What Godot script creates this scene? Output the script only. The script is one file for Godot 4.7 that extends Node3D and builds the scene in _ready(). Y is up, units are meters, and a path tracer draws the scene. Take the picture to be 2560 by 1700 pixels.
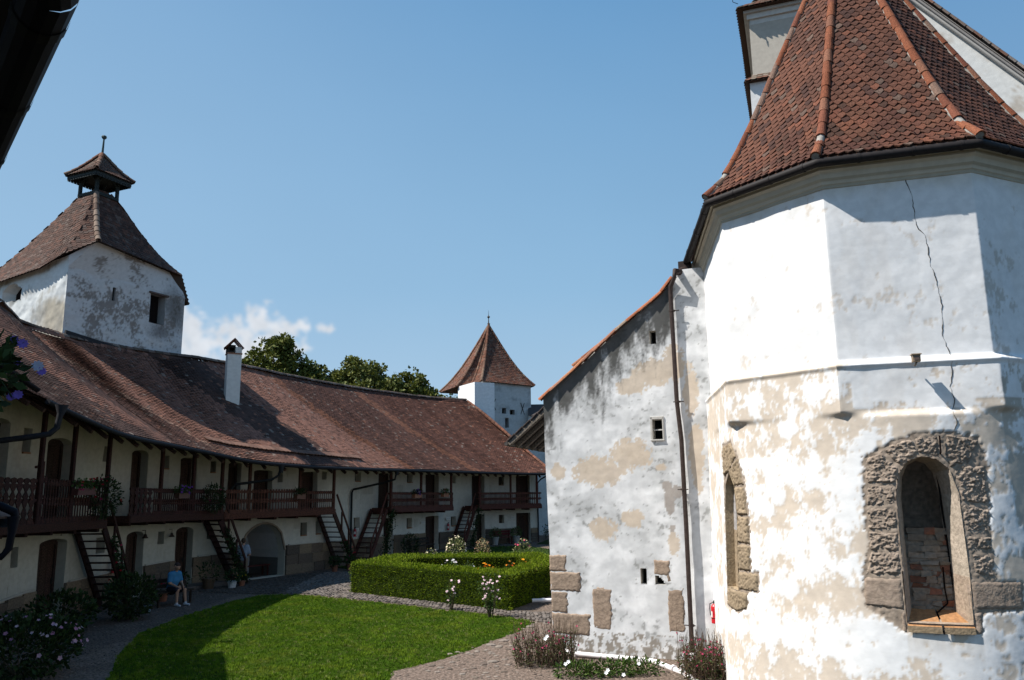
extends Node3D

# ---------------------------------------------------------------- mesh builder
class MB:
	var v := PackedVector3Array()
	var n := PackedVector3Array()
	var c := PackedColorArray()
	var ix := PackedInt32Array()
	var col := Color(1, 1, 1)

	func tri(a: Vector3, b: Vector3, d: Vector3) -> void:
		# a, b, d run counter-clockwise as seen from outside
		var nn := (b - a).cross(d - a)
		if nn.length_squared() < 1e-14:
			return
		nn = nn.normalized()
		var k := v.size()
		v.append(a); v.append(b); v.append(d)
		n.append(nn); n.append(nn); n.append(nn)
		c.append(col); c.append(col); c.append(col)
		ix.append(k); ix.append(k + 2); ix.append(k + 1)

	func quad(a: Vector3, b: Vector3, d: Vector3, e: Vector3) -> void:
		tri(a, b, d)
		tri(a, d, e)

	# box in the frame t, from lo to hi
	func box(t: Transform3D, lo: Vector3, hi: Vector3, jit := 0.0, rg: RandomNumberGenerator = null) -> void:
		var p: Array[Vector3] = []
		for i in 8:
			var q := Vector3(hi.x if i & 1 else lo.x, hi.y if i & 2 else lo.y, hi.z if i & 4 else lo.z)
			if jit > 0.0:
				q += Vector3(rg.randf_range(-jit, jit), rg.randf_range(-jit, jit), rg.randf_range(-jit, jit))
			p.append(t * q)
		quad(p[0], p[2], p[3], p[1])
		quad(p[4], p[5], p[7], p[6])
		quad(p[0], p[4], p[6], p[2])
		quad(p[1], p[3], p[7], p[5])
		quad(p[2], p[6], p[7], p[3])
		quad(p[0], p[1], p[5], p[4])

	# box with chamfered vertical and horizontal edges (an octagonal section along its longest way is enough for beams)
	func beam(a: Vector3, b: Vector3, w: float, h: float, up := Vector3.UP) -> void:
		var z := (b - a)
		var l := z.length()
		z = z / l
		var x := up.cross(z)
		if x.length() < 0.01:
			x = Vector3.RIGHT.cross(z)
		x = x.normalized()
		var y := z.cross(x)
		var e := minf(w, h) * 0.14
		var pr := [Vector2(-w / 2 + e, -h / 2), Vector2(w / 2 - e, -h / 2), Vector2(w / 2, -h / 2 + e), Vector2(w / 2, h / 2 - e), Vector2(w / 2 - e, h / 2), Vector2(-w / 2 + e, h / 2), Vector2(-w / 2, h / 2 - e), Vector2(-w / 2, -h / 2 + e)]
		for i in 8:
			var p: Vector2 = pr[i]
			var q: Vector2 = pr[(i + 1) % 8]
			var o1 := x * p.x + y * p.y
			var o2 := x * q.x + y * q.y
			quad(a + o1, a + o2, b + o2, b + o1)
		for i in range(1, 7):
			var p0: Vector2 = pr[0]
			var p: Vector2 = pr[i]
			var q: Vector2 = pr[i + 1]
			tri(a + x * p0.x + y * p0.y, a + x * q.x + y * q.y, a + x * p.x + y * p.y)
			tri(b + x * p0.x + y * p0.y, b + x * p.x + y * p.y, b + x * q.x + y * q.y)

	# smooth tube through points with a radius for each
	func tube(pts: Array, rad, seg := 10, caps := true) -> void:
		var k := v.size()
		var m := pts.size()
		var x := Vector3.ZERO
		for i in m:
			var p: Vector3 = pts[i]
			var t: Vector3 = ((pts[mini(i + 1, m - 1)] as Vector3) - (pts[maxi(i - 1, 0)] as Vector3)).normalized()
			if i == 0:
				x = Vector3.UP.cross(t)
				if x.length() < 0.05:
					x = Vector3.RIGHT.cross(t)
			x = (x - t * x.dot(t)).normalized()
			var y := t.cross(x)
			var r: float = rad[i] if rad is Array else rad
			for j in seg:
				var a := TAU * j / seg
				var d := x * cos(a) + y * sin(a)
				v.append(p + d * r); n.append(d); c.append(col)
		for i in m - 1:
			for j in seg:
				var a := k + i * seg + j
				var b := k + i * seg + (j + 1) % seg
				ix.append_array([a, b + seg, b, a, a + seg, b + seg])
		if caps:
			for e in [0, m - 1]:
				var t: Vector3 = ((pts[1] as Vector3) - (pts[0] as Vector3)).normalized() * -1.0 if e == 0 else ((pts[m - 1] as Vector3) - (pts[m - 2] as Vector3)).normalized()
				var k2 := v.size()
				v.append(pts[e]); n.append(t); c.append(col)
				for j in seg:
					v.append(v[k + e * seg + j]); n.append(t); c.append(col)
				for j in seg:
					if e == 0:
						ix.append_array([k2, k2 + 1 + j, k2 + 1 + (j + 1) % seg])
					else:
						ix.append_array([k2, k2 + 1 + (j + 1) % seg, k2 + 1 + j])

	# profile of Vector2(radius, height) turned about the vertical through base
	func lathe(base: Vector3, prof: Array, seg := 16) -> void:
		for i in prof.size() - 1:
			var p: Vector2 = prof[i]
			var q: Vector2 = prof[i + 1]
			for j in seg:
				var a := TAU * j / seg
				var b := TAU * (j + 1) / seg
				var da := Vector3(cos(a), 0, -sin(a))
				var db := Vector3(cos(b), 0, -sin(b))
				quad(base + da * p.x + Vector3.UP * p.y, base + db * p.x + Vector3.UP * p.y, base + db * q.x + Vector3.UP * q.y, base + da * q.x + Vector3.UP * q.y)

	# outline (counter-clockwise in x, y of t) pushed from z0 to z1
	func prism(t: Transform3D, poly: PackedVector2Array, z0: float, z1: float) -> void:
		var m := poly.size()
		for i in m:
			var p := poly[i]
			var q := poly[(i + 1) % m]
			quad(t * Vector3(p.x, p.y, z0), t * Vector3(q.x, q.y, z0), t * Vector3(q.x, q.y, z1), t * Vector3(p.x, p.y, z1))
		var tr := Geometry2D.triangulate_polygon(poly)
		for i in range(0, tr.size(), 3):
			var a := poly[tr[i]]
			var b := poly[tr[i + 1]]
			var d := poly[tr[i + 2]]
			if (b - a).cross(d - a) < 0.0:
				var s := b
				b = d
				d = s
			tri(t * Vector3(a.x, a.y, z1), t * Vector3(b.x, b.y, z1), t * Vector3(d.x, d.y, z1))
			tri(t * Vector3(a.x, a.y, z0), t * Vector3(d.x, d.y, z0), t * Vector3(b.x, b.y, z0))

	# smooth grid: pos and col row by row (nu columns); hole is an optional mask per cell; outside is where (du) x (dv) points
	func grid(nu: int, nv: int, pos: PackedVector3Array, cols: PackedColorArray, hole := PackedByteArray()) -> void:
		var k := v.size()
		var nr := PackedVector3Array()
		nr.resize(nu * nv)
		for j in nv - 1:
			for i in nu - 1:
				var a := j * nu + i
				var f := (pos[a + 1] - pos[a]).cross(pos[a + nu] - pos[a])
				nr[a] += f; nr[a + 1] += f; nr[a + nu] += f; nr[a + nu + 1] += f
		for i in nu * nv:
			nr[i] = nr[i].normalized()
		v.append_array(pos); n.append_array(nr); c.append_array(cols)
		var w := PackedInt32Array()
		w.resize((nu - 1) * (nv - 1) * 6)
		var at := 0
		for j in nv - 1:
			for i in nu - 1:
				if hole.size() and hole[j * (nu - 1) + i]:
					continue
				var a := k + j * nu + i
				w[at] = a; w[at + 1] = a + nu + 1; w[at + 2] = a + 1
				w[at + 3] = a; w[at + 4] = a + nu; w[at + 5] = a + nu + 1
				at += 6
		w.resize(at)
		ix.append_array(w)

	# a leaf: two triangles folded along the middle
	func leaf(p: Vector3, d: Vector3, s: Vector3, l: float, w: float) -> void:
		var nn := d.cross(s).normalized()
		var k := v.size()
		v.append(p); v.append(p + d * l * 0.5 + s * w * 0.5 + nn * w * 0.12); v.append(p + d * l); v.append(p + d * l * 0.5 - s * w * 0.5 + nn * w * 0.12)
		for i in 4:
			n.append(nn); c.append(col)
		ix.append_array([k, k + 1, k + 2, k, k + 2, k + 3])

	func mesh() -> ArrayMesh:
		var a := []
		a.resize(Mesh.ARRAY_MAX)
		a[Mesh.ARRAY_VERTEX] = v
		a[Mesh.ARRAY_NORMAL] = n
		a[Mesh.ARRAY_COLOR] = c
		a[Mesh.ARRAY_INDEX] = ix
		var m := ArrayMesh.new()
		m.add_surface_from_arrays(Mesh.PRIMITIVE_TRIANGLES, a)
		return m

# ---------------------------------------------------------------- nodes
var used := {}
var M := {}
var rng := RandomNumberGenerator.new()

func numbered(called: String) -> String:
	if not used.has(called):
		used[called] = 0
		return called
	used[called] += 1
	return "%s_%03d" % [called, used[called]]

func tag(o: Node, label: String, category: String, group := "", kind := "") -> Node:
	if label: o.set_meta("label", label)
	if category: o.set_meta("category", category)
	if group: o.set_meta("group", group)
	if kind: o.set_meta("kind", kind)
	return o

func thing(called: String, label: String, category: String, at := Vector3.ZERO, group := "") -> Node3D:
	var o := Node3D.new()
	o.name = numbered(called)
	add_child(o)
	o.position = at
	tag(o, label, category, group)
	return o

func world_at(o: Node) -> Vector3:
	var p := Vector3.ZERO
	while o != self and o != null:
		if o is Node3D: p += (o as Node3D).position
		o = o.get_parent()
	return p

# MB in world coordinates -> a part of parent (or a top-level mesh)
func put(b: MB, called: String, m: Material, parent: Node = self) -> MeshInstance3D:
	var base := world_at(parent)
	if base != Vector3.ZERO:
		for i in b.v.size():
			b.v[i] -= base
	return put_mesh(b.mesh(), called, m, parent)

func put_mesh(me: Mesh, called: String, m: Material, parent: Node = self, t := Transform3D()) -> MeshInstance3D:
	var o := MeshInstance3D.new()
	o.name = numbered(called) if parent == self else called
	o.mesh = me
	o.material_override = m
	o.transform = t
	parent.add_child(o, true)
	return o

# a shared mesh set at a world transform under parent
func place(me: Mesh, called: String, m: Material, parent: Node, t: Transform3D) -> MeshInstance3D:
	t.origin -= world_at(parent)
	return put_mesh(me, called, m, parent, t)

func stuff(me: Mesh, called: String, m: Material, parent: Node, ts: Array, cs: Array) -> MultiMeshInstance3D:
	var mm := MultiMesh.new()
	mm.transform_format = MultiMesh.TRANSFORM_3D
	mm.use_colors = true
	mm.mesh = me
	mm.instance_count = ts.size()
	var base := world_at(parent)
	for i in ts.size():
		var t: Transform3D = ts[i]
		t.origin -= base
		mm.set_instance_transform(i, t)
		mm.set_instance_color(i, cs[i])
	var o := MultiMeshInstance3D.new()
	o.name = numbered(called) if parent == self else called
	o.multimesh = mm
	o.material_override = m
	o.set_meta("kind", "stuff")
	parent.add_child(o, true)
	return o

func copy(o: Node3D, label := "", at := Vector3.INF) -> Node3D:
	var stem := String(o.name).rstrip("0123456789").rstrip("_")
	var r: Node3D = o.duplicate()
	r.name = numbered(stem)
	add_child(r)
	if at != Vector3.INF: r.position = at
	if label: r.set_meta("label", label)
	return r

# ---------------------------------------------------------------- noise, materials, colours
func noise(sd: int, f: float, oct := 4) -> FastNoiseLite:
	var z := FastNoiseLite.new()
	z.seed = sd
	z.noise_type = FastNoiseLite.TYPE_SIMPLEX_SMOOTH
	z.frequency = f
	z.fractal_octaves = oct
	return z

func grain(sd: int, f: float, lo: float, size := 256, oct := 4, tint := Color(1, 1, 1)) -> ImageTexture:
	var im := noise(sd, f, oct).get_seamless_image(size, size)
	im.convert(Image.FORMAT_RGB8)
	for y in size:
		for x in size:
			var g := im.get_pixel(x, y).r
			var k := lerpf(lo, 1.0, smoothstep(0.2, 0.8, g))
			im.set_pixel(x, y, Color(lerpf(k, 1.0, 1.0 - tint.r), lerpf(k, 1.0, 1.0 - tint.g), lerpf(k, 1.0, 1.0 - tint.b)))
	return ImageTexture.create_from_image(im)

func mat(called: String, rough: float, tex: Texture2D = null, scale := 1.0, bump: Texture2D = null, deep := 0.0, metal := 0.0, back := Color(0, 0, 0), spec := 0.5) -> StandardMaterial3D:
	var m := StandardMaterial3D.new()
	m.resource_name = called
	m.vertex_color_use_as_albedo = true
	m.roughness = rough
	m.metallic = metal
	m.metallic_specular = spec
	m.cull_mode = BaseMaterial3D.CULL_DISABLED
	if tex or bump:
		m.uv1_triplanar = true
		m.uv1_world_triplanar = true
		m.uv1_scale = Vector3.ONE * scale
	if tex: m.albedo_texture = tex
	if bump:
		m.heightmap_enabled = true
		m.heightmap_texture = bump
		m.heightmap_scale = deep
	if back != Color(0, 0, 0):
		m.backlight_enabled = true
		m.backlight = back
	M[called] = m
	return m

func vary(a: Color, s := 0.15) -> Color:
	var k := 1.0 + rng.randf_range(-s, s)
	return Color(a.r * k, a.g * k, a.b * k)

func lin(r: int, g: int, b: int) -> Color:
	return Color8(r, g, b).srgb_to_linear()

func frame(p: Vector3, x: Vector3, y: Vector3, z: Vector3) -> Transform3D:
	return Transform3D(Basis(x, y, z), p)

func pw(xs: Array, s: float) -> float:
	# piecewise linear: [x0, y0, x1, y1, ...]
	if s <= xs[0]: return xs[1]
	for i in range(2, xs.size(), 2):
		if s <= xs[i]:
			return lerpf(xs[i - 1], xs[i + 1], (s - xs[i - 2]) / (xs[i] - xs[i - 2]))
	return xs[xs.size() - 1]

# ---------------------------------------------------------------- sky
func make_sky() -> Sky:
	var w := 2048
	var h := 1024
	# the clear air, coarse
	var cw := 256
	var ch := 512
	var im := Image.create_empty(cw + 16, ch, false, Image.FORMAT_RGBF)
	var sun_az := deg_to_rad(-95.0)
	var nh := noise(77, 0.25, 4)
	for y in ch:
		var el := PI / 2 - PI * (y + 0.5) / ch
		for x in cw + 16:
			var az := TAU * (x - 8 + 0.5) / cw
			var c: Color
			var e := rad_to_deg(el)
			if e >= 0.0:
				var lo := Color(0.47, 0.64, 0.79)
				var mid := Color(0.285, 0.495, 0.72)
				var up := Color(0.112, 0.295, 0.56)
				var top := Color(0.062, 0.19, 0.46)
				if e < 14.0: c = lo.lerp(mid, e / 14.0)
				elif e < 40.0: c = mid.lerp(up, (e - 14.0) / 26.0)
				else: c = up.lerp(top, (e - 40.0) / 50.0)
				var near := 0.5 + 0.5 * cos(az - sun_az)
				var g := lerpf(-0.42, 0.62, near) * cos(el)
				c = c.lerp(Color(0.40, 0.585, 0.80), clampf(g, 0.0, 1.0)) if g > 0.0 else c.lerp(Color(0.05, 0.17, 0.40), -g)
			else:
				c = Color(0.36, 0.42, 0.45).lerp(Color(0.12, 0.12, 0.10), clampf(-e / 12.0, 0.0, 1.0))
			var hz := 1.0 + 0.02 * nh.get_noise_3d(cos(az) * 6.0, el * 14.0, sin(az) * 6.0) + 0.012 * nh.get_noise_3d(cos(az) * 20.0, el * 30.0, sin(az) * 20.0 + el * 9.0)
			im.set_pixel(x, y, c * 0.62 * hz)
	im.resize((cw + 16) * 8, h, Image.INTERPOLATE_BILINEAR)
	im = im.get_region(Rect2i(64, 0, w, h))
	# low cumulus: [azimuth, elevation, half width, half height] in degrees
	var puffs := [[-22.9, 10.6, 1.5, 1.5], [-23.6, 11.6, 1.0, 1.1], [-22.2, 9.6, 2.2, 1.3], [-19.9, 10.7, 1.6, 1.0], [-18.3, 11.5, 1.3, 1.25], [-16.8, 11.0, 1.4, 0.8], [-19.0, 9.6, 3.2, 1.5], [-15.3, 11.3, 0.7, 0.45], [-13.7, 11.2, 0.75, 0.35], [-16.9, 9.8, 2.0, 0.9], [-24.5, 9.2, 2.0, 1.3], [-30.0, 8.5, 3.0, 1.4], [40.0, 9.0, 4.0, 1.5], [70.0, 10.0, 5.0, 2.0], [150.0, 9.0, 6.0, 2.0], [-150.0, 10.0, 5.0, 2.0]]
	var nz := noise(5, 1.1, 6)
	var nz2 := noise(9, 0.55, 4)
	for y in range(int(h * (0.5 - 15.0 / 180.0)), int(h * (0.5 - 5.0 / 180.0))):
		var el := 90.0 - 180.0 * (y + 0.5) / h
		for x in w:
			var az := 360.0 * (x + 0.5) / w
			if az > 180.0: az -= 360.0
			var d := 0.0
			for p in puffs:
				var dx: float = (az - p[0]) / p[2]
				if absf(dx) > 1.6: continue
				var dy: float = (el - p[1]) / p[3]
				d = maxf(d, 1.0 - sqrt(dx * dx + dy * dy) * 0.75)
			if d <= 0.0: continue
			var k := smoothstep(0.10, 0.75, d + nz.get_noise_2d(az, el) * 0.6)
			if k <= 0.0: continue
			var base := im.get_pixel(x, y)
			var lit := 0.50 + 0.08 * nz2.get_noise_2d(az + 0.5, el + 0.7) + 0.05 * nz.get_noise_2d(az * 1.7, el * 1.7)
			var cc := Color(lit * 0.96, lit * 0.98, lit * 1.02)
			im.set_pixel(x, y, base.lerp(cc, k * 0.84 * smoothstep(6.0, 9.5, el)))
	var sm := PanoramaSkyMaterial.new()
	sm.panorama = ImageTexture.create_from_image(im)
	var sky := Sky.new()
	sky.sky_material = sm
	return sky

func make_materials() -> void:
	var g1 := grain(11, 0.03, 0.86)
	var g2 := grain(12, 0.05, 0.72)
	var g3 := grain(13, 0.012, 0.8)
	var rough1 := ImageTexture.create_from_image(noise(21, 0.02, 5).get_seamless_image(512, 512))
	var rough2 := ImageTexture.create_from_image(noise(22, 0.06, 4).get_seamless_image(256, 256))
	mat("plaster", 0.92, grain(15, 0.03, 0.95), 0.6, rough1, 0.14, 0.0, Color(0, 0, 0), 0.25)
	mat("stone", 0.95, g1, 1.4, rough2, 0.5, 0.0, Color(0, 0, 0), 0.2)
	mat("tile", 0.88, g2, 2.3, rough2, 0.35, 0.0, Color(0, 0, 0), 0.3)
	mat("wood", 0.75, grain(14, 0.04, 0.6), 1.6, rough2, 0.2, 0.0, Color(0, 0, 0), 0.3)
	mat("metal", 0.6, g1, 1.0, null, 0.0, 0.0, Color(0, 0, 0), 0.25)
	mat("paint", 0.35)
	mat("ground", 0.97, g2, 0.9, rough2, 2.5, 0.0, Color(0, 0, 0), 0.15)
	mat("grass", 0.85, null, 1.0, null, 0.0, 0.0, Color(0.45, 0.45, 0.3), 0.2)
	mat("turf", 0.95, g2, 0.7, rough2, 2.0, 0.0, Color(0, 0, 0), 0.1)
	mat("leaf", 0.7, null, 1.0, null, 0.0, 0.0, Color(0.5, 0.5, 0.3), 0.3)
	mat("petal", 0.8, null, 1.0, null, 0.0, 0.0, Color(0.5, 0.5, 0.5), 0.2)
	mat("bark", 0.95, g2, 1.5, rough2, 1.5)
	mat("cloth", 0.9, null, 1.0, null, 0.0, 0.0, Color(0, 0, 0), 0.2)
	mat("skin", 0.6, null, 1.0, null, 0.0, 0.0, Color(0, 0, 0), 0.35)
	mat("ceramic", 0.6, g1, 2.0)

# ---------------------------------------------------------------- roof tiles
func tile_mesh(w: float, l: float, th: float, point: float, lift: float, rounded := false) -> ArrayMesh:
	# x across, y out of the roof, -z up the slope; the tail lies at z = 0
	var b := MB.new()
	var o: Array[Vector2] = []
	var h := w * 0.48
	if rounded:
		for i in 7:
			var a := PI * i / 6.0
			o.append(Vector2(-h * cos(a), point - point * sin(a)))
	else:
		o = [Vector2(-h, point), Vector2(-h * 0.12, 0.004), Vector2(h * 0.12, 0.004), Vector2(h, point)]
	var top: Array[Vector3] = []
	for p in o: top.append(Vector3(p.x, lift, -p.y))
	top.append(Vector3(h, 0.004, -l))
	top.append(Vector3(-h, 0.004, -l))
	var m := top.size()
	for i in range(1, m - 1):
		b.tri(top[0], top[i], top[i + 1])
	for i in m - 2:
		var p := top[i]
		var q := top[i + 1]
		b.quad(p + Vector3.DOWN * th, q + Vector3.DOWN * th, q, p)
	b.quad(top[0] + Vector3.DOWN * th, top[0], top[m - 1], top[m - 1] + Vector3.DOWN * th)
	b.quad(top[m - 3], top[m - 3] + Vector3.DOWN * th, top[m - 2] + Vector3.DOWN * th, top[m - 2])
	return b.mesh()

# fills the patch P(a, t), a across from one side to the other, t from eave to top, with rows of tiles
func tile_rows(P: Callable, wide: float, rise: float, ts: Array, at: Array, margin := 0.0, jig := 0.02, t1 := 1.0) -> void:
	var t := 0.0
	var row := 0
	while t < t1:
		var p0: Vector3 = P.call(0.0, t)
		var p1: Vector3 = P.call(1.0, t)
		var len := 0.0
		var pts: Array[Vector3] = []
		var seg := 24 if (p1 - p0).length() > 12.0 else 1
		var cum: Array[float] = [0.0]
		for i in seg + 1:
			pts.append(P.call(float(i) / seg, t))
			if i: cum.append(cum[i - 1] + pts[i].distance_to(pts[i - 1]))
		len = cum[seg]
		var cnt := int(floor((len - 2.0 * margin) / wide + 0.999))
		var x0 := (0.5 if row % 2 else 0.0) * wide + margin - wide * 0.25
		var step := 0
		for i in cnt:
			var x := x0 + (i + 0.5) * wide
			if x < margin or x > len - margin: continue
			while step < seg - 1 and cum[step + 1] < x: step += 1
			var f := (x - cum[step]) / maxf(0.0001, cum[step + 1] - cum[step])
			var a := (step + f) / seg
			var p: Vector3 = pts[step].lerp(pts[step + 1], f)
			var q: Vector3 = P.call(a, minf(t + 0.02, 1.0)) if t < 0.97 else p * 2.0 - (P.call(a, t - 0.02) as Vector3)
			var up := (q - p).normalized()
			var ac := (pts[step + 1] - pts[step]).normalized()
			ac = (ac - up * ac.dot(up)).normalized()
			var nn := ac.cross(up)
			var tilt := rng.randf_range(-jig, jig)
			var bs := Basis(ac, nn, -up)
			bs = bs.rotated(nn, tilt).rotated(ac, rng.randf_range(-jig, jig) * 0.8)
			ts.append(Transform3D(bs, p + nn * (0.012 + rng.randf_range(0, 0.006))))
			at.append(Vector2(a, t))
		var mid: Vector3 = P.call(0.5, t)
		var nx: Vector3 = P.call(0.5, minf(1.0, t + 0.01))
		var per := maxf(0.05, (nx - mid).length() / maxf(0.001, minf(1.0, t + 0.01) - t))
		t += rise / per
		row += 1

func sheet(b: MB, P: Callable, na: int, nt: int, down := 0.0, t0 := 0.0) -> void:
	var pos := PackedVector3Array()
	var cs := PackedColorArray()
	for j in nt + 1:
		for i in na + 1:
			var p: Vector3 = P.call(float(i) / na, lerpf(t0, 1.0, float(j) / nt))
			pos.append(p + Vector3.DOWN * down)
			cs.append(b.col)
	b.grid(na + 1, nt + 1, pos, cs)

func ridge_mesh(r0: float, r1: float, l: float) -> ArrayMesh:
	# a tapered half pipe along -z, wide end at z = 0
	var b := MB.new()
	var seg := 8
	for i in seg:
		var a := PI * i / seg
		var c := PI * (i + 1) / seg
		var A := Vector3(cos(a), sin(a), 0)
		var C := Vector3(cos(c), sin(c), 0)
		b.quad(A * r0, A * r1 + Vector3(0, 0, -l), C * r1 + Vector3(0, 0, -l), C * r0)
		b.quad(A * (r0 - 0.025), A * r0, C * r0, C * (r0 - 0.025))
	return b.mesh()

func ridge_line(pts: Array, me: Mesh, step: float, parent: Node, cols: Array, called := "ridge_tile", join := false) -> void:
	var cum: Array[float] = [0.0]
	for i in range(1, pts.size()):
		cum.append(cum[i - 1] + (pts[i] as Vector3).distance_to(pts[i - 1]))
	var x := 0.0
	var k := 0
	var ts := []
	var cs := []
	while x < cum[cum.size() - 1] - step * 0.5:
		while k < cum.size() - 2 and cum[k + 1] < x: k += 1
		var a: Vector3 = pts[k]
		var b: Vector3 = pts[k + 1]
		var z := (b - a).normalized()
		var p := a + z * (x - cum[k])
		var xx := z.cross(Vector3.UP).normalized()
		var yy := xx.cross(z)
		var bs := Basis(xx, yy, -z).rotated(xx, 0.05 + rng.randf_range(-0.02, 0.02)).rotated(yy, rng.randf_range(-0.03, 0.03))
		ts.append(Transform3D(bs, p + yy * 0.01))
		cs.append(vary(cols[rng.randi() % cols.size()], 0.2))
		x += step
	if join:
		stuff(me, called, M.tile, parent, ts, cs)
		return
	# a few shared colours, so that alike pieces share meshes
	for i in ts.size():
		place(tinted(me, cs[i], 10), called, M.tile, parent, ts[i])

var tints := {}
func tinted(me: ArrayMesh, c: Color, levels := 12) -> ArrayMesh:
	var key := "%d_%d_%d_%d" % [me.get_instance_id(), int(c.r * levels * 4), int(c.g * levels * 6), int(c.b * levels * 6)]
	if tints.has(key): return tints[key]
	var a := me.surface_get_arrays(0)
	var cs := PackedColorArray()
	cs.resize((a[Mesh.ARRAY_VERTEX] as PackedVector3Array).size())
	cs.fill(c)
	a[Mesh.ARRAY_COLOR] = cs
	var r := ArrayMesh.new()
	r.add_surface_from_arrays(Mesh.PRIMITIVE_TRIANGLES, a)
	tints[key] = r
	return r

# tiles of one roof: the nearest few hundred (most) as parts, the rest as one stuff part
func lay_tiles(parent: Node, me: ArrayMesh, ts: Array, cs: Array, most: int, eye := Vector3(0, 3.8, 0), called := "tile") -> void:
	var order := range(ts.size())
	if most > 0:
		order.sort_custom(func(a, b): return (ts[a] as Transform3D).origin.distance_squared_to(eye) < (ts[b] as Transform3D).origin.distance_squared_to(eye))
	var rt := []
	var rc := []
	for k in order.size():
		var i: int = order[k]
		if k < most:
			place(tinted(me, cs[i], 14), called, M.tile, parent, ts[i])
		else:
			rt.append(ts[i]); rc.append(cs[i])
	if rt.size():
		stuff(me, called, M.tile, parent, rt, rc)

# ---------------------------------------------------------------- the ring of store houses
const WALL := [-13.2, -12.0, -14.1, -19.0, -14.2, -22.5, -14.0, -25.5, -13.7, -29.0, -12.7, -32.0, -10.8, -34.6, -9.0, -38.0, -7.6, -42.2, -4.8, -48.2, -1.9, -52.3, 1.3, -54.1, 4.5, -55.2]
const EAVE := [0.0, 6.55, 8.77, 6.157, 10.41, 5.784, 11.96, 5.42, 15.94, 5.302, 19.99, 5.018, 21.96, 4.723, 26.9, 4.605, 31.62, 4.625, 38.64, 4.586, 47.41, 4.478, 50.6, 4.438]
const RIDGE := [0.0, 10.7, 15.0, 10.7, 15.9, 10.5, 16.2, 10.05, 17.5, 9.85, 30.0, 9.8, 50.0, 9.85]
var wx := PackedVector2Array()
var wn := PackedVector2Array()
var wsum := PackedFloat32Array()

func make_curve() -> void:
	var p: Array[Vector2] = []
	for i in range(0, WALL.size(), 2): p.append(Vector2(WALL[i], WALL[i + 1]))
	p.push_front(p[0] * 2.0 - p[1])
	p.append(p[p.size() - 1] * 2.0 - p[p.size() - 2])
	for i in range(1, p.size() - 2):
		for k in 12:
			wx.append(p[i].cubic_interpolate(p[i + 1], p[i - 1], p[i + 2], k / 12.0))
	wx.append(p[p.size() - 2])
	for i in wx.size():
		var t := (wx[mini(i + 1, wx.size() - 1)] - wx[maxi(i - 1, 0)]).normalized()
		wn.append(Vector2(-t.y, t.x))
		wsum.append(0.0 if i == 0 else wsum[i - 1] + wx[i].distance_to(wx[i - 1]))

func eh(s: float) -> float:
	var r := 0.0
	for k in 9: r += pw(EAVE, s + (k - 4) * 0.55)
	return r / 9.0

# s along the wall, o out of it (towards the yard), h up
func wp(s: float, o: float, h: float) -> Vector3:
	var i := clampi(wsum.bsearch(s) - 1, 0, wx.size() - 2)
	var f := (s - wsum[i]) / (wsum[i + 1] - wsum[i])
	var nn := wn[i].lerp(wn[i + 1], clampf(f, 0.0, 1.0)).normalized()
	var q := wx[i].lerp(wx[i + 1], f) + nn * o
	return Vector3(q.x, h, q.y)

func wout(s: float) -> Vector3:
	return (wp(s, 1.0, 0.0) - wp(s, 0.0, 0.0)).normalized()

func walong(s: float) -> Vector3:
	return Vector3.UP.cross(wout(s))   # towards growing s

func wframe(s: float, o: float, h: float) -> Transform3D:
	# x along the wall towards growing s, y up, z out of the wall
	var z := wout(s)
	return Transform3D(Basis(Vector3.UP.cross(z) , Vector3.UP, z), wp(s, o, h))

# an opening: s0, s1, bottom, top, rise of its arched head
class Hole:
	var s0: float
	var s1: float
	var h0: float
	var h1: float
	var arch: float
	func _init(a: float, b: float, c: float, d: float, e := 0.0) -> void:
		s0 = a; s1 = b; h0 = c; h1 = d; arch = e
	func top(s: float) -> float:
		var u := clampf((s - s0) / (s1 - s0) * 2.0 - 1.0, -1.0, 1.0)
		return h1 - arch + arch * sqrt(maxf(0.0, 1.0 - u * u))

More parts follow.
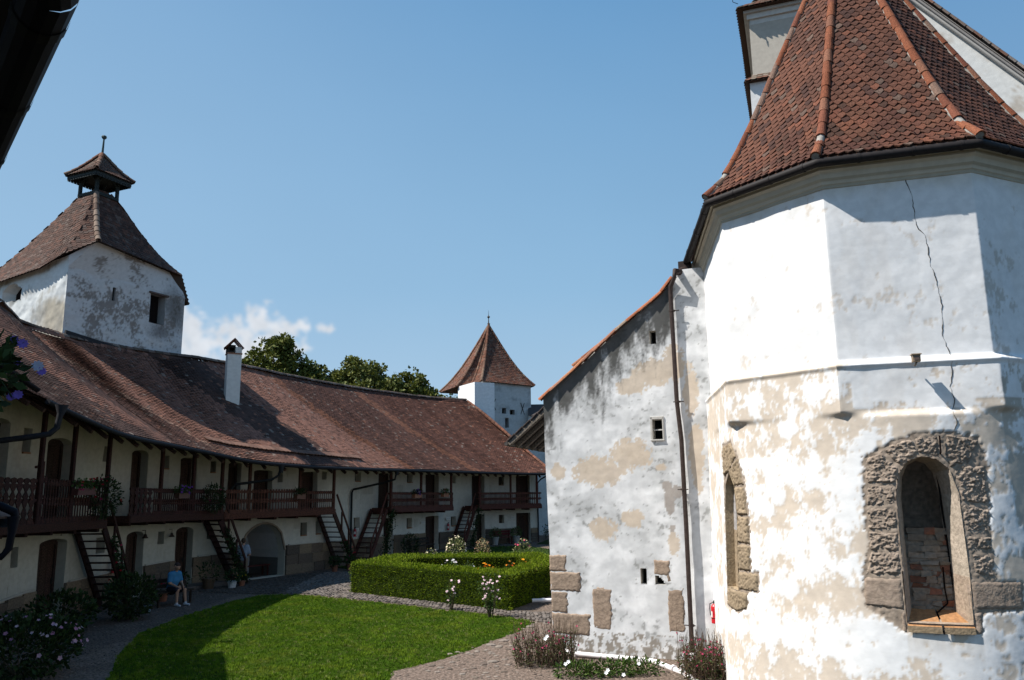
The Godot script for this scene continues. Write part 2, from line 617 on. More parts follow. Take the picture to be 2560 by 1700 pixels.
func wall_mesh(b: MB, holes: Array, sa: float, sb: float, top: Callable, tone: Callable, deep := 0.42) -> void:
	var ss := {}
	var s := sa
	while s < sb:
		ss[snappedf(s, 0.001)] = true
		s += 0.2
	ss[snappedf(sb, 0.001)] = true
	for q in holes:
		ss[snappedf(q.s0, 0.001)] = true
		ss[snappedf(q.s1, 0.001)] = true
		if q.arch > 0.0:
			for k in range(1, 10): ss[snappedf(lerpf(q.s0, q.s1, k / 10.0), 0.001)] = true
	var l := ss.keys()
	l.sort()
	for i in l.size() - 1:
		var u: float = l[i]
		var w: float = l[i + 1]
		if w - u < 0.0005: continue
		var m := (u + w) / 2.0
		var cuts := []
		for q in holes:
			if m > q.s0 and m < q.s1: cuts.append(q)
		cuts.sort_custom(func(x, y): return x.h0 < y.h0)
		var lo_u := 0.0
		var lo_w := 0.0
		for k in cuts.size() + 1:
			var hi_u: float = cuts[k].h0 if k < cuts.size() else top.call(u)
			var hi_w: float = cuts[k].h0 if k < cuts.size() else top.call(w)
			var rows := maxi(1, int(ceil((hi_u - lo_u) / 0.5)))
			if hi_u - lo_u > 0.001 or hi_w - lo_w > 0.001:
				for r in rows:
					var a0 := lerpf(lo_u, hi_u, float(r) / rows)
					var a1 := lerpf(lo_u, hi_u, float(r + 1) / rows)
					var b0 := lerpf(lo_w, hi_w, float(r) / rows)
					var b1 := lerpf(lo_w, hi_w, float(r + 1) / rows)
					b.col = tone.call(m, (a0 + a1) / 2.0)
					b.quad(wp(u, bulge(u, a0), a0), wp(w, bulge(w, b0), b0), wp(w, bulge(w, b1), b1), wp(u, bulge(u, a1), a1))
			if k < cuts.size():
				lo_u = cuts[k].top(u)
				lo_w = cuts[k].top(w)
				# soffit of the opening
				b.col = tone.call(m, lo_u)
				b.quad(wp(u, bulge(u, lo_u), lo_u), wp(w, bulge(w, lo_w), lo_w), wp(w, -deep, lo_w), wp(u, -deep, lo_u))
				# sill
				var hb: float = cuts[k].h0
				b.quad(wp(w, bulge(w, hb), hb), wp(u, bulge(u, hb), hb), wp(u, -deep, hb), wp(w, -deep, hb))
	for q in holes:
		for e in 2:
			var s2: float = q.s0 if e == 0 else q.s1
			var t: float = q.top(s2)
			b.col = tone.call(s2, q.h0 + 0.5)
			var p := [wp(s2, bulge(s2, q.h0), q.h0), wp(s2, -deep, q.h0), wp(s2, -deep, t), wp(s2, bulge(s2, t), t)]
			if e == 0: b.quad(p[0], p[1], p[2], p[3])
			else: b.quad(p[1], p[0], p[3], p[2])

var nb := noise(31, 0.35, 3)
func bulge(s: float, h: float) -> float:
	return 0.05 * nb.get_noise_2d(s, h * 1.3)

# openings: [s0, s1, sill, head, arch]
const UP_DOORS := [9.2, 10.2, 2.85, 5.8, 0.12, 11.94, 13.1, 2.8, 5.4, 0.18, 16.58, 17.5, 2.75, 5.22, 0.15, 19.25, 20.1, 2.72, 5.02, 0.1, 21.6, 22.2, 2.68, 4.86, 0.06, 22.82, 23.82, 2.68, 4.56, 0.06, 25.6, 26.72, 2.68, 4.5, 0.0, 32.5, 33.95, 2.6, 4.52, 0.05, 37.4, 38.8, 2.48, 4.48, 0.04, 42.2, 43.37, 2.42, 4.4, 0.0, 45.86, 46.88, 2.4, 4.38, 0.0]
const UP_WINDOWS := [10.78, 11.15, 4.9, 5.6, 14.84, 15.26, 4.74, 5.26, 18.3, 18.65, 4.58, 5.06, 20.76, 21.02, 4.46, 4.9, 24.12, 24.42, 4.03, 4.45, 27.05, 27.38, 4.15, 4.52, 30.1, 30.75, 4.08, 4.52, 35.44, 36.02, 4.02, 4.5, 40.12, 40.6, 3.93, 4.44, 44.55, 44.95, 3.8, 4.32]
const LOW_DOORS := [11.98, 13.26, 0.02, 2.34, 0.14, 16.56, 17.6, 0.02, 2.3, 0.16, 19.28, 20.13, 0.02, 2.32, 0.16, 33.1, 34.04, 0.02, 2.1, 0.08, 37.42, 38.8, 0.02, 2.02, 0.05, 42.6, 43.4, 0.02, 1.93, 0.05, 45.86, 46.89, 0.02, 1.93, 0.0]
const LOW_WINDOWS := [10.78, 11.11, 1.66, 2.22, 14.86, 15.36, 1.7, 2.22, 18.34, 18.68, 1.75, 2.22, 20.78, 21.04, 1.78, 2.24, 25.64, 26.06, 1.66, 2.22, 26.64, 27.06, 1.66, 2.22, 30.14, 30.76, 1.68, 2.24, 35.44, 36.02, 1.46, 2.0, 40.1, 40.62, 1.35, 1.9, 44.55, 44.95, 1.3, 1.84]

func roof_pt(a: float, t: float) -> Vector3:
	# a from the near end to the far gable, t from eave to ridge
	var s := lerpf(1.0, 47.75, a)
	var s2 := s - 3.0 * smoothstep(40.0, 47.75, s) * t
	var o := lerpf(1.95, -5.0, t)
	var h := lerpf(eh(s), pw(RIDGE, s2 - 0.0), t)
	h -= 0.22 * sin(PI * t)                                  # the old rafters sag
	h += 0.03 * nb.get_noise_2d(s * 1.2, t * 2.5) + 0.04 * sin(s * 0.9)* t * (1.0 - t)
	return wp(s2, o, h + 0.05)

func roof_tone(a: float, t: float) -> Color:
	var s := lerpf(1.0, 47.75, a)
	var d := 8.0 * (1.0 - t)
	var b := s - 0.45 * d + nb.get_noise_2d(s * 3.0, t * 30.0) * 0.35
	var light := Color(0.265, 0.128, 0.090)
	var dark := Color(0.088, 0.047, 0.036)
	var mid := Color(0.138, 0.061, 0.043)
	var rust := Color(0.22, 0.09, 0.05)
	var c := dark
	if b < 11.0: c = dark
	elif b < 12.4: c = light.lerp(mid, 0.3)
	elif b < 15.75: c = dark.lerp(mid, 0.5)
	elif b < 16.05: c = light.lerp(Color(0.42, 0.3, 0.22), 0.4)
	elif b < 20.6: c = light
	elif b < 23.4: c = dark
	elif b < 28.6: c = light
	elif b < 29.5: c = rust
	elif b < 36.0: c = mid.lerp(dark, 0.35)
	elif b < 36.9: c = rust.lerp(light, 0.3)
	else: c = mid
	if t < 0.1 and s < 24.0: c = c.lerp(dark, 0.5)
	var r := rng.randf()
	if r < 0.05: c = c.lerp(Color(0.30, 0.13, 0.08), 0.6)
	elif r < 0.08: c = c.lerp(Color(0.30, 0.25, 0.21), 0.6)
	elif r < 0.22: c = c.lerp(dark * 0.7, 0.6)
	return vary(c, 0.22)

func gallery() -> void:
	var g := thing("gallery_building", "long curved white two-storey storehouse with galleries under one sagging brown tiled roof", "building", wp(24, 0, 0))
	var holes := []
	for i in range(0, UP_DOORS.size(), 5): holes.append(Hole.new(UP_DOORS[i], UP_DOORS[i + 1], UP_DOORS[i + 2], UP_DOORS[i + 3], UP_DOORS[i + 4]))
	for i in range(0, LOW_DOORS.size(), 5): holes.append(Hole.new(LOW_DOORS[i], LOW_DOORS[i + 1], LOW_DOORS[i + 2], LOW_DOORS[i + 3], LOW_DOORS[i + 4]))
	for w in [UP_WINDOWS, LOW_WINDOWS]:
		for i in range(0, w.size(), 4): holes.append(Hole.new(w[i], w[i + 1], w[i + 2], w[i + 3]))
	var arch := Hole.new(22.3, 24.72, 0.02, 2.26, 1.2)
	holes.append(arch)
	var nz := noise(41, 0.6, 4)
	var cream := Color(0.46, 0.42, 0.34)
	var white := Color(0.59, 0.55, 0.475)
	var tone := func(s: float, h: float) -> Color:
		var k := nz.get_noise_2d(s, h * 1.5)
		var c := cream.lerp(white, smoothstep(18.0, 32.0, s))
		c = c.lerp(Color(0.36, 0.31, 0.24), smoothstep(0.15, 0.6, k) * 0.5)
		return vary(c, 0.03)
	var b := MB.new()
	wall_mesh(b, holes, 0.0, 47.45, func(s): return eh(s) + 1.2, tone)
	# the far end wall, the outer ring wall behind and the floor between the storeys
	b.col = white * 0.9
	for k in 9:
		var h0 := 1.05 * k
		if k < 5: b.quad(wp(47.45, 0, h0), wp(47.45, -7.5, h0), wp(47.45, -7.5, h0 + 1.05), wp(47.45, 0, h0 + 1.05))
	var s := 0.0
	while s < 47.4:
		var w := minf(s + 1.5, 47.45)
		b.col = cream * 0.9
		b.quad(wp(w, -7.5, 0), wp(s, -7.5, 0), wp(s, -7.5, 8.6), wp(w, -7.5, 8.6))
		b.col = Color(0.2, 0.15, 0.1)
		b.quad(wp(s, -0.43, 2.4), wp(w, -0.43, 2.4), wp(w, -7.4, 2.4), wp(s, -7.4, 2.4))
		s += 1.5
	put(b, "wall", M.plaster, g)
	# plinth of sandstone blocks, each a piece
	var gaps := [[11.98, 13.26], [16.56, 17.6], [19.28, 20.13], [22.3, 24.72], [33.1, 34.04], [37.42, 38.8], [42.6, 43.4], [45.86, 46.89]]
	var ph := [10.0, 0.75, 12.0, 0.95, 17.7, 1.05, 20.9, 1.15, 24.7, 1.28, 30.0, 1.18, 34.0, 1.14, 38.0, 1.03, 43.0, 0.97, 47.4, 0.92]
	for row in 3:
		s = 9.6 - row * 0.23
		while s < 47.3:
			var len := rng.randf_range(0.55, 1.0) * (1.15 if s > 27.0 else 1.0)
			var e := s + len
			for q in gaps:
				if s < q[1] + 0.03 and e > q[0] - 0.03:
					if s < q[0] - 0.2: e = q[0] - 0.03
					else: e = -1.0; s = q[1] + 0.03; break
			if e < 0.0: continue
			e = minf(e, 47.4)
			var hh := pw(ph, s) / 3.0
			var bl := MB.new()
			var tc: Color = [Color(0.20, 0.145, 0.10), Color(0.16, 0.118, 0.085), Color(0.235, 0.17, 0.112), Color(0.13, 0.10, 0.078)][rng.randi() % 4]
			bl.col = vary(tc, 0.12)
			var m := (s + e) / 2.0
			bl.box(wframe(m, 0.0, row * hh), Vector3((s - m) + 0.008, 0.006, -0.05), Vector3((e - m) - 0.008, hh - 0.006, 0.075 + rng.randf_range(0, 0.025)), 0.012, rng)
			put(bl, "stone", M.stone, g)
			s = e
	b = MB.new()
	b.col = Color(0.45, 0.4, 0.33)
	s = 9.6
	while s < 47.2:
		var inside := false
		for q in gaps:
			if s + 0.3 > q[0] and s < q[1]: inside = true
		if not inside:
			b.beam(wp(s, 0.03, pw(ph, s) + 0.015), wp(s + 0.3, 0.03, pw(ph, s + 0.3) + 0.015), 0.09, 0.05)
		s += 0.3
	put(b, "plinth_moulding", M.plaster, g)
	# doors and small windows
	for lst in [UP_DOORS, LOW_DOORS]:
		for i in range(0, lst.size(), 5):
			door(g, lst[i], lst[i + 1], lst[i + 2], lst[i + 3], i / 5)
	for lst in [UP_WINDOWS, LOW_WINDOWS]:
		for i in range(0, lst.size(), 4):
			var q := MB.new()
			var m: float = (lst[i] + lst[i + 1]) / 2.0
			var hw: float = (lst[i + 1] - lst[i]) / 2.0 + 0.02
			q.col = vary(Color(0.10, 0.085, 0.065), 0.2)
			q.box(wframe(m, 0, 0), Vector3(-hw, lst[i + 2] - 0.02, -0.36), Vector3(hw, lst[i + 3] + 0.02, -0.30))
			var w := put(q, "window", M.wood, g)
			q = MB.new()
			q.col = Color(0.16, 0.1, 0.06)
			q.box(wframe(m, 0, 0), Vector3(-0.018, lst[i + 2], -0.30), Vector3(0.018, lst[i + 3], -0.27))
			put(q, "bar", M.wood, w)
			if rng.randf() < 0.6:
				q = MB.new()
				q.col = Color(0.30, 0.16, 0.09)
				q.box(wframe(m, 0, lst[i + 2]), Vector3(-hw * 0.8, -0.045, -0.1), Vector3(hw * 0.8, 0.005, 0.05))
				put(q, "sill", M.stone, w)
	# passage behind the arch: vault, side walls, back wall with boards hung on it
	b = MB.new()
	for k in 10:
		var u0 := lerpf(arch.s0, arch.s1, k / 10.0)
		var u1 := lerpf(arch.s0, arch.s1, (k + 1) / 10.0)
		b.col = Color(0.5, 0.48, 0.47)
		b.quad(wp(u0, -0.4, arch.top(u0) + 0.02), wp(u1, -0.4, arch.top(u1) + 0.02), wp(u1, -3.2, arch.top(u1)), wp(u0, -3.2, arch.top(u0)))
	for e in 2:
		var se := arch.s0 if e == 0 else arch.s1
		for r in 2:
			b.col = Color(0.42, 0.40, 0.38) if r else Color(0.12, 0.11, 0.10)
			var y0 := 0.0 if r == 0 else 0.75
			var y1 := 0.75 if r == 0 else 1.1
			b.quad(wp(se, -0.4, y0), wp(se, -3.2, y0), wp(se, -3.2, y1), wp(se, -0.4, y1))
	b.col = Color(0.6, 0.6, 0.63)
	b.quad(wp(arch.s0 - 0.1, -2.2, 0), wp(arch.s1 + 0.1, -2.2, 0), wp(arch.s1 + 0.1, -2.2, 2.4), wp(arch.s0 - 0.1, -2.2, 2.4))
	put(b, "passage", M.plaster, g)
	b = MB.new()
	b.col = Color(0.26, 0.2, 0.15)
	for k in 9:
		var u0 := lerpf(arch.s0, arch.s1, k / 9.0)
		var u1 := lerpf(arch.s0, arch.s1, (k + 1) / 9.0)
		b.beam(wp(u0, 0.0, arch.top(u0) + 0.04), wp(u1, 0.0, arch.top(u1) + 0.04), 0.10, 0.08)
	put(b, "arch_moulding", M.plaster, g)
	# roof
	b = MB.new()
	b.col = Color(0.10, 0.06, 0.04)
	sheet(b, roof_pt, 120, 8, 0.02)
	var back := func(a: float, t: float) -> Vector3:
		var sx := lerpf(1.0, 47.75, a)
		var s2 := sx - 3.0 * smoothstep(40.0, 47.75, sx) * (1.0 - t)
		return wp(s2, lerpf(-5.0, -8.0, t), lerpf(pw(RIDGE, s2) + 0.03, 8.4, t))
	sheet(b, back, 100, 2)
	var e0 := roof_pt(1.0, 0.0)
	var e1 := roof_pt(1.0, 1.0)
	var e2 := wp(47.75, -8.0, 5.2)
	b.tri(e0, e2, e1)
	b.tri(roof_pt(0.0, 0.0), roof_pt(0.0, 1.0), wp(1.0, -8.0, 6.0))
	var roof := put(b, "roof", M.tile, g)
	var ts := []
	var at := []
	tile_rows(roof_pt, 0.168, 0.148, ts, at, 0.0, 0.03)
	var cs := []
	for i in ts.size(): cs.append(roof_tone(at[i].x, at[i].y))
	lay_tiles(roof, tile_mesh(0.168, 0.27, 0.018, 0.05, 0.03, true), ts, cs, 0)
	var rp := []
	for i in 110: rp.append(roof_pt(i / 109.0, 1.0) + Vector3.UP * 0.04)
	ridge_line(rp, ridge_mesh(0.15, 0.12, 0.40), 0.36, roof, [Color(0.18, 0.13, 0.11), Color(0.24, 0.19, 0.16), Color(0.13, 0.10, 0.08)], "ridge_tile", true)
	rp = []
	for i in 20: rp.append(roof_pt(1.0, i / 19.0) + Vector3.UP * 0.02)
	ridge_line(rp, ridge_mesh(0.13, 0.10, 0.40), 0.36, roof, [Color(0.26, 0.11, 0.07), Color(0.2, 0.1, 0.07)], "hip_tile")
	# a lifted course of tiles above the eave
	b = MB.new()
	b.col = Color(0.08, 0.05, 0.04)
	s = 19.6
	var ts2 := []
	var cs2 := []
	while s < 28.2:
		var k := lerpf(0.115, 0.075, (s - 19.6) / 8.6)
		var p := roof_pt((s - 1.0) / 46.75, k) + Vector3.UP * 0.10
		var q := roof_pt((s - 1.0) / 46.75, k + 0.04) + Vector3.UP * 0.10
		var up := (q - p).normalized()
		var ac := walong(s)
		ac = (ac - up * ac.dot(up)).normalized()
		ts2.append(Transform3D(Basis(ac, ac.cross(up), -up), p))
		cs2.append(vary(Color(0.20, 0.11, 0.08), 0.3))
		s += 0.19
	stuff(tile_mesh(0.2, 0.4, 0.03, 0.05, 0.05, true), "eave_tile", M.tile, roof, ts2, cs2)
	# gutter, its brackets, rafters under the eave
	b = MB.new()
	b.col = Color(0.022, 0.022, 0.024)
	var gp := []
	s = 8.3
	while s < 47.8:
		gp.append(wp(s, 2.03, eh(s) - 0.02))
		s += 0.4
	b.tube(gp, 0.075, 8)
	put(b, "gutter", M.metal, g)
	b = MB.new()
	s = 6.0
	while s < 47.4:
		b.col = vary(Color(0.09, 0.05, 0.035), 0.2)
		var hh := eh(s)
		var ri := (pw(RIDGE, s) - hh) / 6.95
		b.beam(wp(s, 1.85, hh - 0.2), wp(s, 0.0, hh - 0.24 + ri * 1.85), 0.1, 0.12)
		s += 0.85
	put(b, "rafter", M.wood, g).set_meta("kind", "stuff")
	b = MB.new()
	b.col = Color(0.10, 0.055, 0.04)
	s = 8.4
	while s < 47.0:
		b.beam(wp(s, 1.12, eh(s) + 0.42), wp(s + 0.6, 1.12, eh(s + 0.6) + 0.42), 0.12, 0.14)
		s += 0.6
	put(b, "eave_beam", M.wood, g)
	# rainwater pipes
	b = MB.new()
	b.col = Color(0.02, 0.02, 0.022)
	b.tube([wp(30.85, 2.03, 4.6), wp(30.82, 1.95, 4.15), wp(30.7, 1.2, 3.95), wp(29.75, 0.14, 3.66), wp(29.66, 0.1, 3.5), wp(29.66, 0.1, 0.2)], 0.055, 8)
	b.tube([wp(30.85, 2.03, 4.62), wp(30.85, 2.03, 4.35)], [0.13, 0.07], 8)
	put(b, "downpipe", M.metal, g)
	b = MB.new()
	b.col = Color(0.02, 0.02, 0.022)
	b.tube([wp(22.72, 2.03, 4.7), wp(22.68, 1.95, 4.3), wp(22.5, 1.75, 4.12), wp(21.3, 1.05, 3.95), wp(21.15, 1.0, 3.8), wp(21.1, 1.0, 2.7)], 0.055, 8)
	b.tube([wp(22.72, 2.03, 4.72), wp(22.72, 2.03, 4.4)], [0.14, 0.07], 8)
	put(b, "downpipe", M.metal, g)
	b = MB.new()
	b.col = Color(0.03, 0.022, 0.02)
	b.tube([wp(47.5, 1.98, 4.45), wp(47.46, 0.6, 4.15), wp(47.42, 0.12, 3.9), wp(47.42, 0.12, 0.0)], 0.05, 8)
	put(b, "downpipe", M.metal, g)
	b = MB.new()
	b.col = Color(0.02, 0.022, 0.025)
	b.tube([Vector3(-11.55, 5.85, -19.95), Vector3(-11.6, 5.36, -19.9), Vector3(-11.72, 5.2, -19.8), Vector3(-12.0, 5.13, -19.62), Vector3(-13.2, 4.9, -18.95)], 0.075, 10)
	b.tube([Vector3(-11.55, 5.95, -19.95), Vector3(-11.56, 5.7, -19.95)], [0.16, 0.08], 10)
	put(b, "downpipe", M.metal, g)

func door(g: Node3D, s0: float, s1: float, h0: float, h1: float, k: int) -> void:
	var m := (s0 + s1) / 2.0
	var hw := (s1 - s0) / 2.0
	var q := MB.new()
	q.col = vary(Color(0.055, 0.032, 0.024), 0.25)
	var t := wframe(m, 0, 0)
	q.box(t, Vector3(-hw, h0, -0.44), Vector3(hw, h1 + 0.02, -0.38))
	var d := put(q, "door", M.wood, g)
	q = MB.new()
	q.col = vary(Color(0.07, 0.04, 0.03), 0.2)
	q.box(t, Vector3(-hw, h0, -0.38), Vector3(-hw + 0.09, h1, -0.30))
	q.box(t, Vector3(hw - 0.09, h0, -0.38), Vector3(hw, h1, -0.30))
	q.box(t, Vector3(-hw + 0.09, h1 - 0.2, -0.38), Vector3(hw - 0.09, h1 - 0.04, -0.30))
	put(q, "frame", M.wood, d)
	if k % 2 == 0:
		q = MB.new()
		q.col = Color(0.03, 0.03, 0.03)
		q.box(t, Vector3(hw - 0.2, h0 + 0.95, -0.30), Vector3(hw - 0.16, h0 + 1.12, -0.26))
		put(q, "handle", M.metal, d)
	for i in 4:
		q = MB.new()
		q.col = vary(Color(0.075, 0.042, 0.03), 0.3)
		q.box(t, Vector3(-hw + 0.09 + i * (2 * hw - 0.18) / 4 + 0.008, h0 + 0.03, -0.38), Vector3(-hw + 0.09 + (i + 1) * (2 * hw - 0.18) / 4 - 0.008, h1 - 0.2, -0.355))
		put(q, "plank", M.wood, d)

# ---------------------------------------------------------------- galleries and stairs
func baluster_mesh(w: float, h: float, fancy: bool) -> ArrayMesh:
	var b := MB.new()
	var right: Array[Vector2] = []
	if fancy:
		for q in [[0.0, 0.5], [0.10, 0.5], [0.16, 0.22], [0.24, 0.44], [0.36, 0.12], [0.48, 0.46], [0.54, 0.24], [0.60, 0.46], [0.7, 0.12], [0.8, 0.48], [0.86, 0.5], [0.875, 0.24], [0.91, 0.44], [0.95, 0.46], [0.98, 0.36], [1.0, 0.0]]:
			right.append(Vector2(q[1] * w, q[0] * h))
	else:
		for q in [[0.0, 0.48], [0.12, 0.48], [0.18, 0.17], [0.38, 0.17], [0.43, 0.48], [0.5, 0.22], [0.56, 0.48], [0.61, 0.17], [0.82, 0.17], [0.86, 0.48], [0.93, 0.48], [0.95, 0.3], [0.98, 0.36], [1.0, 0.0]]:
			right.append(Vector2(q[1] * w, q[0] * h))
	var poly := PackedVector2Array()
	for p in right: poly.append(p)
	for i in range(right.size() - 2, -1, -1): poly.append(Vector2(-right[i].x, right[i].y))
	b.col = Color(1, 1, 1)
	b.prism(Transform3D(), poly, -0.012, 0.012)
	return b.mesh()

func balcony(label: String, sa: float, sb: float, floor_h: Array, rail_h: Array, posts: Array, fancy_to: float, red: Color) -> Node3D:
	var o := 1.12
	var t := thing("balcony", label, "balcony", wp((sa + sb) / 2, 0.6, floor_h[1] - 0.3), "wooden galleries along the storehouse")
	var b := MB.new()
	var s := sa
	# floor boards, front beam, carriers
	b.col = red * 0.8
	while s < sb - 0.01:
		var e := minf(s + 0.5, sb)
		var f0 := pw(floor_h, s)
		var f1 := pw(floor_h, e)
		b.quad(wp(s, -0.02, f0), wp(s, o, f0), wp(e, o, f1), wp(e, -0.02, f1))
		b.quad(wp(s, o, f0 - 0.06), wp(s, -0.02, f0 - 0.06), wp(e, -0.02, f1 - 0.06), wp(e, o, f1 - 0.06))
		s = e
	put(b, "floor", M.wood, t)
	b = MB.new()
	b.col = red
	s = sa
	while s < sb - 0.01:
		var e := minf(s + 0.5, sb)
		b.beam(wp(s, o + 0.02, pw(floor_h, s) - 0.02), wp(e, o + 0.02, pw(floor_h, e) - 0.02), 0.07, 0.24)
		s = e
	b.beam(wp(sb, 0.0, pw(floor_h, sb) - 0.02), wp(sb, o + 0.04, pw(floor_h, sb) - 0.02), 0.07, 0.24)
	b.beam(wp(sa, 0.0, pw(floor_h, sa) - 0.02), wp(sa, o + 0.04, pw(floor_h, sa) - 0.02), 0.07, 0.24)
	put(b, "fascia", M.wood, t)
	s = sa + 0.15
	while s < sb:
		b = MB.new()
		b.col = vary(red * 0.6, 0.2)
		b.beam(wp(s, -0.2, pw(floor_h, s) - 0.15), wp(s, o - 0.03, pw(floor_h, s) - 0.15), 0.14, 0.17)
		put(b, "beam", M.wood, t)
		s += 1.15
	b = MB.new()
	b.col = red * 1.05
	for lev in 3:
		s = sa
		while s < sb - 0.01:
			var e := minf(s + 0.5, sb)
			var y0 := lerpf(pw(floor_h, s) + 0.12, pw(rail_h, s) - 0.05, [0.0, 0.5, 0.93][lev])
			var y1 := lerpf(pw(floor_h, e) + 0.12, pw(rail_h, e) - 0.05, [0.0, 0.5, 0.93][lev])
			b.beam(wp(s, o - 0.035, y0), wp(e, o - 0.035, y1), 0.045, 0.08)
			s = e
		for e in [sa, sb]:
			var y := lerpf(pw(floor_h, e) + 0.12, pw(rail_h, e) - 0.05, [0.0, 0.5, 0.93][lev])
			if e == sb or sa > 30.0: b.beam(wp(e, 0.9, y), wp(e, o, y), 0.045, 0.08)
	put(b, "rail", M.wood, t)
	# fretwork boards, each a piece
	s = sa + 0.08
	while s < sb:
		var fancy := s < fancy_to
		var w := 0.27 if fancy else 0.118
		var h := pw(rail_h, s) - pw(floor_h, s) - 0.1
		var key := "bal%s%d" % [fancy, int(h * 10)]
		if not tints.has(key): tints[key] = baluster_mesh(w, (int(h * 10) + 0.5) / 10.0, fancy)
		var f := wframe(s, o + 0.004, pw(floor_h, s) + 0.08)
		place(tinted(tints[key], vary(red * 1.05, 0.22), 30), "baluster", M.wood, t, f)
		s += w + (0.03 if fancy else 0.012)
	for p in posts:
		b = MB.new()
		b.col = vary(red * 0.95, 0.1)
		b.beam(wp(p, o - 0.03, pw(floor_h, p) - 0.12), wp(p, o - 0.03, eh(p) + 0.36), 0.12, 0.12, walong(p))
		put(b, "post", M.wood, t)
	return t

func stair(label: String, s0: float, s1: float, h0: float, red: Color, o0 := 0.15, o1 := 1.08) -> Node3D:
	# from the gallery at s0, h0 down to the ground at s1
	var t := thing("staircase", label, "stairs", wp((s0 + s1) / 2, (o0 + o1) / 2, 0), "open wooden stairs up to the galleries")
	for o in [o0, o1]:
		var b := MB.new()
		b.col = vary(red * 0.8, 0.1)
		b.beam(wp(s0, o, h0), wp(s1, o, 0.02), 0.07, 0.24)
		put(b, "stringer", M.wood, t)
	var n := 11
	for i in range(1, n):
		var k := float(i) / n
		var b := MB.new()
		b.col = vary(red * 0.7, 0.15)
		var a := wp(lerpf(s0, s1, k), o0 + 0.036, h0 * (1 - k) + 0.06)
		var c := wp(lerpf(s0, s1, k), o1 - 0.036, h0 * (1 - k) + 0.06)
		b.beam(a, c, 0.24, 0.04)
		put(b, "tread", M.wood, t)
	var b2 := MB.new()
	b2.col = red * 1.1
	b2.beam(wp(s0 + signf(s1 - s0) * 0.1, o1 + 0.05, h0 + 0.85), wp(lerpf(s0, s1, 0.92), o1 + 0.05, 1.0), 0.06, 0.09)
	put(b2, "handrail", M.wood, t)
	for k in [0.3, 0.62, 0.92]:
		b2 = MB.new()
		b2.col = red
		var sx := lerpf(s0, s1, k)
		b2.beam(wp(sx, o1 + 0.05, h0 * (1 - k) - 0.05 if k < 0.9 else 0.0), wp(sx, o1 + 0.05, lerpf(h0 + 0.85, 1.0, k / 0.92)), 0.07, 0.07, walong(sx))
		put(b2, "baluster_post", M.wood, t)
	return t

func galleries() -> void:
	var r1 := Color(0.056, 0.020, 0.015)
	var r2 := Color(0.066, 0.024, 0.018)
	var r3 := Color(0.13, 0.05, 0.031)
	var r4 := Color(0.13, 0.045, 0.032)
	balcony("dark red gallery with large round-headed cut-out balusters under the highest eave", 7.2, 13.4, [7.0, 2.85, 13.4, 2.74], [7.0, 4.2, 10.2, 4.2, 13.4, 4.05], [10.0, 11.56, 13.36], 9.95, r1)
	balcony("dark red gallery hung with purple petunias above two open lower doors", 14.72, 20.6, [14.0, 2.85, 20.6, 2.72], [14.0, 3.95, 20.6, 3.81], [16.76, 18.77, 20.5], 16.3, r2)
	balcony("brown gallery above the round archway with a stair at its far end", 20.72, 26.6, [20.7, 2.72, 26.6, 2.7], [20.7, 3.78, 26.6, 3.66], [21.95, 24.4, 26.54], 0.0, r3)
	balcony("red gallery with two flower boxes on its rail beyond the grey downpipe", 31.95, 38.7, [31.9, 2.58, 38.7, 2.46], [31.9, 3.52, 38.7, 3.46], [32.0, 35.2, 38.55], 0.0, r4)
	balcony("red gallery farthest along the storehouse above the red bench", 41.55, 47.2, [41.5, 2.42, 47.2, 2.38], [41.5, 3.42, 47.2, 3.34], [41.66, 44.86, 46.9], 0.0, r4)
	stair("dark open stair with creeper below the gallery of round-headed balusters", 13.42, 15.1, 2.6, r1 * 0.9)
	stair("dark open stair with potted plants just before the round archway", 20.55, 22.0, 2.55, r2 * 0.9)
	stair("brown open stair between the archway and the grey downpipe", 26.62, 28.3, 2.6, r3 * 0.75)
	stair("reddish open stair rising beside the fire extinguisher towards the flower-box gallery", 31.7, 29.75, 2.58, r4, 0.12, 1.05)
	stair("reddish open stair overgrown by creeper rising to the farthest gallery", 41.3, 39.9, 2.45, r4, 0.12, 1.05)

# ---------------------------------------------------------------- the church choir (polygonal apse on a rounded foot)
const CEN := Vector2(7.08, -14.68)
const APSE := [4.62, -18.6, 4.01, -14.16, 5.26, -12.47, 7.38, -11.81, 9.39, -12.70, 10.2, -14.75, 9.75, -18.6]
var ap: Array[Vector2] = []
var asum: Array[float] = []
var nA := noise(51, 1.0, 5)
var nB := noise(52, 1.0, 3)
var nC := noise(53, 1.0, 4)

func make_apse() -> void:
	for i in range(0, APSE.size(), 2): ap.append(Vector2(APSE[i], APSE[i + 1]))
	asum.append(0.0)
	for i in range(1, ap.size()): asum.append(asum[i - 1] + ap[i].distance_to(ap[i - 1]))

func aseg(q: float) -> int:
	for i in range(1, asum.size() - 1):
		if q < asum[i]: return i - 1
	return asum.size() - 2

func q_of(th_deg: float) -> float:
	var d := Vector2(sin(deg_to_rad(th_deg)), cos(deg_to_rad(th_deg)))
	for i in ap.size() - 1:
		var e := ap[i + 1] - ap[i]
		var det := d.x * -e.y + d.y * e.x
		if absf(det) < 1e-6: continue
		var r := ap[i] - CEN
		var t := (r.x * -e.y + r.y * e.x) / det
		var k := (d.x * r.y - d.y * r.x) / det
		if t > 0.0 and k >= -1e-5 and k <= 1.0 + 1e-5: return asum[i] + k * (asum[i + 1] - asum[i])
	return 0.0

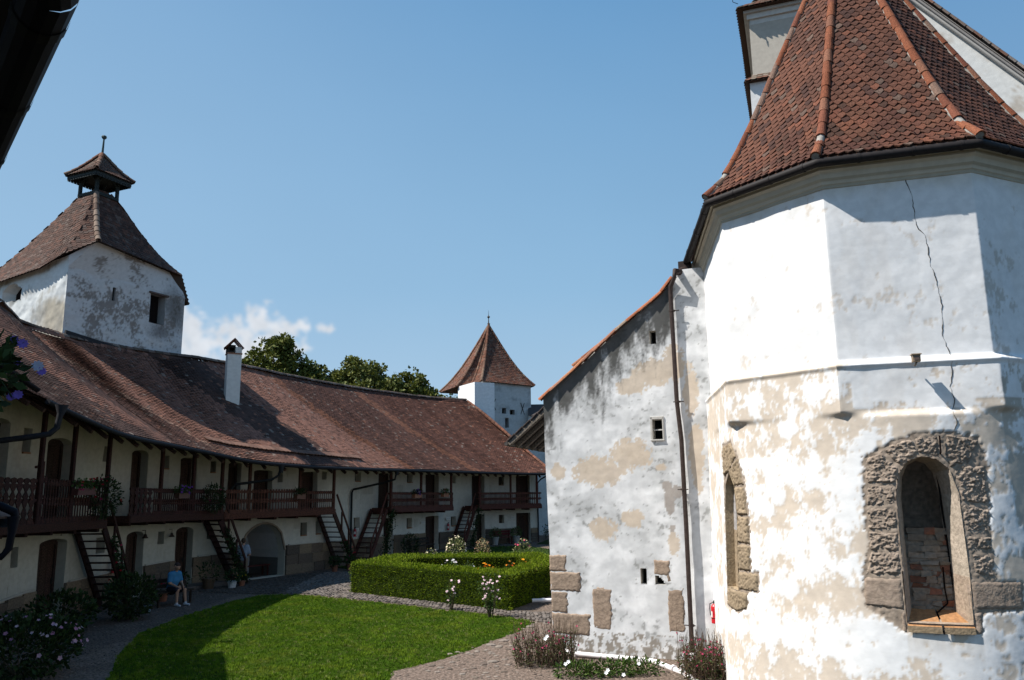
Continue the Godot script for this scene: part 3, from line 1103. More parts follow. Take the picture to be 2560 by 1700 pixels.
func apse_out(q: float, h: float) -> Vector3:
	var i := aseg(q)
	var e := (ap[i + 1] - ap[i]).normalized()
	var nf := Vector2(-e.y, e.x)
	var p := ap[i].lerp(ap[i + 1], (q - asum[i]) / (asum[i + 1] - asum[i]))
	if nf.dot(p - CEN) < 0: nf = -nf
	var rd := (p - CEN).normalized()
	var w := around(q, h)
	var d := nf.lerp(rd, w).normalized()
	return Vector3(d.x, 0, d.y)

func around(q: float, h: float) -> float:
	var i := aseg(q)
	var p := ap[i].lerp(ap[i + 1], (q - asum[i]) / (asum[i + 1] - asum[i]))
	var th := rad_to_deg(atan2(p.x - CEN.x, p.y - CEN.y))
	return smoothstep(4.88, 4.77, h) * smoothstep(-122.0, -98.0, th) * smoothstep(78.0, 60.0, th)

# q along the foot of the polygon, h up, e out of the surface
func apt(q: float, h: float, e := 0.0) -> Vector3:
	var i := aseg(q)
	var k := (q - asum[i]) / (asum[i + 1] - asum[i])
	var p := ap[i].lerp(ap[i + 1], k)
	var dir := (ap[i + 1] - ap[i]).normalized()
	var nf := Vector2(-dir.y, dir.x)
	if nf.dot(p - CEN) < 0: nf = -nf
	var rd := (p - CEN).normalized()
	var off := 0.0
	if h < 5.62: off = 0.10
	elif h < 5.70: off = 0.10 * (5.70 - h) / 0.08
	if h > 5.55 and h < 5.68: off += 0.032 * (1.0 - absf(h - 5.61) / 0.07)
	if h < 5.5: off += 0.02 * (5.5 - h)
	# keep corners sharp: push along the mitre
	var out := nf
	var along := k * (asum[i + 1] - asum[i])
	var th := rad_to_deg(atan2(rd.x, rd.y))
	var a := p + nf * off + dir * (off * 0.36 * (2.0 * k - 1.0))
	var rl := 2.90 + 0.15 * (4.8 - h) / 4.8 + 0.22 * smoothstep(-58.0, -86.0, th)
	var b := CEN + rd * rl
	var w := around(q, h)
	var x := a.lerp(b, w)
	out = nf.lerp(rd, w).normalized()
	x += out * e
	return Vector3(x.x, h, x.y)

func lumps(q: float, h: float) -> float:
	return 0.012 * nB.get_noise_2d(q * 0.7, h * 0.7) + 0.0022 * nA.get_noise_2d(q * 2.2, h * 2.2)

func flake(p: Vector3, more: float) -> float:
	# where limewash has come off: patches with torn edges, stretched sideways and combed downwards
	var k := nA.get_noise_3d(p.x * 0.75, p.y * 1.35, p.z * 0.75) * 0.6 + nC.get_noise_3d(p.x * 3.6, p.y * 2.2, p.z * 3.6) * 0.42 + nA.get_noise_3d(p.x * 13.0, p.y * 8.0, p.z * 13.0) * 0.34
	return smoothstep(-0.05, 0.12, k + more)

const LIME := Color(0.815, 0.815, 0.82)
const OCHRE := Color(0.585, 0.475, 0.36)

func apse_tone(q: float, h: float, p: Vector3) -> Color:
	var i := aseg(q)
	var th := rad_to_deg(atan2(p.x - CEN.x, p.z - CEN.y))
	var more := -0.34
	if h > 5.66: more = -0.36
	elif h > 4.9:
		more = 0.13 if th < -36.0 else -0.33
		if h < 5.0 and th > -30.0: more = 0.0
	elif h > 4.2: more = 0.08
	else: more = -0.04
	if i >= 3: more += 0.2 if h < 7.6 else 0.02
	if h < 1.7 and th > -40.0: more -= 0.04
	var f := flake(p, more)
	var c := LIME * (0.97 + 0.03 * nC.get_noise_3d(p.x * 2.0, p.y * 2.0, p.z * 2.0))
	var thin := smoothstep(0.05, 0.4, nC.get_noise_3d(p.x * 1.3 + 9.0, p.y * 0.5, p.z * 1.3)) * 0.10
	c = c.lerp(OCHRE, thin)
	var oc := OCHRE if i < 3 else Color(0.42, 0.36, 0.28)
	c = c.lerp(oc * (0.95 + 0.12 * nC.get_noise_3d(p.x * 7.0, p.y * 7.0, p.z * 7.0)), f * (0.78 if h < 5.66 else 0.5))
	if h > 8.35: c = c.lerp(Color(0.62, 0.56, 0.44), smoothstep(8.35, 8.7, h + 0.15 * nA.get_noise_2d(q * 1.5, h)) * 0.45)
	# damp foot
	if h < 0.5: c = c.lerp(Color(0.52, 0.45, 0.36), smoothstep(0.5, 0.0, h + 0.2 * nA.get_noise_2d(q * 3.0, 1.0)) * 0.5)
	# rust and damp run out below the sill of the big window
	if th > -27.0 and th < -8.0 and h < 1.66 and h > 1.1:
		c = c.lerp(Color(0.45, 0.36, 0.25), smoothstep(1.1, 1.66, h) * (0.25 + 0.4 * absf(nA.get_noise_2d(q * 6.0, 3.0))))
	return c

# a stone (or any raised piece) that follows the wall: region in q and h, how proud, how rough
func wall_stone(parent: Node, called: String, poly: PackedVector2Array, proud: float, rough: float, c: Color, deep := 0.08, cell := 0.03, m: Material = null) -> MeshInstance3D:
	var lo := poly[0]
	var hi := poly[0]
	for p in poly:
		lo = lo.min(p)
		hi = hi.max(p)
	var b := MB.new()
	# torn outline
	var o := PackedVector2Array()
	for i in poly.size():
		var p := poly[i]
		var q := poly[(i + 1) % poly.size()]
		var k := maxi(1, int(p.distance_to(q) / 0.06))
		for j in k: o.append(p.lerp(q, float(j) / k) + Vector2(rng.randf_range(-1, 1), rng.randf_range(-1, 1)) * rough * 0.55)
	lo -= Vector2.ONE * 0.02
	hi += Vector2.ONE * 0.02
	var nu := int((hi.x - lo.x) / cell) + 2
	var nv := int((hi.y - lo.y) / cell) + 2
	var pos := PackedVector3Array()
	var cs := PackedColorArray()
	var inside := PackedByteArray()
	for j in nv:
		for i in nu:
			var u := Vector2(lerpf(lo.x, hi.x, float(i) / (nu - 1)), lerpf(lo.y, hi.y, float(j) / (nv - 1)))
			var d := 9.0
			for z in o.size():
				var w := Geometry2D.get_closest_point_to_segment(u, o[z], o[(z + 1) % o.size()])
				d = minf(d, u.distance_squared_to(w))
			d = sqrt(d)
			if not Geometry2D.is_point_in_polygon(u, o): d = -d
			inside.append(1 if d > -cell * 0.8 else 0)
			var edge := smoothstep(0.0, 0.035, d)
			var nn := nC.get_noise_2d(u.x * 12.0 + 50.0, u.y * 17.0) * 0.9 + nA.get_noise_2d(u.x * 4.0, u.y * 6.0) * 0.9 + nC.get_noise_2d(u.x * 30.0, u.y * 38.0) * 0.9 - maxf(0.0, nA.get_noise_2d(u.x * 9.0 + 70.0, u.y * 9.0) - 0.25) * 4.0
			var e := lerpf(-0.02 if d > -0.001 else -0.06, proud + nn * rough, edge)
			pos.append(apt(u.x, u.y, e))
			var kk := (1.0 + 0.22 * nC.get_noise_2d(u.x * 9.0, u.y * 9.0) + 0.15 * nA.get_noise_2d(u.x * 2.0, u.y * 2.0)) * 1.0
			cs.append(Color(c.r * kk, c.g * kk, c.b * kk))
	var hole := PackedByteArray()
	for j in nv - 1:
		for i in nu - 1:
			var n := inside[j * nu + i] + inside[j * nu + i + 1] + inside[(j + 1) * nu + i] + inside[(j + 1) * nu + i + 1]
			hole.append(0 if n > 2 else 1)
	b.grid(nu, nv, pos, cs, hole)
	return put(b, called, m if m else M.stone, parent)

func qpoly(l: Array) -> PackedVector2Array:
	# [theta, h, ...] degrees round the choir -> q, h ; counter-clockwise seen from outside
	var r := PackedVector2Array()
	for i in range(0, l.size(), 2): r.append(Vector2(q_of(l[i]), l[i + 1]))
	if Geometry2D.is_polygon_clockwise(r): r.reverse()
	return r

func off_poly(o: float) -> Array[Vector2]:
	# the choir's outline pushed out by o, mitred
	var r: Array[Vector2] = []
	for i in ap.size():
		var e0 := (ap[maxi(i, 1)] - ap[maxi(i, 1) - 1]).normalized()
		var e1 := (ap[mini(i + 1, ap.size() - 1)] - ap[mini(i + 1, ap.size() - 1) - 1]).normalized()
		var n0 := Vector2(-e0.y, e0.x)
		var n1 := Vector2(-e1.y, e1.x)
		if n0.dot(ap[i] - CEN) < 0 : n0 = -n0
		if n1.dot(ap[i] - CEN) < 0 : n1 = -n1
		var m := (n0 + n1).normalized()
		r.append(ap[i] + m * (o / maxf(0.3, m.dot(n0))))
	return r

func church() -> void:
	var ch := thing("church_choir", "white limewashed polygonal church choir under a steep red tile roof with bricked-up window niches", "church", Vector3(CEN.x, 0, CEN.y))
	var w2 := qpoly([-26.6, 1.75, -10.2, 1.75, -9.6, 2.4, -9.8, 3.6, -11.5, 3.95, -14.5, 4.1, -18.5, 4.15, -22.5, 4.08, -25.2, 3.88, -26.4, 3.55])
	var q1 := asum[1]
	var w1 := PackedVector2Array([Vector2(q1 - 0.66, 1.93), Vector2(q1 - 0.10, 1.93), Vector2(q1 - 0.08, 3.3), Vector2(q1 - 0.16, 3.75), Vector2(q1 - 0.36, 3.98), Vector2(q1 - 0.58, 3.75), Vector2(q1 - 0.66, 3.3)])
	var raw2 := qpoly([-37.5, 1.95, -37.0, 2.5, -35.2, 2.75, -35.5, 3.4, -34.6, 4.15, -26.0, 4.40, -20.0, 4.50, -11.0, 4.52, -2.0, 4.42, -0.6, 4.1, -2.4, 3.0, -2.6, 2.36, 4.6, 2.34, 4.0, 1.94, -7.0, 1.9, -8.0, 1.64, -28.0, 1.62])
	var raw1 := PackedVector2Array([Vector2(q1 - 0.72, 1.58), Vector2(q1 - 0.2, 1.55), Vector2(q1 + 0.16, 1.66), Vector2(q1 + 0.18, 1.93), Vector2(q1 + 0.45, 1.95), Vector2(q1 + 0.46, 2.28), Vector2(q1 + 0.29, 2.3), Vector2(q1 + 0.28, 3.3), Vector2(q1 + 0.2, 3.8), Vector2(q1, 4.25), Vector2(q1 - 0.24, 4.55), Vector2(q1 - 0.78, 4.5)])
	# the wall
	var q0 := 0.9
	var qe := asum[4] - 0.4
	var st := 0.026
	var nu := int((qe - q0) / st) + 1
	var nv := int(8.95 / st) + 1
	var pos := PackedVector3Array()
	var cs := PackedColorArray()
	var hole := PackedByteArray()
	hole.resize((nu - 1) * (nv - 1))
	for j in nv:
		var h := 8.95 * j / (nv - 1)
		for i in nu:
			var q := lerpf(q0, qe, float(i) / (nu - 1))
			# let columns fall exactly on the corners
			for k in [1, 2, 3]:
				if absf(q - asum[k]) < st * 0.5: q = asum[k]
			var near2 := q > asum[2] - 1.4 and q < asum[3] + 0.2 and h > 1.4 and h < 4.7
			var jag := Vector2(q, h) + Vector2(nC.get_noise_2d(q * 7.0, h * 7.0), nC.get_noise_2d(q * 7.0 + 30.0, h * 7.0)) * 0.05
			var raw := near2 and Geometry2D.is_point_in_polygon(jag, raw2)
			if absf(q - asum[1]) < 1.0 and h > 1.4 and h < 4.7: raw = Geometry2D.is_point_in_polygon(jag, raw1)
			var e := lumps(q, h)
			if raw: e -= 0.014 - 0.018 * nC.get_noise_2d(q * 12.0, h * 12.0)
			var p := apt(q, h, e)
			pos.append(p)
			var tc := Color(0.31, 0.25, 0.20) * (1.0 + 0.5 * nC.get_noise_2d(q * 9.0, h * 9.0)) if raw else apse_tone(q, h, p)
			if not raw: pos[pos.size() - 1] = apt(q, h, e - 0.005 * clampf((0.82 - tc.b) / 0.4, 0.0, 1.0))
			cs.append(tc)
	for j in nv - 1:
		for i in nu - 1:
			var q := lerpf(q0, qe, (i + 0.5) / (nu - 1))
			var h := 8.95 * (j + 0.5) / (nv - 1)
			if h < 1.6 or h > 4.4: continue
			if Geometry2D.is_point_in_polygon(Vector2(q, h), w2) or Geometry2D.is_point_in_polygon(Vector2(q, h), w1): hole[j * (nu - 1) + i] = 1
	var b := MB.new()
	b.grid(nu, nv, pos, cs, hole)
	b.col = LIME * 0.95
	for i in 10:
		var u := lerpf(0.0, q0, i / 10.0)
		var v := lerpf(0.0, q0, (i + 1) / 10.0)
		b.quad(apt(u, 0), apt(v, 0), apt(v, 8.95), apt(u, 8.95))
		u = lerpf(qe, asum[6], i / 10.0)
		v = lerpf(qe, asum[6], (i + 1) / 10.0)
		b.quad(apt(u, 0), apt(v, 0), apt(v, 8.95), apt(u, 8.95))
	var wall := put(b, "wall", M.plaster, ch)
	# crack
	b = MB.new()
	b.col = Color(0.10, 0.085, 0.07)
	var cr := [-13.7, 8.71, -12.5, 8.45, -11.6, 8.22, -11.9, 8.0, -11.2, 7.81, -9.3, 7.66, -8.7, 7.4, -8.4, 7.14, -7.6, 6.95, -6.9, 6.7, -6.5, 6.49, -6.9, 6.24, -7.4, 6.05, -6.6, 5.85, -5.8, 5.72, -6.6, 5.45, -7.6, 5.2, -7.0, 5.0, -8.2, 4.8, -8.0, 4.62, -9.6, 4.45]
	var crj: Array[float] = []
	for i in 65: crj.append(rng.randf_range(-0.28, 0.28))
	for i in range(0, cr.size() - 2, 2):
		for k in 4:
			var u := lerpf(cr[i], cr[i + 2], k / 4.0) + crj[(i / 2 * 4 + k) % 64]
			var v := lerpf(cr[i], cr[i + 2], (k + 1) / 4.0) + crj[(i / 2 * 4 + k + 1) % 64]
			var h0 := lerpf(cr[i + 1], cr[i + 3], k / 4.0)
			var h1 := lerpf(cr[i + 1], cr[i + 3], (k + 1) / 4.0)
			var wd := 0.0045 + 0.003 * sin(i * 1.7 + k)
			var q := q_of(u)
			var r := q_of(v)
			b.tube([apt(q, h0, lumps(q, h0) + 0.0015), apt(r, h1, lumps(r, h1) + 0.0015)], wd, 5, false)
	put(b, "crack", M.stone, wall)
	# cornice
	b = MB.new()
	var prof := [[0.0, 8.62], [0.012, 8.63], [0.015, 8.67], [0.035, 8.69], [0.04, 8.72], [0.05, 8.74], [0.085, 8.78], [0.095, 8.83], [0.105, 8.86], [0.15, 8.90], [0.16, 8.95], [0.19, 8.97], [0.19, 9.03]]
	for i in prof.size() - 1:
		var u := off_poly(prof[i][0] + 0.002)
		var v := off_poly(prof[i + 1][0] + 0.002)
		b.col = Color(0.55, 0.50, 0.40) * (0.8 if i % 4 == 1 else 1.0)
		for k in u.size() - 1:
			b.quad(Vector3(u[k].x, prof[i][1], u[k].y), Vector3(u[k + 1].x, prof[i][1], u[k + 1].y), Vector3(v[k + 1].x, prof[i + 1][1], v[k + 1].y), Vector3(v[k].x, prof[i + 1][1], v[k].y))
	put(b, "cornice", M.plaster, ch)
	# gutter with joints and the rain head
	b = MB.new()
	b.col = Color(0.028, 0.026, 0.026)
	var gl := off_poly(0.26)
	var gp := []
	for k in gl.size():
		var p := Vector3(gl[k].x, 9.0, gl[k].y)
		if k == 0: p = Vector3(4.22, 9.0, -18.3)
		if k > 0:
			var a: Vector3 = gp[gp.size() - 1]
			gp.append(a.lerp(p, 0.98)); gp.append(p)
			if k < gl.size() - 1: gp.append(p.lerp(Vector3(gl[k + 1].x, 9.0, gl[k + 1].y), 0.02))
		else: gp.append(p)
	b.tube(gp, 0.075, 10)
	for k in range(1, gp.size()):
		var a: Vector3 = gp[k - 1]
		var z: Vector3 = gp[k]
		if a.distance_to(z) < 0.5: continue
		for f in [0.25, 0.6, 0.9]: b.tube([a.lerp(z, f) , a.lerp(z, f + 0.02)], 0.082, 10)
	put(b, "gutter", M.metal, ch)
	church_roof(ch)
	big_window(ch, w2)
	side_window(ch, w1)

func choir_apex() -> Vector3: return Vector3(7.0, 15.05, -14.72)

func church_roof(ch: Node3D) -> void:
	var eo := off_poly(0.29)
	var E: Array[Vector3] = []
	for p in eo: E.append(Vector3(p.x, 9.06, p.y))
	var top := choir_apex()
	var back := top + Vector3(0.62, 0, -4.4)
	var b := MB.new()
	b.col = Color(0.10, 0.05, 0.035)
	var faces := []
	# [eave near, eave far, top near, top far]
	faces.append([E[0], E[1], back, top])
	for i in range(1, 5): faces.append([E[i], E[i + 1], top, top])
	faces.append([E[5], E[6], top, back])
	var ts := []
	var at := []
	var patches := []
	for f in faces:
		var e0: Vector3 = f[0]
		var e1: Vector3 = f[1]
		var t0: Vector3 = f[2]
		var t1: Vector3 = f[3]
		var P := func(a: float, t: float) -> Vector3:
			var k := bell(t)
			var p := e0.lerp(e1, a).lerp(t0.lerp(t1, a), k)
			p.y = 9.06 + (15.05 - 9.06) * t
			return p
		patches.append(P)
		sheet(b, P, 2, 16, 0.015)
	var roof := put(b, "roof", M.tile, ch)
	for P in patches: tile_rows(P, 0.152, 0.125, ts, at, 0.02, 0.04, 0.99)
	var cs := []
	for i in ts.size():
		var p: Vector3 = (ts[i] as Transform3D).origin
		var k := nA.get_noise_3d(p.x * 0.8, p.y * 0.6, p.z * 0.8)
		var c := Color(0.158, 0.066, 0.042).lerp(Color(0.108, 0.048, 0.033), smoothstep(-0.3, 0.3, k))
		var r := rng.randf()
		if r < 0.09: c = Color(0.185, 0.072, 0.044)
		elif r < 0.12: c = Color(0.145, 0.095, 0.074)
		elif r < 0.26: c = Color(0.082, 0.040, 0.031)
		cs.append(vary(c, 0.15))
	lay_tiles(roof, tile_mesh(0.146, 0.27, 0.024, 0.08, 0.038), ts, cs, 290)
	# hips
	var rm := ridge_mesh(0.088, 0.066, 0.40)
	for i in range(1, 6):
		var l := []
		for k in 26:
			var t := k / 25.0
			var p := E[i].lerp(top, bell(t))
			p.y = 9.10 + (15.05 - 9.06) * t
			l.append(p)
		var bed := MB.new()
		bed.col = Color(0.36, 0.33, 0.30)
		bed.tube(l, 0.072, 7)
		put(bed, "mortar_bed", M.stone, roof)
		ridge_line(l, rm, 0.335, roof, [Color(0.27, 0.092, 0.048), Color(0.23, 0.082, 0.048), Color(0.25, 0.11, 0.07), Color(0.20, 0.125, 0.095), Color(0.28, 0.10, 0.052)])
	# snow hooks
	for k in 9:
		b = MB.new()
		b.col = Color(0.10, 0.035, 0.025)
		var P: Callable = patches[1 + k / 4]
		var p: Vector3 = P.call(0.15 + 0.25 * (k % 4), 0.045)
		var q: Vector3 = P.call(0.15 + 0.25 * (k % 4), 0.06)
		var up := (q - p).normalized()
		var o := Vector3(p.x - CEN.x, 0, p.z - CEN.y).normalized()
		b.tube([p - up * 0.02, p + up * 0.1 + o * 0.03, p + up * 0.16 + o * 0.10, p + up * 0.10 + o * 0.13], 0.009, 5)
		put(b, "snow_hook", M.metal, roof)

func bell(t: float) -> float:
	# how far the slope has come in at height t: flatter at the foot
	return t + 0.085 * sin(PI * pow(t, 0.55)) * (1.0 - t)

func big_window(ch: Node3D, w2: PackedVector2Array) -> void:
	var w := Node3D.new()
	w.name = "window_niche"
	ch.add_child(w, true)
	w.position = Vector3(0, 2, 2.8)
	w.set_meta("label", "large bricked-up round-headed niche in broken stone")
	# splayed reveal
	var b := MB.new()
	var qc := q_of(-18.0)
	var inner: Array[Vector2] = []
	for p in w2: inner.append(Vector2(qc + (p.x - qc) * 0.76 - 0.02, 1.80 + (p.y - 1.75) * 0.955))
	for i in w2.size():
		var p := w2[i]
		var q := w2[(i + 1) % w2.size()]
		var r := inner[i]
		var s := inner[(i + 1) % w2.size()]
		for k in 6:
			for d in 3:
				var pts := []
				for uv in [[k, d], [k + 1, d], [k + 1, d + 1], [k, d + 1]]:
					var a := p.lerp(q, uv[0] / 6.0)
					var c := r.lerp(s, uv[0] / 6.0)
					var m := a.lerp(c, uv[1] / 3.0)
					pts.append(apt(m.x, m.y, 0.0 - 0.52 * uv[1] / 3.0 + 0.012 * nC.get_noise_2d(uv[0] + i * 6.0 + m.y * 5.0, uv[1] * 3.0)))
				var h: float = p.y
				b.col = vary(Color(0.44, 0.37, 0.30), 0.1) if h > 2.4 else vary(Color(0.36, 0.28, 0.215), 0.06)
				b.quad(pts[0], pts[1], pts[2], pts[3])
	put(b, "reveal", M.stone, w)
	# inner filling: rubble above, courses of brick and mortar below
	b = MB.new()
	var n := 44
	var pos := PackedVector3Array()
	var cs := PackedColorArray()
	for j in n + 1:
		for i in n + 1:
			var q := lerpf(q_of(-37.0), q_of(1.0), float(i) / n)
			var h := lerpf(1.75, 4.2, float(j) / n)
			var deep := -1.2 if h > 3.02 else -0.47
			pos.append(apt(q, h, deep + 0.03 * nC.get_noise_2d(q * 8.0, h * 10.0)))
			cs.append(Color(0.26, 0.215, 0.175) * (1.0 + 0.5 * nC.get_noise_2d(q * 6.0, h * 11.0)))
	b.grid(n + 1, n + 1, pos, cs)
	put(b, "rubble", M.stone, w)
	var h := 1.86
	while h < 3.0:
		var q := q_of(-24.2)
		var hh := rng.randf_range(0.055, 0.10)
		while q < q_of(-11.6):
			var len := minf(rng.randf_range(0.12, 0.28), q_of(-11.3) - q)
			var red := rng.randf() < 0.22
			var c: Color = Color(0.23, 0.105, 0.07) if red else Color(0.27, 0.22, 0.175)
			var z := apse_out(q, h)
			var x := Vector3.UP.cross(z)
			var bl := MB.new()
			bl.col = vary(c, 0.25)
			var e := -0.47 + rng.randf_range(0.0, 0.035)
			bl.box(frame(apt(q + len / 2, h, e), x, Vector3.UP, z), Vector3(-len / 2 + 0.006, 0.004, -0.1), Vector3(len / 2 - 0.004, hh - 0.004, 0.0), 0.02, rng)
			put(bl, "brick" if red else "stone", M.stone, w)
			q += len
		h += hh
	# jamb stones: rough blocks with the smooth feet left standing
	var br := Color(0.32, 0.255, 0.205)
	var br2 := Color(0.34, 0.265, 0.21)
	for l in [[-36.6, 2.40, -26.9, 2.40, -26.9, 2.74, -34.6, 2.74], [-34.9, 2.76, -26.8, 2.76, -26.8, 3.04, -35.0, 3.04], [-35.0, 3.06, -26.7, 3.06, -26.6, 3.40, -34.8, 3.40], [-34.7, 3.42, -26.6, 3.42, -26.4, 3.72, -34.3, 3.74], [-34.2, 3.76, -26.3, 3.74, -25.0, 3.98, -29.0, 4.26, -34.0, 4.10], [-28.6, 4.26, -24.8, 4.0, -19.4, 4.2, -20.0, 4.44, -25.8, 4.36], [-19.6, 4.20, -13.6, 4.14, -13.4, 4.46, -19.8, 4.45], [-12.6, 4.14, -11.0, 3.98, -5.8, 4.02, -2.2, 4.38, -11.2, 4.47], [-9.5, 3.74, -9.3, 3.48, -1.8, 3.40, -1.4, 4.00, -5.8, 4.0, -10.6, 3.94], [-9.3, 3.45, -9.3, 3.05, -2.2, 3.02, -1.9, 3.36], [-9.3, 3.0, -9.4, 2.78, -2.4, 2.78, -2.3, 2.98], [-8.4, 2.74, -8.4, 2.40, -2.6, 2.40, -2.4, 2.74]]:
		wall_stone(w, "jamb_stone", qpoly(l), 0.0, 0.024, vary(br, 0.12), 0.14, 0.014)
	for l in [[-37.6, 1.94, -26.9, 1.92, -26.9, 2.37, -37.3, 2.37], [-9.8, 2.36, -9.9, 1.95, 4.2, 1.95, 4.7, 2.35]]:
		wall_stone(w, "jamb_stone", qpoly(l), 0.002, 0.006, vary(br2, 0.05), 0.12, 0.03)
	for l in [[-28.0, 1.60, -26.8, 1.60, -26.8, 1.9, -28.6, 1.9], [-10.0, 1.6, -7.6, 1.6, -7.4, 1.93, -9.9, 1.93]]:
		wall_stone(w, "jamb_stone", qpoly(l), 0.0, 0.008, br2, 0.1, 0.03)
	# sloping sill in two pieces, rust-stained
	for l in [[-26.6, -18.2], [-17.6, -10.0]]:
		b = MB.new()
		b.col = Color(0.42, 0.21, 0.085)
		var k := 6
		for i in k:
			var u := q_of(lerpf(l[0], l[1], float(i) / k))
			var v := q_of(lerpf(l[0], l[1], (i + 1.0) / k))
			b.col = Color(0.40, 0.21, 0.10) * (1.0 + 0.25 * nC.get_noise_2d(u * 5.0, 1.0))
			b.quad(apt(u, 1.71, 0.03), apt(v, 1.71, 0.03), apt(v, 1.90, -0.5), apt(u, 1.90, -0.5))
			b.col = Color(0.32, 0.24, 0.16)
			b.quad(apt(u, 1.62, 0.03), apt(v, 1.62, 0.03), apt(v, 1.71, 0.03), apt(u, 1.71, 0.03))
		put(b, "sill", M.stone, w)
	# the open crack beside the filling
	b = MB.new()
	b.col = Color(0.012, 0.011, 0.01)
	var cc := [-13.2, 4.45, -13.4, 4.2, -12.9, 4.0, -12.4, 3.7, -12.3, 3.3, -11.9, 3.0, -11.8, 2.6, -11.6, 2.2, -11.5, 1.98]
	for i in range(0, cc.size() - 2, 2):
		var d0 := 0.03 if cc[i + 1] > 4.0 else -0.44
		var d1 := 0.03 if cc[i + 3] > 4.1 else -0.44
		b.tube([apt(q_of(cc[i]), cc[i + 1], d0), apt(q_of(cc[i + 2]), cc[i + 3], d1)], 0.013, 6)
	for z in [[-14.2, 2.5, -14.4, 2.2], [-14.4, 2.2, -14.0, 1.98], [-14.0, 1.98, -17.6, 1.86], [-17.6, 1.86, -17.8, 1.62]]:
		b.tube([apt(q_of(z[0]), z[1], -0.43 if z[1] > 1.8 else 0.02), apt(q_of(z[2]), z[3], -0.43 if z[3] > 1.9 else (-0.36 if z[3] > 1.8 else 0.03))], 0.011, 6)
	put(b, "open_crack", M.stone, w)

func side_window(ch: Node3D, w1: PackedVector2Array) -> void:
	var w := Node3D.new()
	w.name = "window_niche"
	ch.add_child(w, true)
	w.position = Vector3(-2.9, 2, 0.6)
	w.set_meta("label", "narrow bricked-up niche seen edge-on")
	var b := MB.new()
	var c := Vector2.ZERO
	for p in w1: c += p / w1.size()
	for i in w1.size():
		var p := w1[i]
		var q := w1[(i + 1) % w1.size()]
		b.col = vary(Color(0.42, 0.33, 0.22), 0.1)
		b.quad(apt(p.x, p.y, 0.0), apt(q.x, q.y, 0.0), apt(q.x, q.y, -0.28), apt(p.x, p.y, -0.28))
	b.col = Color(0.36, 0.34, 0.33)
	for k in 6:
		for i in 3:
			var u := lerpf(w1[0].x - 0.1, w1[1].x + 0.1, i / 3.0)
			var v := lerpf(w1[0].x - 0.1, w1[1].x + 0.1, (i + 1) / 3.0)
			var y := 1.8 + k * 0.38
			b.col = Color(0.40, 0.38, 0.37) if k > 2 else Color(0.34, 0.26, 0.18)
			b.quad(apt(u, y, -0.15), apt(v, y, -0.15), apt(v, y + 0.38, -0.15), apt(u, y + 0.38, -0.15))
	put(b, "reveal", M.stone, w)
	var q1 := asum[1]
	var col := Color(0.33, 0.255, 0.175)
	for l in [[-0.10, 1.95, 0.42, 1.95, 0.44, 2.26, -0.10, 2.26], [-0.10, 2.28, 0.26, 2.28, 0.27, 2.72, -0.10, 2.72], [-0.09, 2.74, 0.27, 2.74, 0.25, 3.2, -0.08, 3.2], [-0.08, 3.22, 0.24, 3.22, 0.18, 3.72, -0.15, 3.72], [-0.15, 3.74, 0.17, 3.74, -0.02, 4.22, -0.34, 4.0], [-0.36, 3.98, -0.04, 4.24, -0.22, 4.52, -0.40, 4.5], [-0.37, 3.98, -0.41, 4.5, -0.75, 4.45, -0.72, 3.9], [-0.70, 1.6, -0.20, 1.56, 0.14, 1.66, 0.16, 1.93, -0.68, 1.93]]:
		var r := PackedVector2Array()
		for i in range(0, l.size(), 2): r.append(Vector2(q1 + l[i], l[i + 1]))
		if Geometry2D.is_polygon_clockwise(r): r.reverse()
		wall_stone(w, "jamb_stone", r, 0.012, 0.016, vary(col, 0.08), 0.12, 0.018)

# ---------------------------------------------------------------- the annex beside the choir
const AX := Vector3(0.88, 0, -19.1)
var ax_d := Vector3(cos(deg_to_rad(22.0)), 0, sin(deg_to_rad(22.0)))
var ax_n := Vector3(-sin(deg_to_rad(22.0)), 0, cos(deg_to_rad(22.0)))
func xp(d: float, h: float, e := 0.0) -> Vector3:
	return AX + ax_d * d + Vector3.UP * h + ax_n * e
func xframe(d: float, h: float, e := 0.0) -> Transform3D:
	return Transform3D(Basis(ax_d, Vector3.UP, ax_n), xp(d, h, e))
func ax_top(d: float) -> float:
	return pw([-0.14, 5.81, 0.54, 6.38, 1.77, 7.38, 2.86, 8.16, 3.24, 8.60, 3.3, 8.75, 4.6, 8.95, 5.3, 8.95], d)
func ax_left(h: float) -> float:
	return pw([0.0, -0.0, 2.2, -0.05, 4.5, -0.12, 5.9, -0.14], h)

func spot(d: float, h: float, l: Array) -> float:
	# l: [d, h, rd, rh, ...] how far inside any of the ellipses
	var r := 0.0
	for i in range(0, l.size(), 4):
		var x: float = (d - l[i]) / l[i + 2]
		var y: float = (h - l[i + 1]) / l[i + 3]
		r = maxf(r, 1.0 - sqrt(x * x + y * y))
	return r

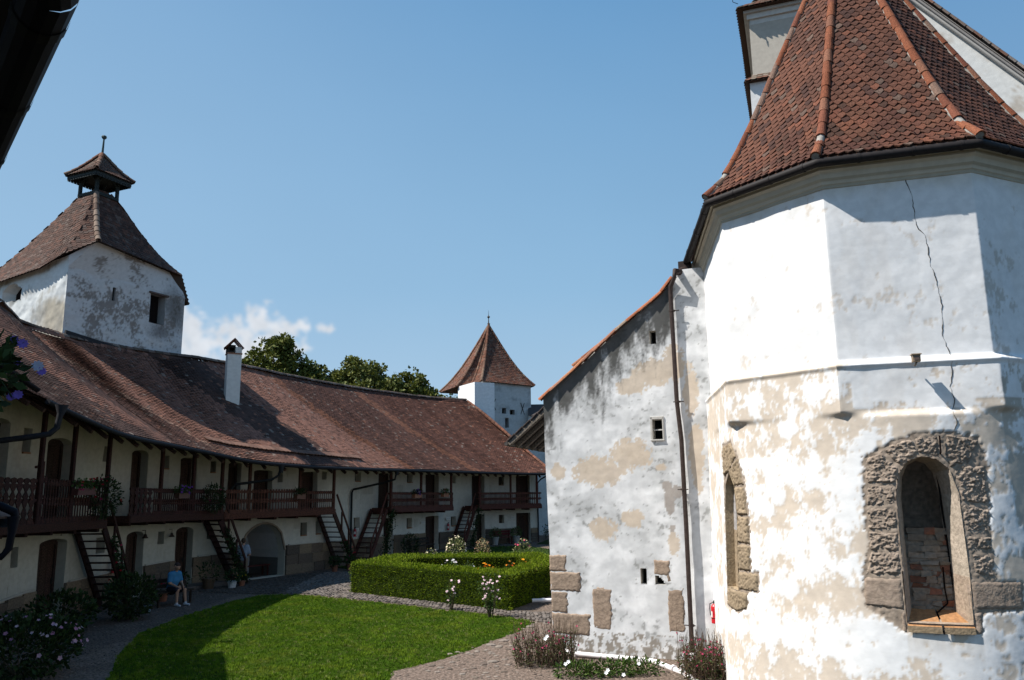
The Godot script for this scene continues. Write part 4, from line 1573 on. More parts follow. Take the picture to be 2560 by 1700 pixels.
func ax_tone(d: float, h: float) -> Color:
	var p := xp(d, h)
	var n1 := nA.get_noise_2d(d * 1.1 + 3.0, h * 1.3)
	var n2 := nC.get_noise_2d(d * 4.5, h * 3.5)
	var n3 := nA.get_noise_2d(d * 14.0, h * 10.0)
	var c := Color(0.66, 0.665, 0.67)
	# weathered grey veil and white remnants
	c = c.lerp(Color(0.80, 0.80, 0.805), smoothstep(-0.25, 0.35, n1 + n2 * 0.25))
	var veil := nC.get_noise_2d(d * 0.8 + 20.0, h * 0.9) + nA.get_noise_2d(d * 3.0, h * 4.5) * 0.35
	c = c.lerp(Color(0.46, 0.465, 0.465), smoothstep(-0.05, 0.6, veil + (0.05 if h > 1.7 else -0.15)) * 0.65)
	# small dark lichen marks
	var lich := nA.get_noise_2d(d * 5.0 + 31.0, h * 6.0) + 0.5 * veil + n3 * 0.2
	c = c.lerp(Color(0.27, 0.27, 0.26), smoothstep(0.40, 0.62, lich) * 0.75)
	var s := spot(d, h, [2.6, 6.35, 0.62, 0.36, 2.1, 6.05, 0.45, 0.25, 3.1, 6.5, 0.3, 0.5, 2.0, 4.45, 0.55, 0.42, 1.2, 4.1, 0.7, 0.42, 0.2, 4.1, 0.2, 0.22, 1.3, 2.75, 0.4, 0.3, 2.9, 2.45, 0.14, 0.3, 3.45, 5.9, 0.2, 0.7, 3.5, 4.4, 0.2, 0.9, 2.0, 3.0, 0.3, 0.25, 2.72, 4.15, 0.16, 0.1])
	var f := smoothstep(0.0, 0.1, s + (n2 * 0.55 + n3 * 0.4 + n1 * 0.3) * 0.75 - 0.10)
	if s > 0.0: c = c.lerp(Color(0.60, 0.49, 0.375), f * 0.85)
	# soot run down from the coping
	var below := ax_top(d) - h
	var run := nA.get_noise_2d(d * 1.5, h * 0.5 + 7.0) * 0.9 + nC.get_noise_2d(d * 6.0, h * 1.1) * 0.4 + n3 * 0.25
	var k := smoothstep(1.45, 0.35, below - run * 1.35) * smoothstep(3.25, 3.05, d)
	c = c.lerp(Color(0.055, 0.054, 0.05), k * 0.92)
	# bare grey render where plaster fell
	var g := spot(d, h, [2.80, 3.72, 0.12, 0.14, 2.86, 3.45, 0.13, 0.36, 3.02, 3.6, 0.16, 0.16, 2.84, 3.2, 0.09, 0.14, 2.88, 2.8, 0.075, 0.09])
	if g > 0.0 and g + n2 * 0.3 + n3 * 0.2 > 0.08: c = Color(0.40, 0.36, 0.33) * (1.0 + 0.1 * n3)
	# broken plaster at the foot
	if h < 0.5:
		var t := smoothstep(0.02, 0.10, n2 * 0.9 + n3 * 0.5 + (0.46 - h) * 0.55 - 0.12)
		c = c.lerp(Color(0.30, 0.27, 0.235), t)
	return c

func annex() -> void:
	var a := thing("church_annex", "white lean-to annex with soot-streaked wall, corner stones and sloping tiled coping", "building", xp(1.6, 0, -1.0))
	var wins := [[2.11, 2.25, 1.56, 1.91, 0.0], [2.44, 2.68, 1.57, 1.76, 0.12], [2.55, 2.71, 7.02, 7.34, 0.0], [2.53, 2.77, 4.79, 5.24, 0.0]]
	var b := MB.new()
	var st := 0.03
	var nu := int(5.35 / st)
	var nv := int(8.9 / st)
	var pos := PackedVector3Array()
	var cs := PackedColorArray()
	var hole := PackedByteArray()
	hole.resize((nu - 1) * (nv - 1))
	var dd := PackedFloat32Array()
	# columns snapped to the window sides
	for i in nu:
		var d := 5.3 * i / (nu - 1)
		for w in wins:
			for e in 2:
				if absf(d - w[e]) < st * 0.5: d = w[e]
		dd.append(d)
	var hs := PackedFloat32Array()
	for j in nv:
		var t := float(j) / (nv - 1)
		hs.append(t)
	for j in nv:
		for i in nu:
			var d := dd[i]
			var h := hs[j] * 8.75
			for w in wins:
				for e in [2, 3]:
					if absf(h - w[e]) < 0.015: h = w[e]
			h = minf(h, ax_top(d))
			var l := ax_left(h)
			var x := l * (1.0 - d) + d if d < 1.0 else d
			var e := 0.012 * nB.get_noise_2d(d * 0.9, h * 0.9) + 0.0022 * nA.get_noise_2d(d * 3.0, h * 3.0)
			pos.append(xp(x, h, e))
			cs.append(ax_tone(x, h))
	for j in nv - 1:
		for i in nu - 1:
			var d := (dd[i] + dd[i + 1]) / 2
			var h := 8.75 * (hs[j] + hs[j + 1]) / 2
			for w in wins:
				var head: float = w[3]
				if w[4] > 0.0:
					head = w[3] - 0.19 * maxf(0.0, (d - w[0]) / (w[1] - w[0])) ** 2
				if d > w[0] and d < w[1] and h > w[2] and h < head: hole[j * (nu - 1) + i] = 1
	b.grid(nu, nv, pos, cs, hole)
	# side wall and back
	for k in 20:
		var y0 := 0.29 * k
		var y1 := 0.29 * (k + 1)
		b.col = ax_tone(-0.1, y0) * 0.97
		b.quad(xp(ax_left(y0) , y0, -4.5), xp(ax_left(y0), y0, 0.0), xp(ax_left(y1), y1, 0.0), xp(ax_left(y1), y1, -4.5))
	put(b, "wall", M.plaster, a)
	for w in wins:
		b = MB.new()
		var dp := 0.3
		b.col = Color(0.55, 0.52, 0.47)
		b.quad(xp(w[0], w[2], 0.0), xp(w[0], w[2], -dp), xp(w[0], w[3], -dp), xp(w[0], w[3], 0.0))
		b.quad(xp(w[1], w[2], -dp), xp(w[1], w[2], 0.0), xp(w[1], w[3], 0.0), xp(w[1], w[3], -dp))
		b.quad(xp(w[0], w[2], -dp), xp(w[0], w[2], 0.0), xp(w[1], w[2], 0.0), xp(w[1], w[2], -dp))
		b.quad(xp(w[0], w[3], 0.0), xp(w[0], w[3], -dp), xp(w[1], w[3], -dp), xp(w[1], w[3], 0.0))
		b.col = Color(0.012, 0.012, 0.014)
		b.quad(xp(w[0], w[2], -dp), xp(w[1], w[2], -dp), xp(w[1], w[3], -dp), xp(w[0], w[3], -dp))
		var win := put(b, "window", M.plaster, a)
		if w[2] > 4.0 and w[2] < 6.0:
			b = MB.new()
			b.col = Color(0.5, 0.48, 0.45)
			var y: float = lerpf(w[2], w[3], 0.48)
			b.beam(xp(w[0] - 0.02, w[2] - 0.02, 0.005), xp(w[0] - 0.02, w[3] + 0.06, 0.005), 0.05, 0.05, ax_n)
			b.beam(xp(w[1] + 0.01, w[2] - 0.02, 0.005), xp(w[1] + 0.01, w[3] + 0.06, 0.005), 0.03, 0.05, ax_n)
			b.beam(xp(w[0] - 0.04, w[3] + 0.04, 0.005), xp(w[1] + 0.03, w[3] + 0.04, 0.005), 0.07, 0.05, ax_n)
			b.beam(xp(w[0], y, -0.06), xp(w[1], y, -0.06), 0.03, 0.03, ax_n)
			b.beam(xp(w[0] - 0.04, w[2] - 0.02, 0.01), xp(w[1] + 0.03, w[2] - 0.02, 0.01), 0.03, 0.06, ax_n)
			put(b, "frame", M.plaster, win)
	# corner stones and built-in slabs
	var sc := Color(0.345, 0.262, 0.20)
	for q in [[-0.06, 1.79, 0.34, 2.16, 0.006], [-0.05, 1.35, 0.70, 1.77, 0.02], [-0.03, 0.87, 0.37, 1.33, 0.012], [-0.03, 0.40, 0.90, 0.85, 0.02], [-0.02, -0.06, 0.27, 0.38, 0.006], [0.97, 0.51, 1.41, 1.46, 0.004], [2.70, 0.55, 3.06, 1.50, 0.004], [2.43, 1.77, 2.78, 2.09, 0.004], [2.70, 1.62, 2.78, 1.79, 0.004]]:
		var s := MB.new()
		slab(s, q[0], q[1], q[2], q[3], q[4], vary(sc, 0.08))
		put(s, "stone", M.stone, a)
	# coping of half-round tiles, two rows (front edge and the parapet behind)
	var rm := ridge_mesh(0.085, 0.065, 0.42)
	var l := []
	for d in [-0.2, 0.54, 1.77, 2.86, 3.22]: l.append(xp(d, ax_top(d) + 0.0, 0.02))
	ridge_line(l, rm, 0.36, a, [Color(0.42, 0.15, 0.075), Color(0.36, 0.17, 0.11), Color(0.32, 0.24, 0.18), Color(0.44, 0.19, 0.10)], "coping_tile")
	b = MB.new()
	b.col = Color(0.42, 0.40, 0.37)
	b.quad(xp(0.55, 5.5, -0.45), xp(3.3, 5.5, -0.45), xp(3.3, 8.62, -0.45), xp(0.55, 6.68, -0.45))
	b.quad(xp(0.55, 5.5, -0.7), xp(0.55, 5.5, -0.45), xp(0.55, 6.68, -0.45), xp(0.55, 6.68, -0.7))
	b.quad(xp(-0.14, 5.78, 0.0), xp(0.55, 6.36, 0.0), xp(0.55, 6.36, -0.45), xp(-0.14, 5.78, -0.45))
	b.quad(xp(0.55, 6.36, 0.0), xp(3.3, 8.6, 0.0), xp(3.3, 8.6, -0.45), xp(0.55, 6.36, -0.45))
	put(b, "parapet", M.plaster, a)
	l = [xp(0.5, 6.68, -0.52), xp(1.77, 7.56, -0.52), xp(3.3, 8.68, -0.52)]
	ridge_line(l, ridge_mesh(0.08, 0.06, 0.36), 0.31, a, [Color(0.38, 0.13, 0.065), Color(0.32, 0.125, 0.07), Color(0.4, 0.17, 0.09)], "coping_tile")
	# its roof behind
	b = MB.new()
	b.col = Color(0.08, 0.05, 0.04)
	b.quad(xp(-0.25, 5.86, -0.45), xp(0.56, 6.6, -0.45), xp(0.56, 6.6, -4.0), xp(-0.25, 5.86, -4.0))
	b.quad(xp(0.56, 6.66, -0.7), xp(3.4, 8.66, -0.7), xp(3.4, 8.66, -4.0), xp(0.56, 6.66, -4.0))
	b.quad(xp(-0.25, 5.72, -4.0), xp(-0.25, 5.72, -0.45), xp(-0.25, 5.86, -0.45), xp(-0.25, 5.86, -4.0))
	put(b, "roof", M.tile, a)
	# brown rainwater pipe with its head, in the corner by the choir
	b = MB.new()
	b.col = Color(0.055, 0.040, 0.036)
	var hd := Vector3(4.22, 9.0, -18.3)
	b.tube([hd + Vector3(-0.02, -0.2, 0.05), xp(3.27, 8.68, 0.24), xp(3.25, 8.52, 0.22), xp(3.14, 8.34, 0.12), xp(3.12, 8.2, 0.10), xp(3.14, 5.64, 0.10), xp(3.2, 4.75, 0.10), xp(3.21, 2.85, 0.11), xp(3.2, 0.14, 0.12)], 0.052, 10)
	for y in [7.75, 5.62, 3.65, 0.75]:
		b.tube([xp(3.06, y, 0.11), xp(3.30, y, 0.11)], 0.012, 6)
		b.tube([xp(3.14 + 0.01 * (8 - y), y - 0.02, 0.105), xp(3.14 + 0.01 * (8 - y), y + 0.02, 0.105)], 0.062, 10)
	b.box(Transform3D(Basis.from_euler(Vector3(0, -0.4, 0)), hd + Vector3(-0.03, -0.12, 0.12)), Vector3(-0.14, -0.10, -0.12), Vector3(0.14, 0.14, 0.14))
	b.tube([hd + Vector3(-0.03, -0.2, 0.12), xp(3.27, 8.62, 0.24)], [0.13, 0.05], 10)
	put(b, "downpipe", M.metal, a)

func slab(s: MB, d0: float, h0: float, d1: float, h1: float, proud: float, c: Color) -> void:
	var nu := int((d1 - d0) / 0.025) + 2
	var nv := int((h1 - h0) / 0.025) + 2
	var pos := PackedVector3Array()
	var cs := PackedColorArray()
	for j in nv:
		for i in nu:
			var u := clampf((i - 1.0) / (nu - 3.0), 0.0, 1.0)
			var v := clampf((j - 1.0) / (nv - 3.0), 0.0, 1.0)
			var d := lerpf(d0, d1, u)
			var h := lerpf(h0, h1, v)
			var rim := i == 0 or j == 0 or i == nu - 1 or j == nv - 1
			var n2 := nC.get_noise_2d(d * 8.0, h * 8.0)
			d += 0.06 * nA.get_noise_2d(d * 3.0 + 5.0, h * 6.0) * (1.0 if u > 0.5 else 0.25)
			h += 0.03 * nA.get_noise_2d(d * 6.0, h * 3.0 + 9.0)
			var e := proud * 0.4 + 0.008 + 0.006 * n2 - (0.012 if minf(minf(u, 1 - u), minf(v, 1 - v)) < 0.04 else 0.0)
			pos.append(xp(d, h, -0.06 if rim else e))
			cs.append(c * (1.0 + 0.12 * n2 + 0.12 * nA.get_noise_2d(d * 2.0, h * 5.0)))
	s.grid(nu, nv, pos, cs)

# ---------------------------------------------------------------- things on the church walls
func extinguisher(label: String, t: Transform3D, red := Color(0.52, 0.012, 0.02)) -> void:
	# t: on the wall, y up, z out of it; bottom of the cylinder at the origin
	var e := thing("fire_extinguisher", label, "fire extinguisher", t.origin, "wall-hung red fire extinguishers")
	var b := MB.new()
	b.col = red
	b.lathe(t * Vector3(0, 0, 0.085), [Vector2(0.0, 0.0), Vector2(0.068, 0.0), Vector2(0.075, 0.015), Vector2(0.075, 0.31), Vector2(0.068, 0.35), Vector2(0.045, 0.385), Vector2(0.025, 0.40), Vector2(0.0, 0.40)], 16)
	put(b, "cylinder", M.paint, e)
	b = MB.new()
	b.col = Color(0.02, 0.02, 0.02)
	b.lathe(t * Vector3(0, 0.0, 0.085), [Vector2(0.077, 0.10), Vector2(0.077, 0.115)], 16)
	put(b, "band", M.metal, e)
	b = MB.new()
	b.col = Color(0.75, 0.73, 0.70)
	for i in 5:
		var a0 := deg_to_rad(150.0 + i * 18.0)
		var a1 := deg_to_rad(150.0 + (i + 1) * 18.0)
		var p0 := t * Vector3(0.0765 * cos(a0), 0.13, 0.085 + 0.0765 * sin(a0) * -1.0)
		var p1 := t * Vector3(0.0765 * cos(a1), 0.13, 0.085 + 0.0765 * sin(a1) * -1.0)
		b.quad(p0, p1, p1 + Vector3.UP * 0.12, p0 + Vector3.UP * 0.12)
	put(b, "label_sheet", M.ceramic, e)
	b = MB.new()
	b.col = Color(0.03, 0.03, 0.03)
	b.tube([t * Vector3(0, 0.39, 0.085), t * Vector3(0, 0.44, 0.085)], 0.02, 8)
	b.tube([t * Vector3(-0.02, 0.43, 0.085), t * Vector3(0.07, 0.45, 0.10)], 0.012, 6)
	b.tube([t * Vector3(-0.02, 0.45, 0.085), t * Vector3(0.05, 0.485, 0.10)], 0.012, 6)
	put(b, "valve_handle", M.metal, e)
	b = MB.new()
	b.col = Color(0.03, 0.03, 0.03)
	b.tube([t * Vector3(-0.02, 0.43, 0.085), t * Vector3(-0.09, 0.40, 0.09), t * Vector3(-0.098, 0.30, 0.09), t * Vector3(-0.09, 0.16, 0.09)], 0.011, 6)
	put(b, "hose", M.metal, e)

func church_bits() -> void:
	extinguisher("red fire extinguisher hung low on the white church wall beside the brown downpipe", xframe(3.72, 0.82, 0.01))
	# floodlight on the string course
	var q := q_of(-17.3)
	var p := apt(q, 5.60, 0.14)
	var z := apse_out(q, 5.6)
	var x := Vector3.UP.cross(z)
	var f := thing("floodlight", "small rusty box lamp standing on the string course of the choir", "lamp", p)
	var b := MB.new()
	b.col = Color(0.30, 0.22, 0.15)
	var t := frame(p, x, Vector3.UP, z)
	b.box(t, Vector3(-0.055, -0.02, -0.02), Vector3(0.055, 0.085, 0.11))
	put(b, "housing", M.metal, f)
	b = MB.new()
	b.col = Color(0.42, 0.33, 0.24)
	b.box(t, Vector3(-0.07, 0.085, -0.03), Vector3(0.07, 0.10, 0.13))
	put(b, "hood", M.metal, f)
	b = MB.new()
	b.col = Color(0.12, 0.08, 0.06)
	b.box(t, Vector3(-0.035, 0.0, 0.11), Vector3(0.035, 0.06, 0.115))
	put(b, "lens", M.paint, f)
	b = MB.new()
	b.col = Color(0.2, 0.17, 0.14)
	b.tube([t * Vector3(0, -0.06, -0.1), t * Vector3(0, -0.03, 0.05)], 0.015, 6)
	put(b, "bracket", M.metal, f)
	# white drain pipe along the foot of the annex
	b = MB.new()
	b.col = Color(0.80, 0.76, 0.76)
	b.tube([xp(0.35, 0.10, 0.35), xp(0.62, 0.07, 0.45), xp(2.35, 0.06, 0.55), xp(2.5, 0.06, 0.62), xp(3.0, 0.02, 1.05), xp(3.2, 0.02, 1.25), xp(3.6, 0.0, 1.9)], 0.055, 12)
	for k in [[0.62, 0.45, 1.0], [2.1, 0.535, 1.0], [2.95, 1.0, 0.5], [3.2, 1.25, 0.5]]:
		b.tube([xp(k[0], 0.05, k[1]), xp(k[0] + 0.08 * k[2], 0.05, k[1] + 0.02 + 0.08 * (1.0 - k[2]))], 0.064, 12)
	b.tube([xp(3.2, 0.16, 0.16), xp(3.2, 0.10, 0.3), xp(3.1, 0.03, 1.1)], 0.055, 12)
	var dp := thing("drain_pipe", "white plastic drain pipe lying along the foot of the annex wall", "pipe", xp(2.0, 0, 0.5))
	put(b, "pipe_run", M.paint, dp)
	b = MB.new()
	b.col = Color(0.78, 0.76, 0.78)
	b.tube([Vector3(0.55, 0.12, -26.3), Vector3(1.9, 0.14, -26.25)], 0.06, 12)
	b.tube([Vector3(0.85, 0.125, -26.29), Vector3(0.95, 0.126, -26.29)], 0.07, 12)
	tag(put(b, "drain_pipe", M.paint), "short white plastic drain pipe end between the hedge and the corner stones", "pipe")

# ---------------------------------------------------------------- nave gable and church tower behind the choir
func church_far() -> void:
	var d := Vector3(cos(deg_to_rad(22.0)), 0, sin(deg_to_rad(22.0)))
	var n := Vector3(-d.z, 0, d.x)
	var o := Vector3(11.92, 0, -20.83)
	var nv := thing("church_nave", "high white nave gable with tiled verge rising behind the choir roof", "church", o)
	var b := MB.new()
	var P := func(u: float, h: float, e := 0.0) -> Vector3: return o + d * u + Vector3.UP * h + n * e
	# verge: through (0, 17.3) and (2.2, 14.6)
	var nu := 70
	var nh := 90
	var pos := PackedVector3Array()
	var cs := PackedColorArray()
	for j in nh:
		for i in nu:
			var u := lerpf(-3.0, 4.2, float(i) / (nu - 1))
			var top := minf(17.75 - 1.26 * u, 18.4 + 1.26 * u)
			var h := lerpf(6.0, top, float(j) / (nh - 1))
			var p: Vector3 = P.call(u, h)
			pos.append(p)
			var f := smoothstep(0.02, 0.22, nA.get_noise_3d(p.x * 1.1, p.y * 1.1, p.z) + nC.get_noise_3d(p.x * 5.0, p.y * 5.0, p.z) * 0.4)
			cs.append(Color(0.72, 0.71, 0.69).lerp(Color(0.47, 0.41, 0.34), f * 0.8))
	b.grid(nu, nh, pos, cs)
	b.col = Color(0.6, 0.58, 0.55)
	b.quad(P.call(4.2, 0.0), P.call(4.2, 0.0, -8.0), P.call(4.2, 12.0, -8.0), P.call(4.2, 12.0))
	b.quad(P.call(-3.0, 0.0), P.call(4.2, 0.0), P.call(4.2, 6.0), P.call(-3.0, 6.0))
	put(b, "gable", M.plaster, nv)
	b = MB.new()
	b.col = Color(0.12, 0.07, 0.05)
	b.quad(P.call(-0.25, 18.12, 0.2), P.call(4.6, 12.0, 0.2), P.call(4.6, 12.0, -5.0), P.call(-0.25, 18.12, -5.0))
	b.quad(P.call(-3.0, 14.66, 0.2), P.call(-0.25, 18.12, 0.2), P.call(-0.25, 18.12, -5.0), P.call(-3.0, 14.66, -5.0))
	var roof := put(b, "roof", M.tile, nv)
	b = MB.new()
	b.col = Color(0.44, 0.42, 0.40)
	b.beam(P.call(-0.3, 18.06, 0.06), P.call(4.6, 11.89, 0.06), 0.12, 0.12, n)
	b.col = Color(0.30, 0.28, 0.27)
	b.beam(P.call(-0.3, 18.16, 0.14), P.call(4.6, 11.99, 0.14), 0.10, 0.06, n)
	put(b, "verge_board", M.plaster, nv)
	var l := []
	for k in 24: l.append(P.call(4.6 - 0.2 * k, 12.1 + 0.2 * k * 1.26, 0.12))
	ridge_line(l, ridge_mesh(0.12, 0.10, 0.34), 0.29, roof, [Color(0.22, 0.16, 0.13), Color(0.30, 0.25, 0.22), Color(0.26, 0.14, 0.10)], "verge_tile")
	# tower
	var tw := thing("church_tower", "square white church tower with tiled offsets rising behind the choir roof", "tower", Vector3(10, 0, -27))
	var a0 := Vector3(8.55, 0, -25.6)
	var dd := Vector3(cos(deg_to_rad(20.0)), 0, sin(deg_to_rad(20.0)))
	var nn := Vector3(-dd.z, 0, dd.x)
	var stage := func(bb: MB, u0: float, u1: float, dep: float, e: float, h0: float, h1: float, c: Color) -> void:
		bb.col = c
		bb.box(Transform3D(Basis(dd, Vector3.UP, nn), a0), Vector3(u0, h0, -dep), Vector3(u1, h1, e))
	b = MB.new()
	stage.call(b, 0.0, 5.0, 5.0, 0.0, 0.0, 17.75, Color(0.74, 0.74, 0.74))
	put(b, "lower_stage", M.plaster, tw)
	b = MB.new()
	var rows := 60
	stage.call(b, 0.12, 4.88, 4.88, -0.12, 17.75, 20.55, Color(0.50, 0.455, 0.395))
	put(b, "upper_stage", M.plaster, tw)
	b = MB.new()
	stage.call(b, 0.16, 3.0, 3.0, -0.115, 20.0, 20.2, Color(0.62, 0.6, 0.56))
	stage.call(b, 0.05, 4.95, 4.95, -0.04, 20.2, 20.4, Color(0.66, 0.64, 0.60))
	stage.call(b, -0.05, 5.05, 5.05, 0.06, 20.4, 20.55, Color(0.58, 0.56, 0.52))
	stage.call(b, 0.1, 4.9, 4.9, -0.1, 17.86, 17.95, Color(0.66, 0.64, 0.6))
	put(b, "cornice", M.plaster, tw)
	b = MB.new()
	stage.call(b, 0.5, 4.5, 4.5, -0.5, 20.5, 24.0, Color(0.72, 0.71, 0.7))
	put(b, "belfry", M.plaster, tw)
	b = MB.new()
	b.col = Color(0.01, 0.01, 0.01)
	b.box(Transform3D(Basis(dd, Vector3.UP, nn), a0), Vector3(1.62, 19.0, -0.2), Vector3(1.78, 19.75, -0.116))
	put(b, "window", M.plaster, tw)
	# offset roofs with tiles on the two sides that show
	var tm := tile_mesh(0.2, 0.34, 0.02, 0.05, 0.03, true)
	for lev in [[17.72, -0.16, 0.30, 0.14], [20.52, -0.26, 0.62, 0.52]]:
		var ts := []
		var at := []
		var y: float = lev[0]
		var oo: float = lev[1]
		var hh: float = lev[2]
		var inn: float = lev[3]
		var c0 := a0 + dd * oo - nn * oo
		var c1 := a0 + dd * (5.0 - oo) - nn * oo
		var c2 := a0 + dd * oo - nn * (5.0 - oo)
		var k0 := a0 + dd * inn - nn * inn + Vector3.UP * hh
		var k1 := a0 + dd * (5.0 - inn) - nn * inn + Vector3.UP * hh
		var k2 := a0 + dd * inn - nn * (5.0 - inn) + Vector3.UP * hh
		var f1 := func(a: float, t: float) -> Vector3: return c0.lerp(c1, a).lerp(k0.lerp(k1, a), t) + Vector3.UP * y
		var f2 := func(a: float, t: float) -> Vector3: return c2.lerp(c0, a).lerp(k2.lerp(k0, a), t) + Vector3.UP * y
		b = MB.new()
		b.col = Color(0.1, 0.06, 0.045)
		sheet(b, f1, 1, 1, 0.01)
		sheet(b, f2, 1, 1, 0.01)
		b.quad(c0 + Vector3.UP * (y - 0.012), c2 + Vector3.UP * (y - 0.012), k2 + Vector3.UP * (y - hh - 0.03), k0 + Vector3.UP * (y - hh - 0.03))
		b.quad(c1 + Vector3.UP * (y - 0.012), c0 + Vector3.UP * (y - 0.012), k0 + Vector3.UP * (y - hh - 0.03), k1 + Vector3.UP * (y - hh - 0.03))
		var rf := put(b, "offset_roof", M.tile, tw)
		tile_rows(f1, 0.2, 0.17, ts, at)
		tile_rows(f2, 0.2, 0.17, ts, at)
		var cc := []
		for i in ts.size(): cc.append(vary(Color(0.2, 0.1, 0.07) if rng.randf() < 0.6 else Color(0.24, 0.19, 0.15), 0.25))
		lay_tiles(rf, tm, ts, cc, 60, Vector3(0, 3.8, 0))
	b = MB.new()
	b.col = Color(0.03, 0.03, 0.03)
	b.tube([a0 + Vector3(-0.3, 20.65, 0.25), a0 + Vector3(-0.5, 20.7, 0.3), a0 + Vector3(-0.5, 20.9, 0.3)], 0.012, 5)
	b.tube([a0 + Vector3(-0.1, 21.05, -0.1), a0 + Vector3(-0.15, 24.0, -0.1)], 0.02, 5)
	put(b, "lightning_rod", M.metal, tw)

# ---------------------------------------------------------------- the two fortress towers, the chimney, far walls
func hip_roof(parent: Node, E: Array, T: Array, curve: float, w: float, ex: float, cols: Array, most := 0, ridge := true) -> void:
	var b := MB.new()
	b.col = Color(0.09, 0.055, 0.04)
	var ts := []
	var at := []
	var n := E.size()
	var fs := []
	for i in n:
		var e0: Vector3 = E[i]
		var e1: Vector3 = E[(i + 1) % n]
		var t0: Vector3 = T[i % T.size()]
		var t1: Vector3 = T[(i + 1) % T.size()]
		var f := func(a: float, t: float) -> Vector3:
			var p := e0.lerp(e1, a).lerp(t0.lerp(t1, a), t)
			p.y -= curve * sin(PI * t) * (1.0 - t * 0.4)
			return p
		sheet(b, f, 1, 10, 0.015)
		fs.append(f)
	var r := put(b, "roof", M.tile, parent)
	for f in fs: tile_rows(f, w, ex, ts, at, 0.0, 0.04)
	var cs := []
	for i in ts.size():
		var p: Vector3 = (ts[i] as Transform3D).origin
		var c: Color = cols[rng.randi() % cols.size()]
		c = c.lerp(cols[0], 0.5 + 0.4 * nA.get_noise_3d(p.x, p.y, p.z))
		cs.append(vary(c, 0.25))
	lay_tiles(r, tile_mesh(w, ex * 1.9, 0.02, 0.05, 0.035, true), ts, cs, most)
	if ridge:
		for i in n:
			var l := []
			for k in 14: l.append((fs[i].call(0.0, k / 13.0) as Vector3) + Vector3.UP * 0.03)
			ridge_line(l, ridge_mesh(0.13, 0.10, 0.42), 0.36, r, [Color(0.18, 0.10, 0.07), Color(0.22, 0.14, 0.10), Color(0.19, 0.085, 0.055)], "hip_tile")

func stained_wall(b: MB, a: Vector3, c: Vector3, d: Vector3, e: Vector3, n: int, m: int, tone: Callable, amp := 0.03, hole = null) -> void:
	# a, c along the foot; d above c; e above a
	var pos := PackedVector3Array()
	var cs := PackedColorArray()
	var nn := (c - a).cross(e - a).normalized()
	var hh := PackedByteArray()
	for j in m + 1:
		for i in n + 1:
			var u := float(i) / n
			var v := float(j) / m
			var p := a.lerp(c, u).lerp(e.lerp(d, u), v)
			p += nn * amp * nB.get_noise_3d(p.x, p.y, p.z) * (1.0 if i > 0 and i < n and j > 0 and j < m else 0.0)
			pos.append(p)
			cs.append(tone.call(p))
	if hole != null:
		for j in m:
			for i in n:
				hh.append(1 if hole.call((i + 0.5) / n, (j + 0.5) / m) else 0)
	b.grid(n + 1, m + 1, pos, cs, hh)

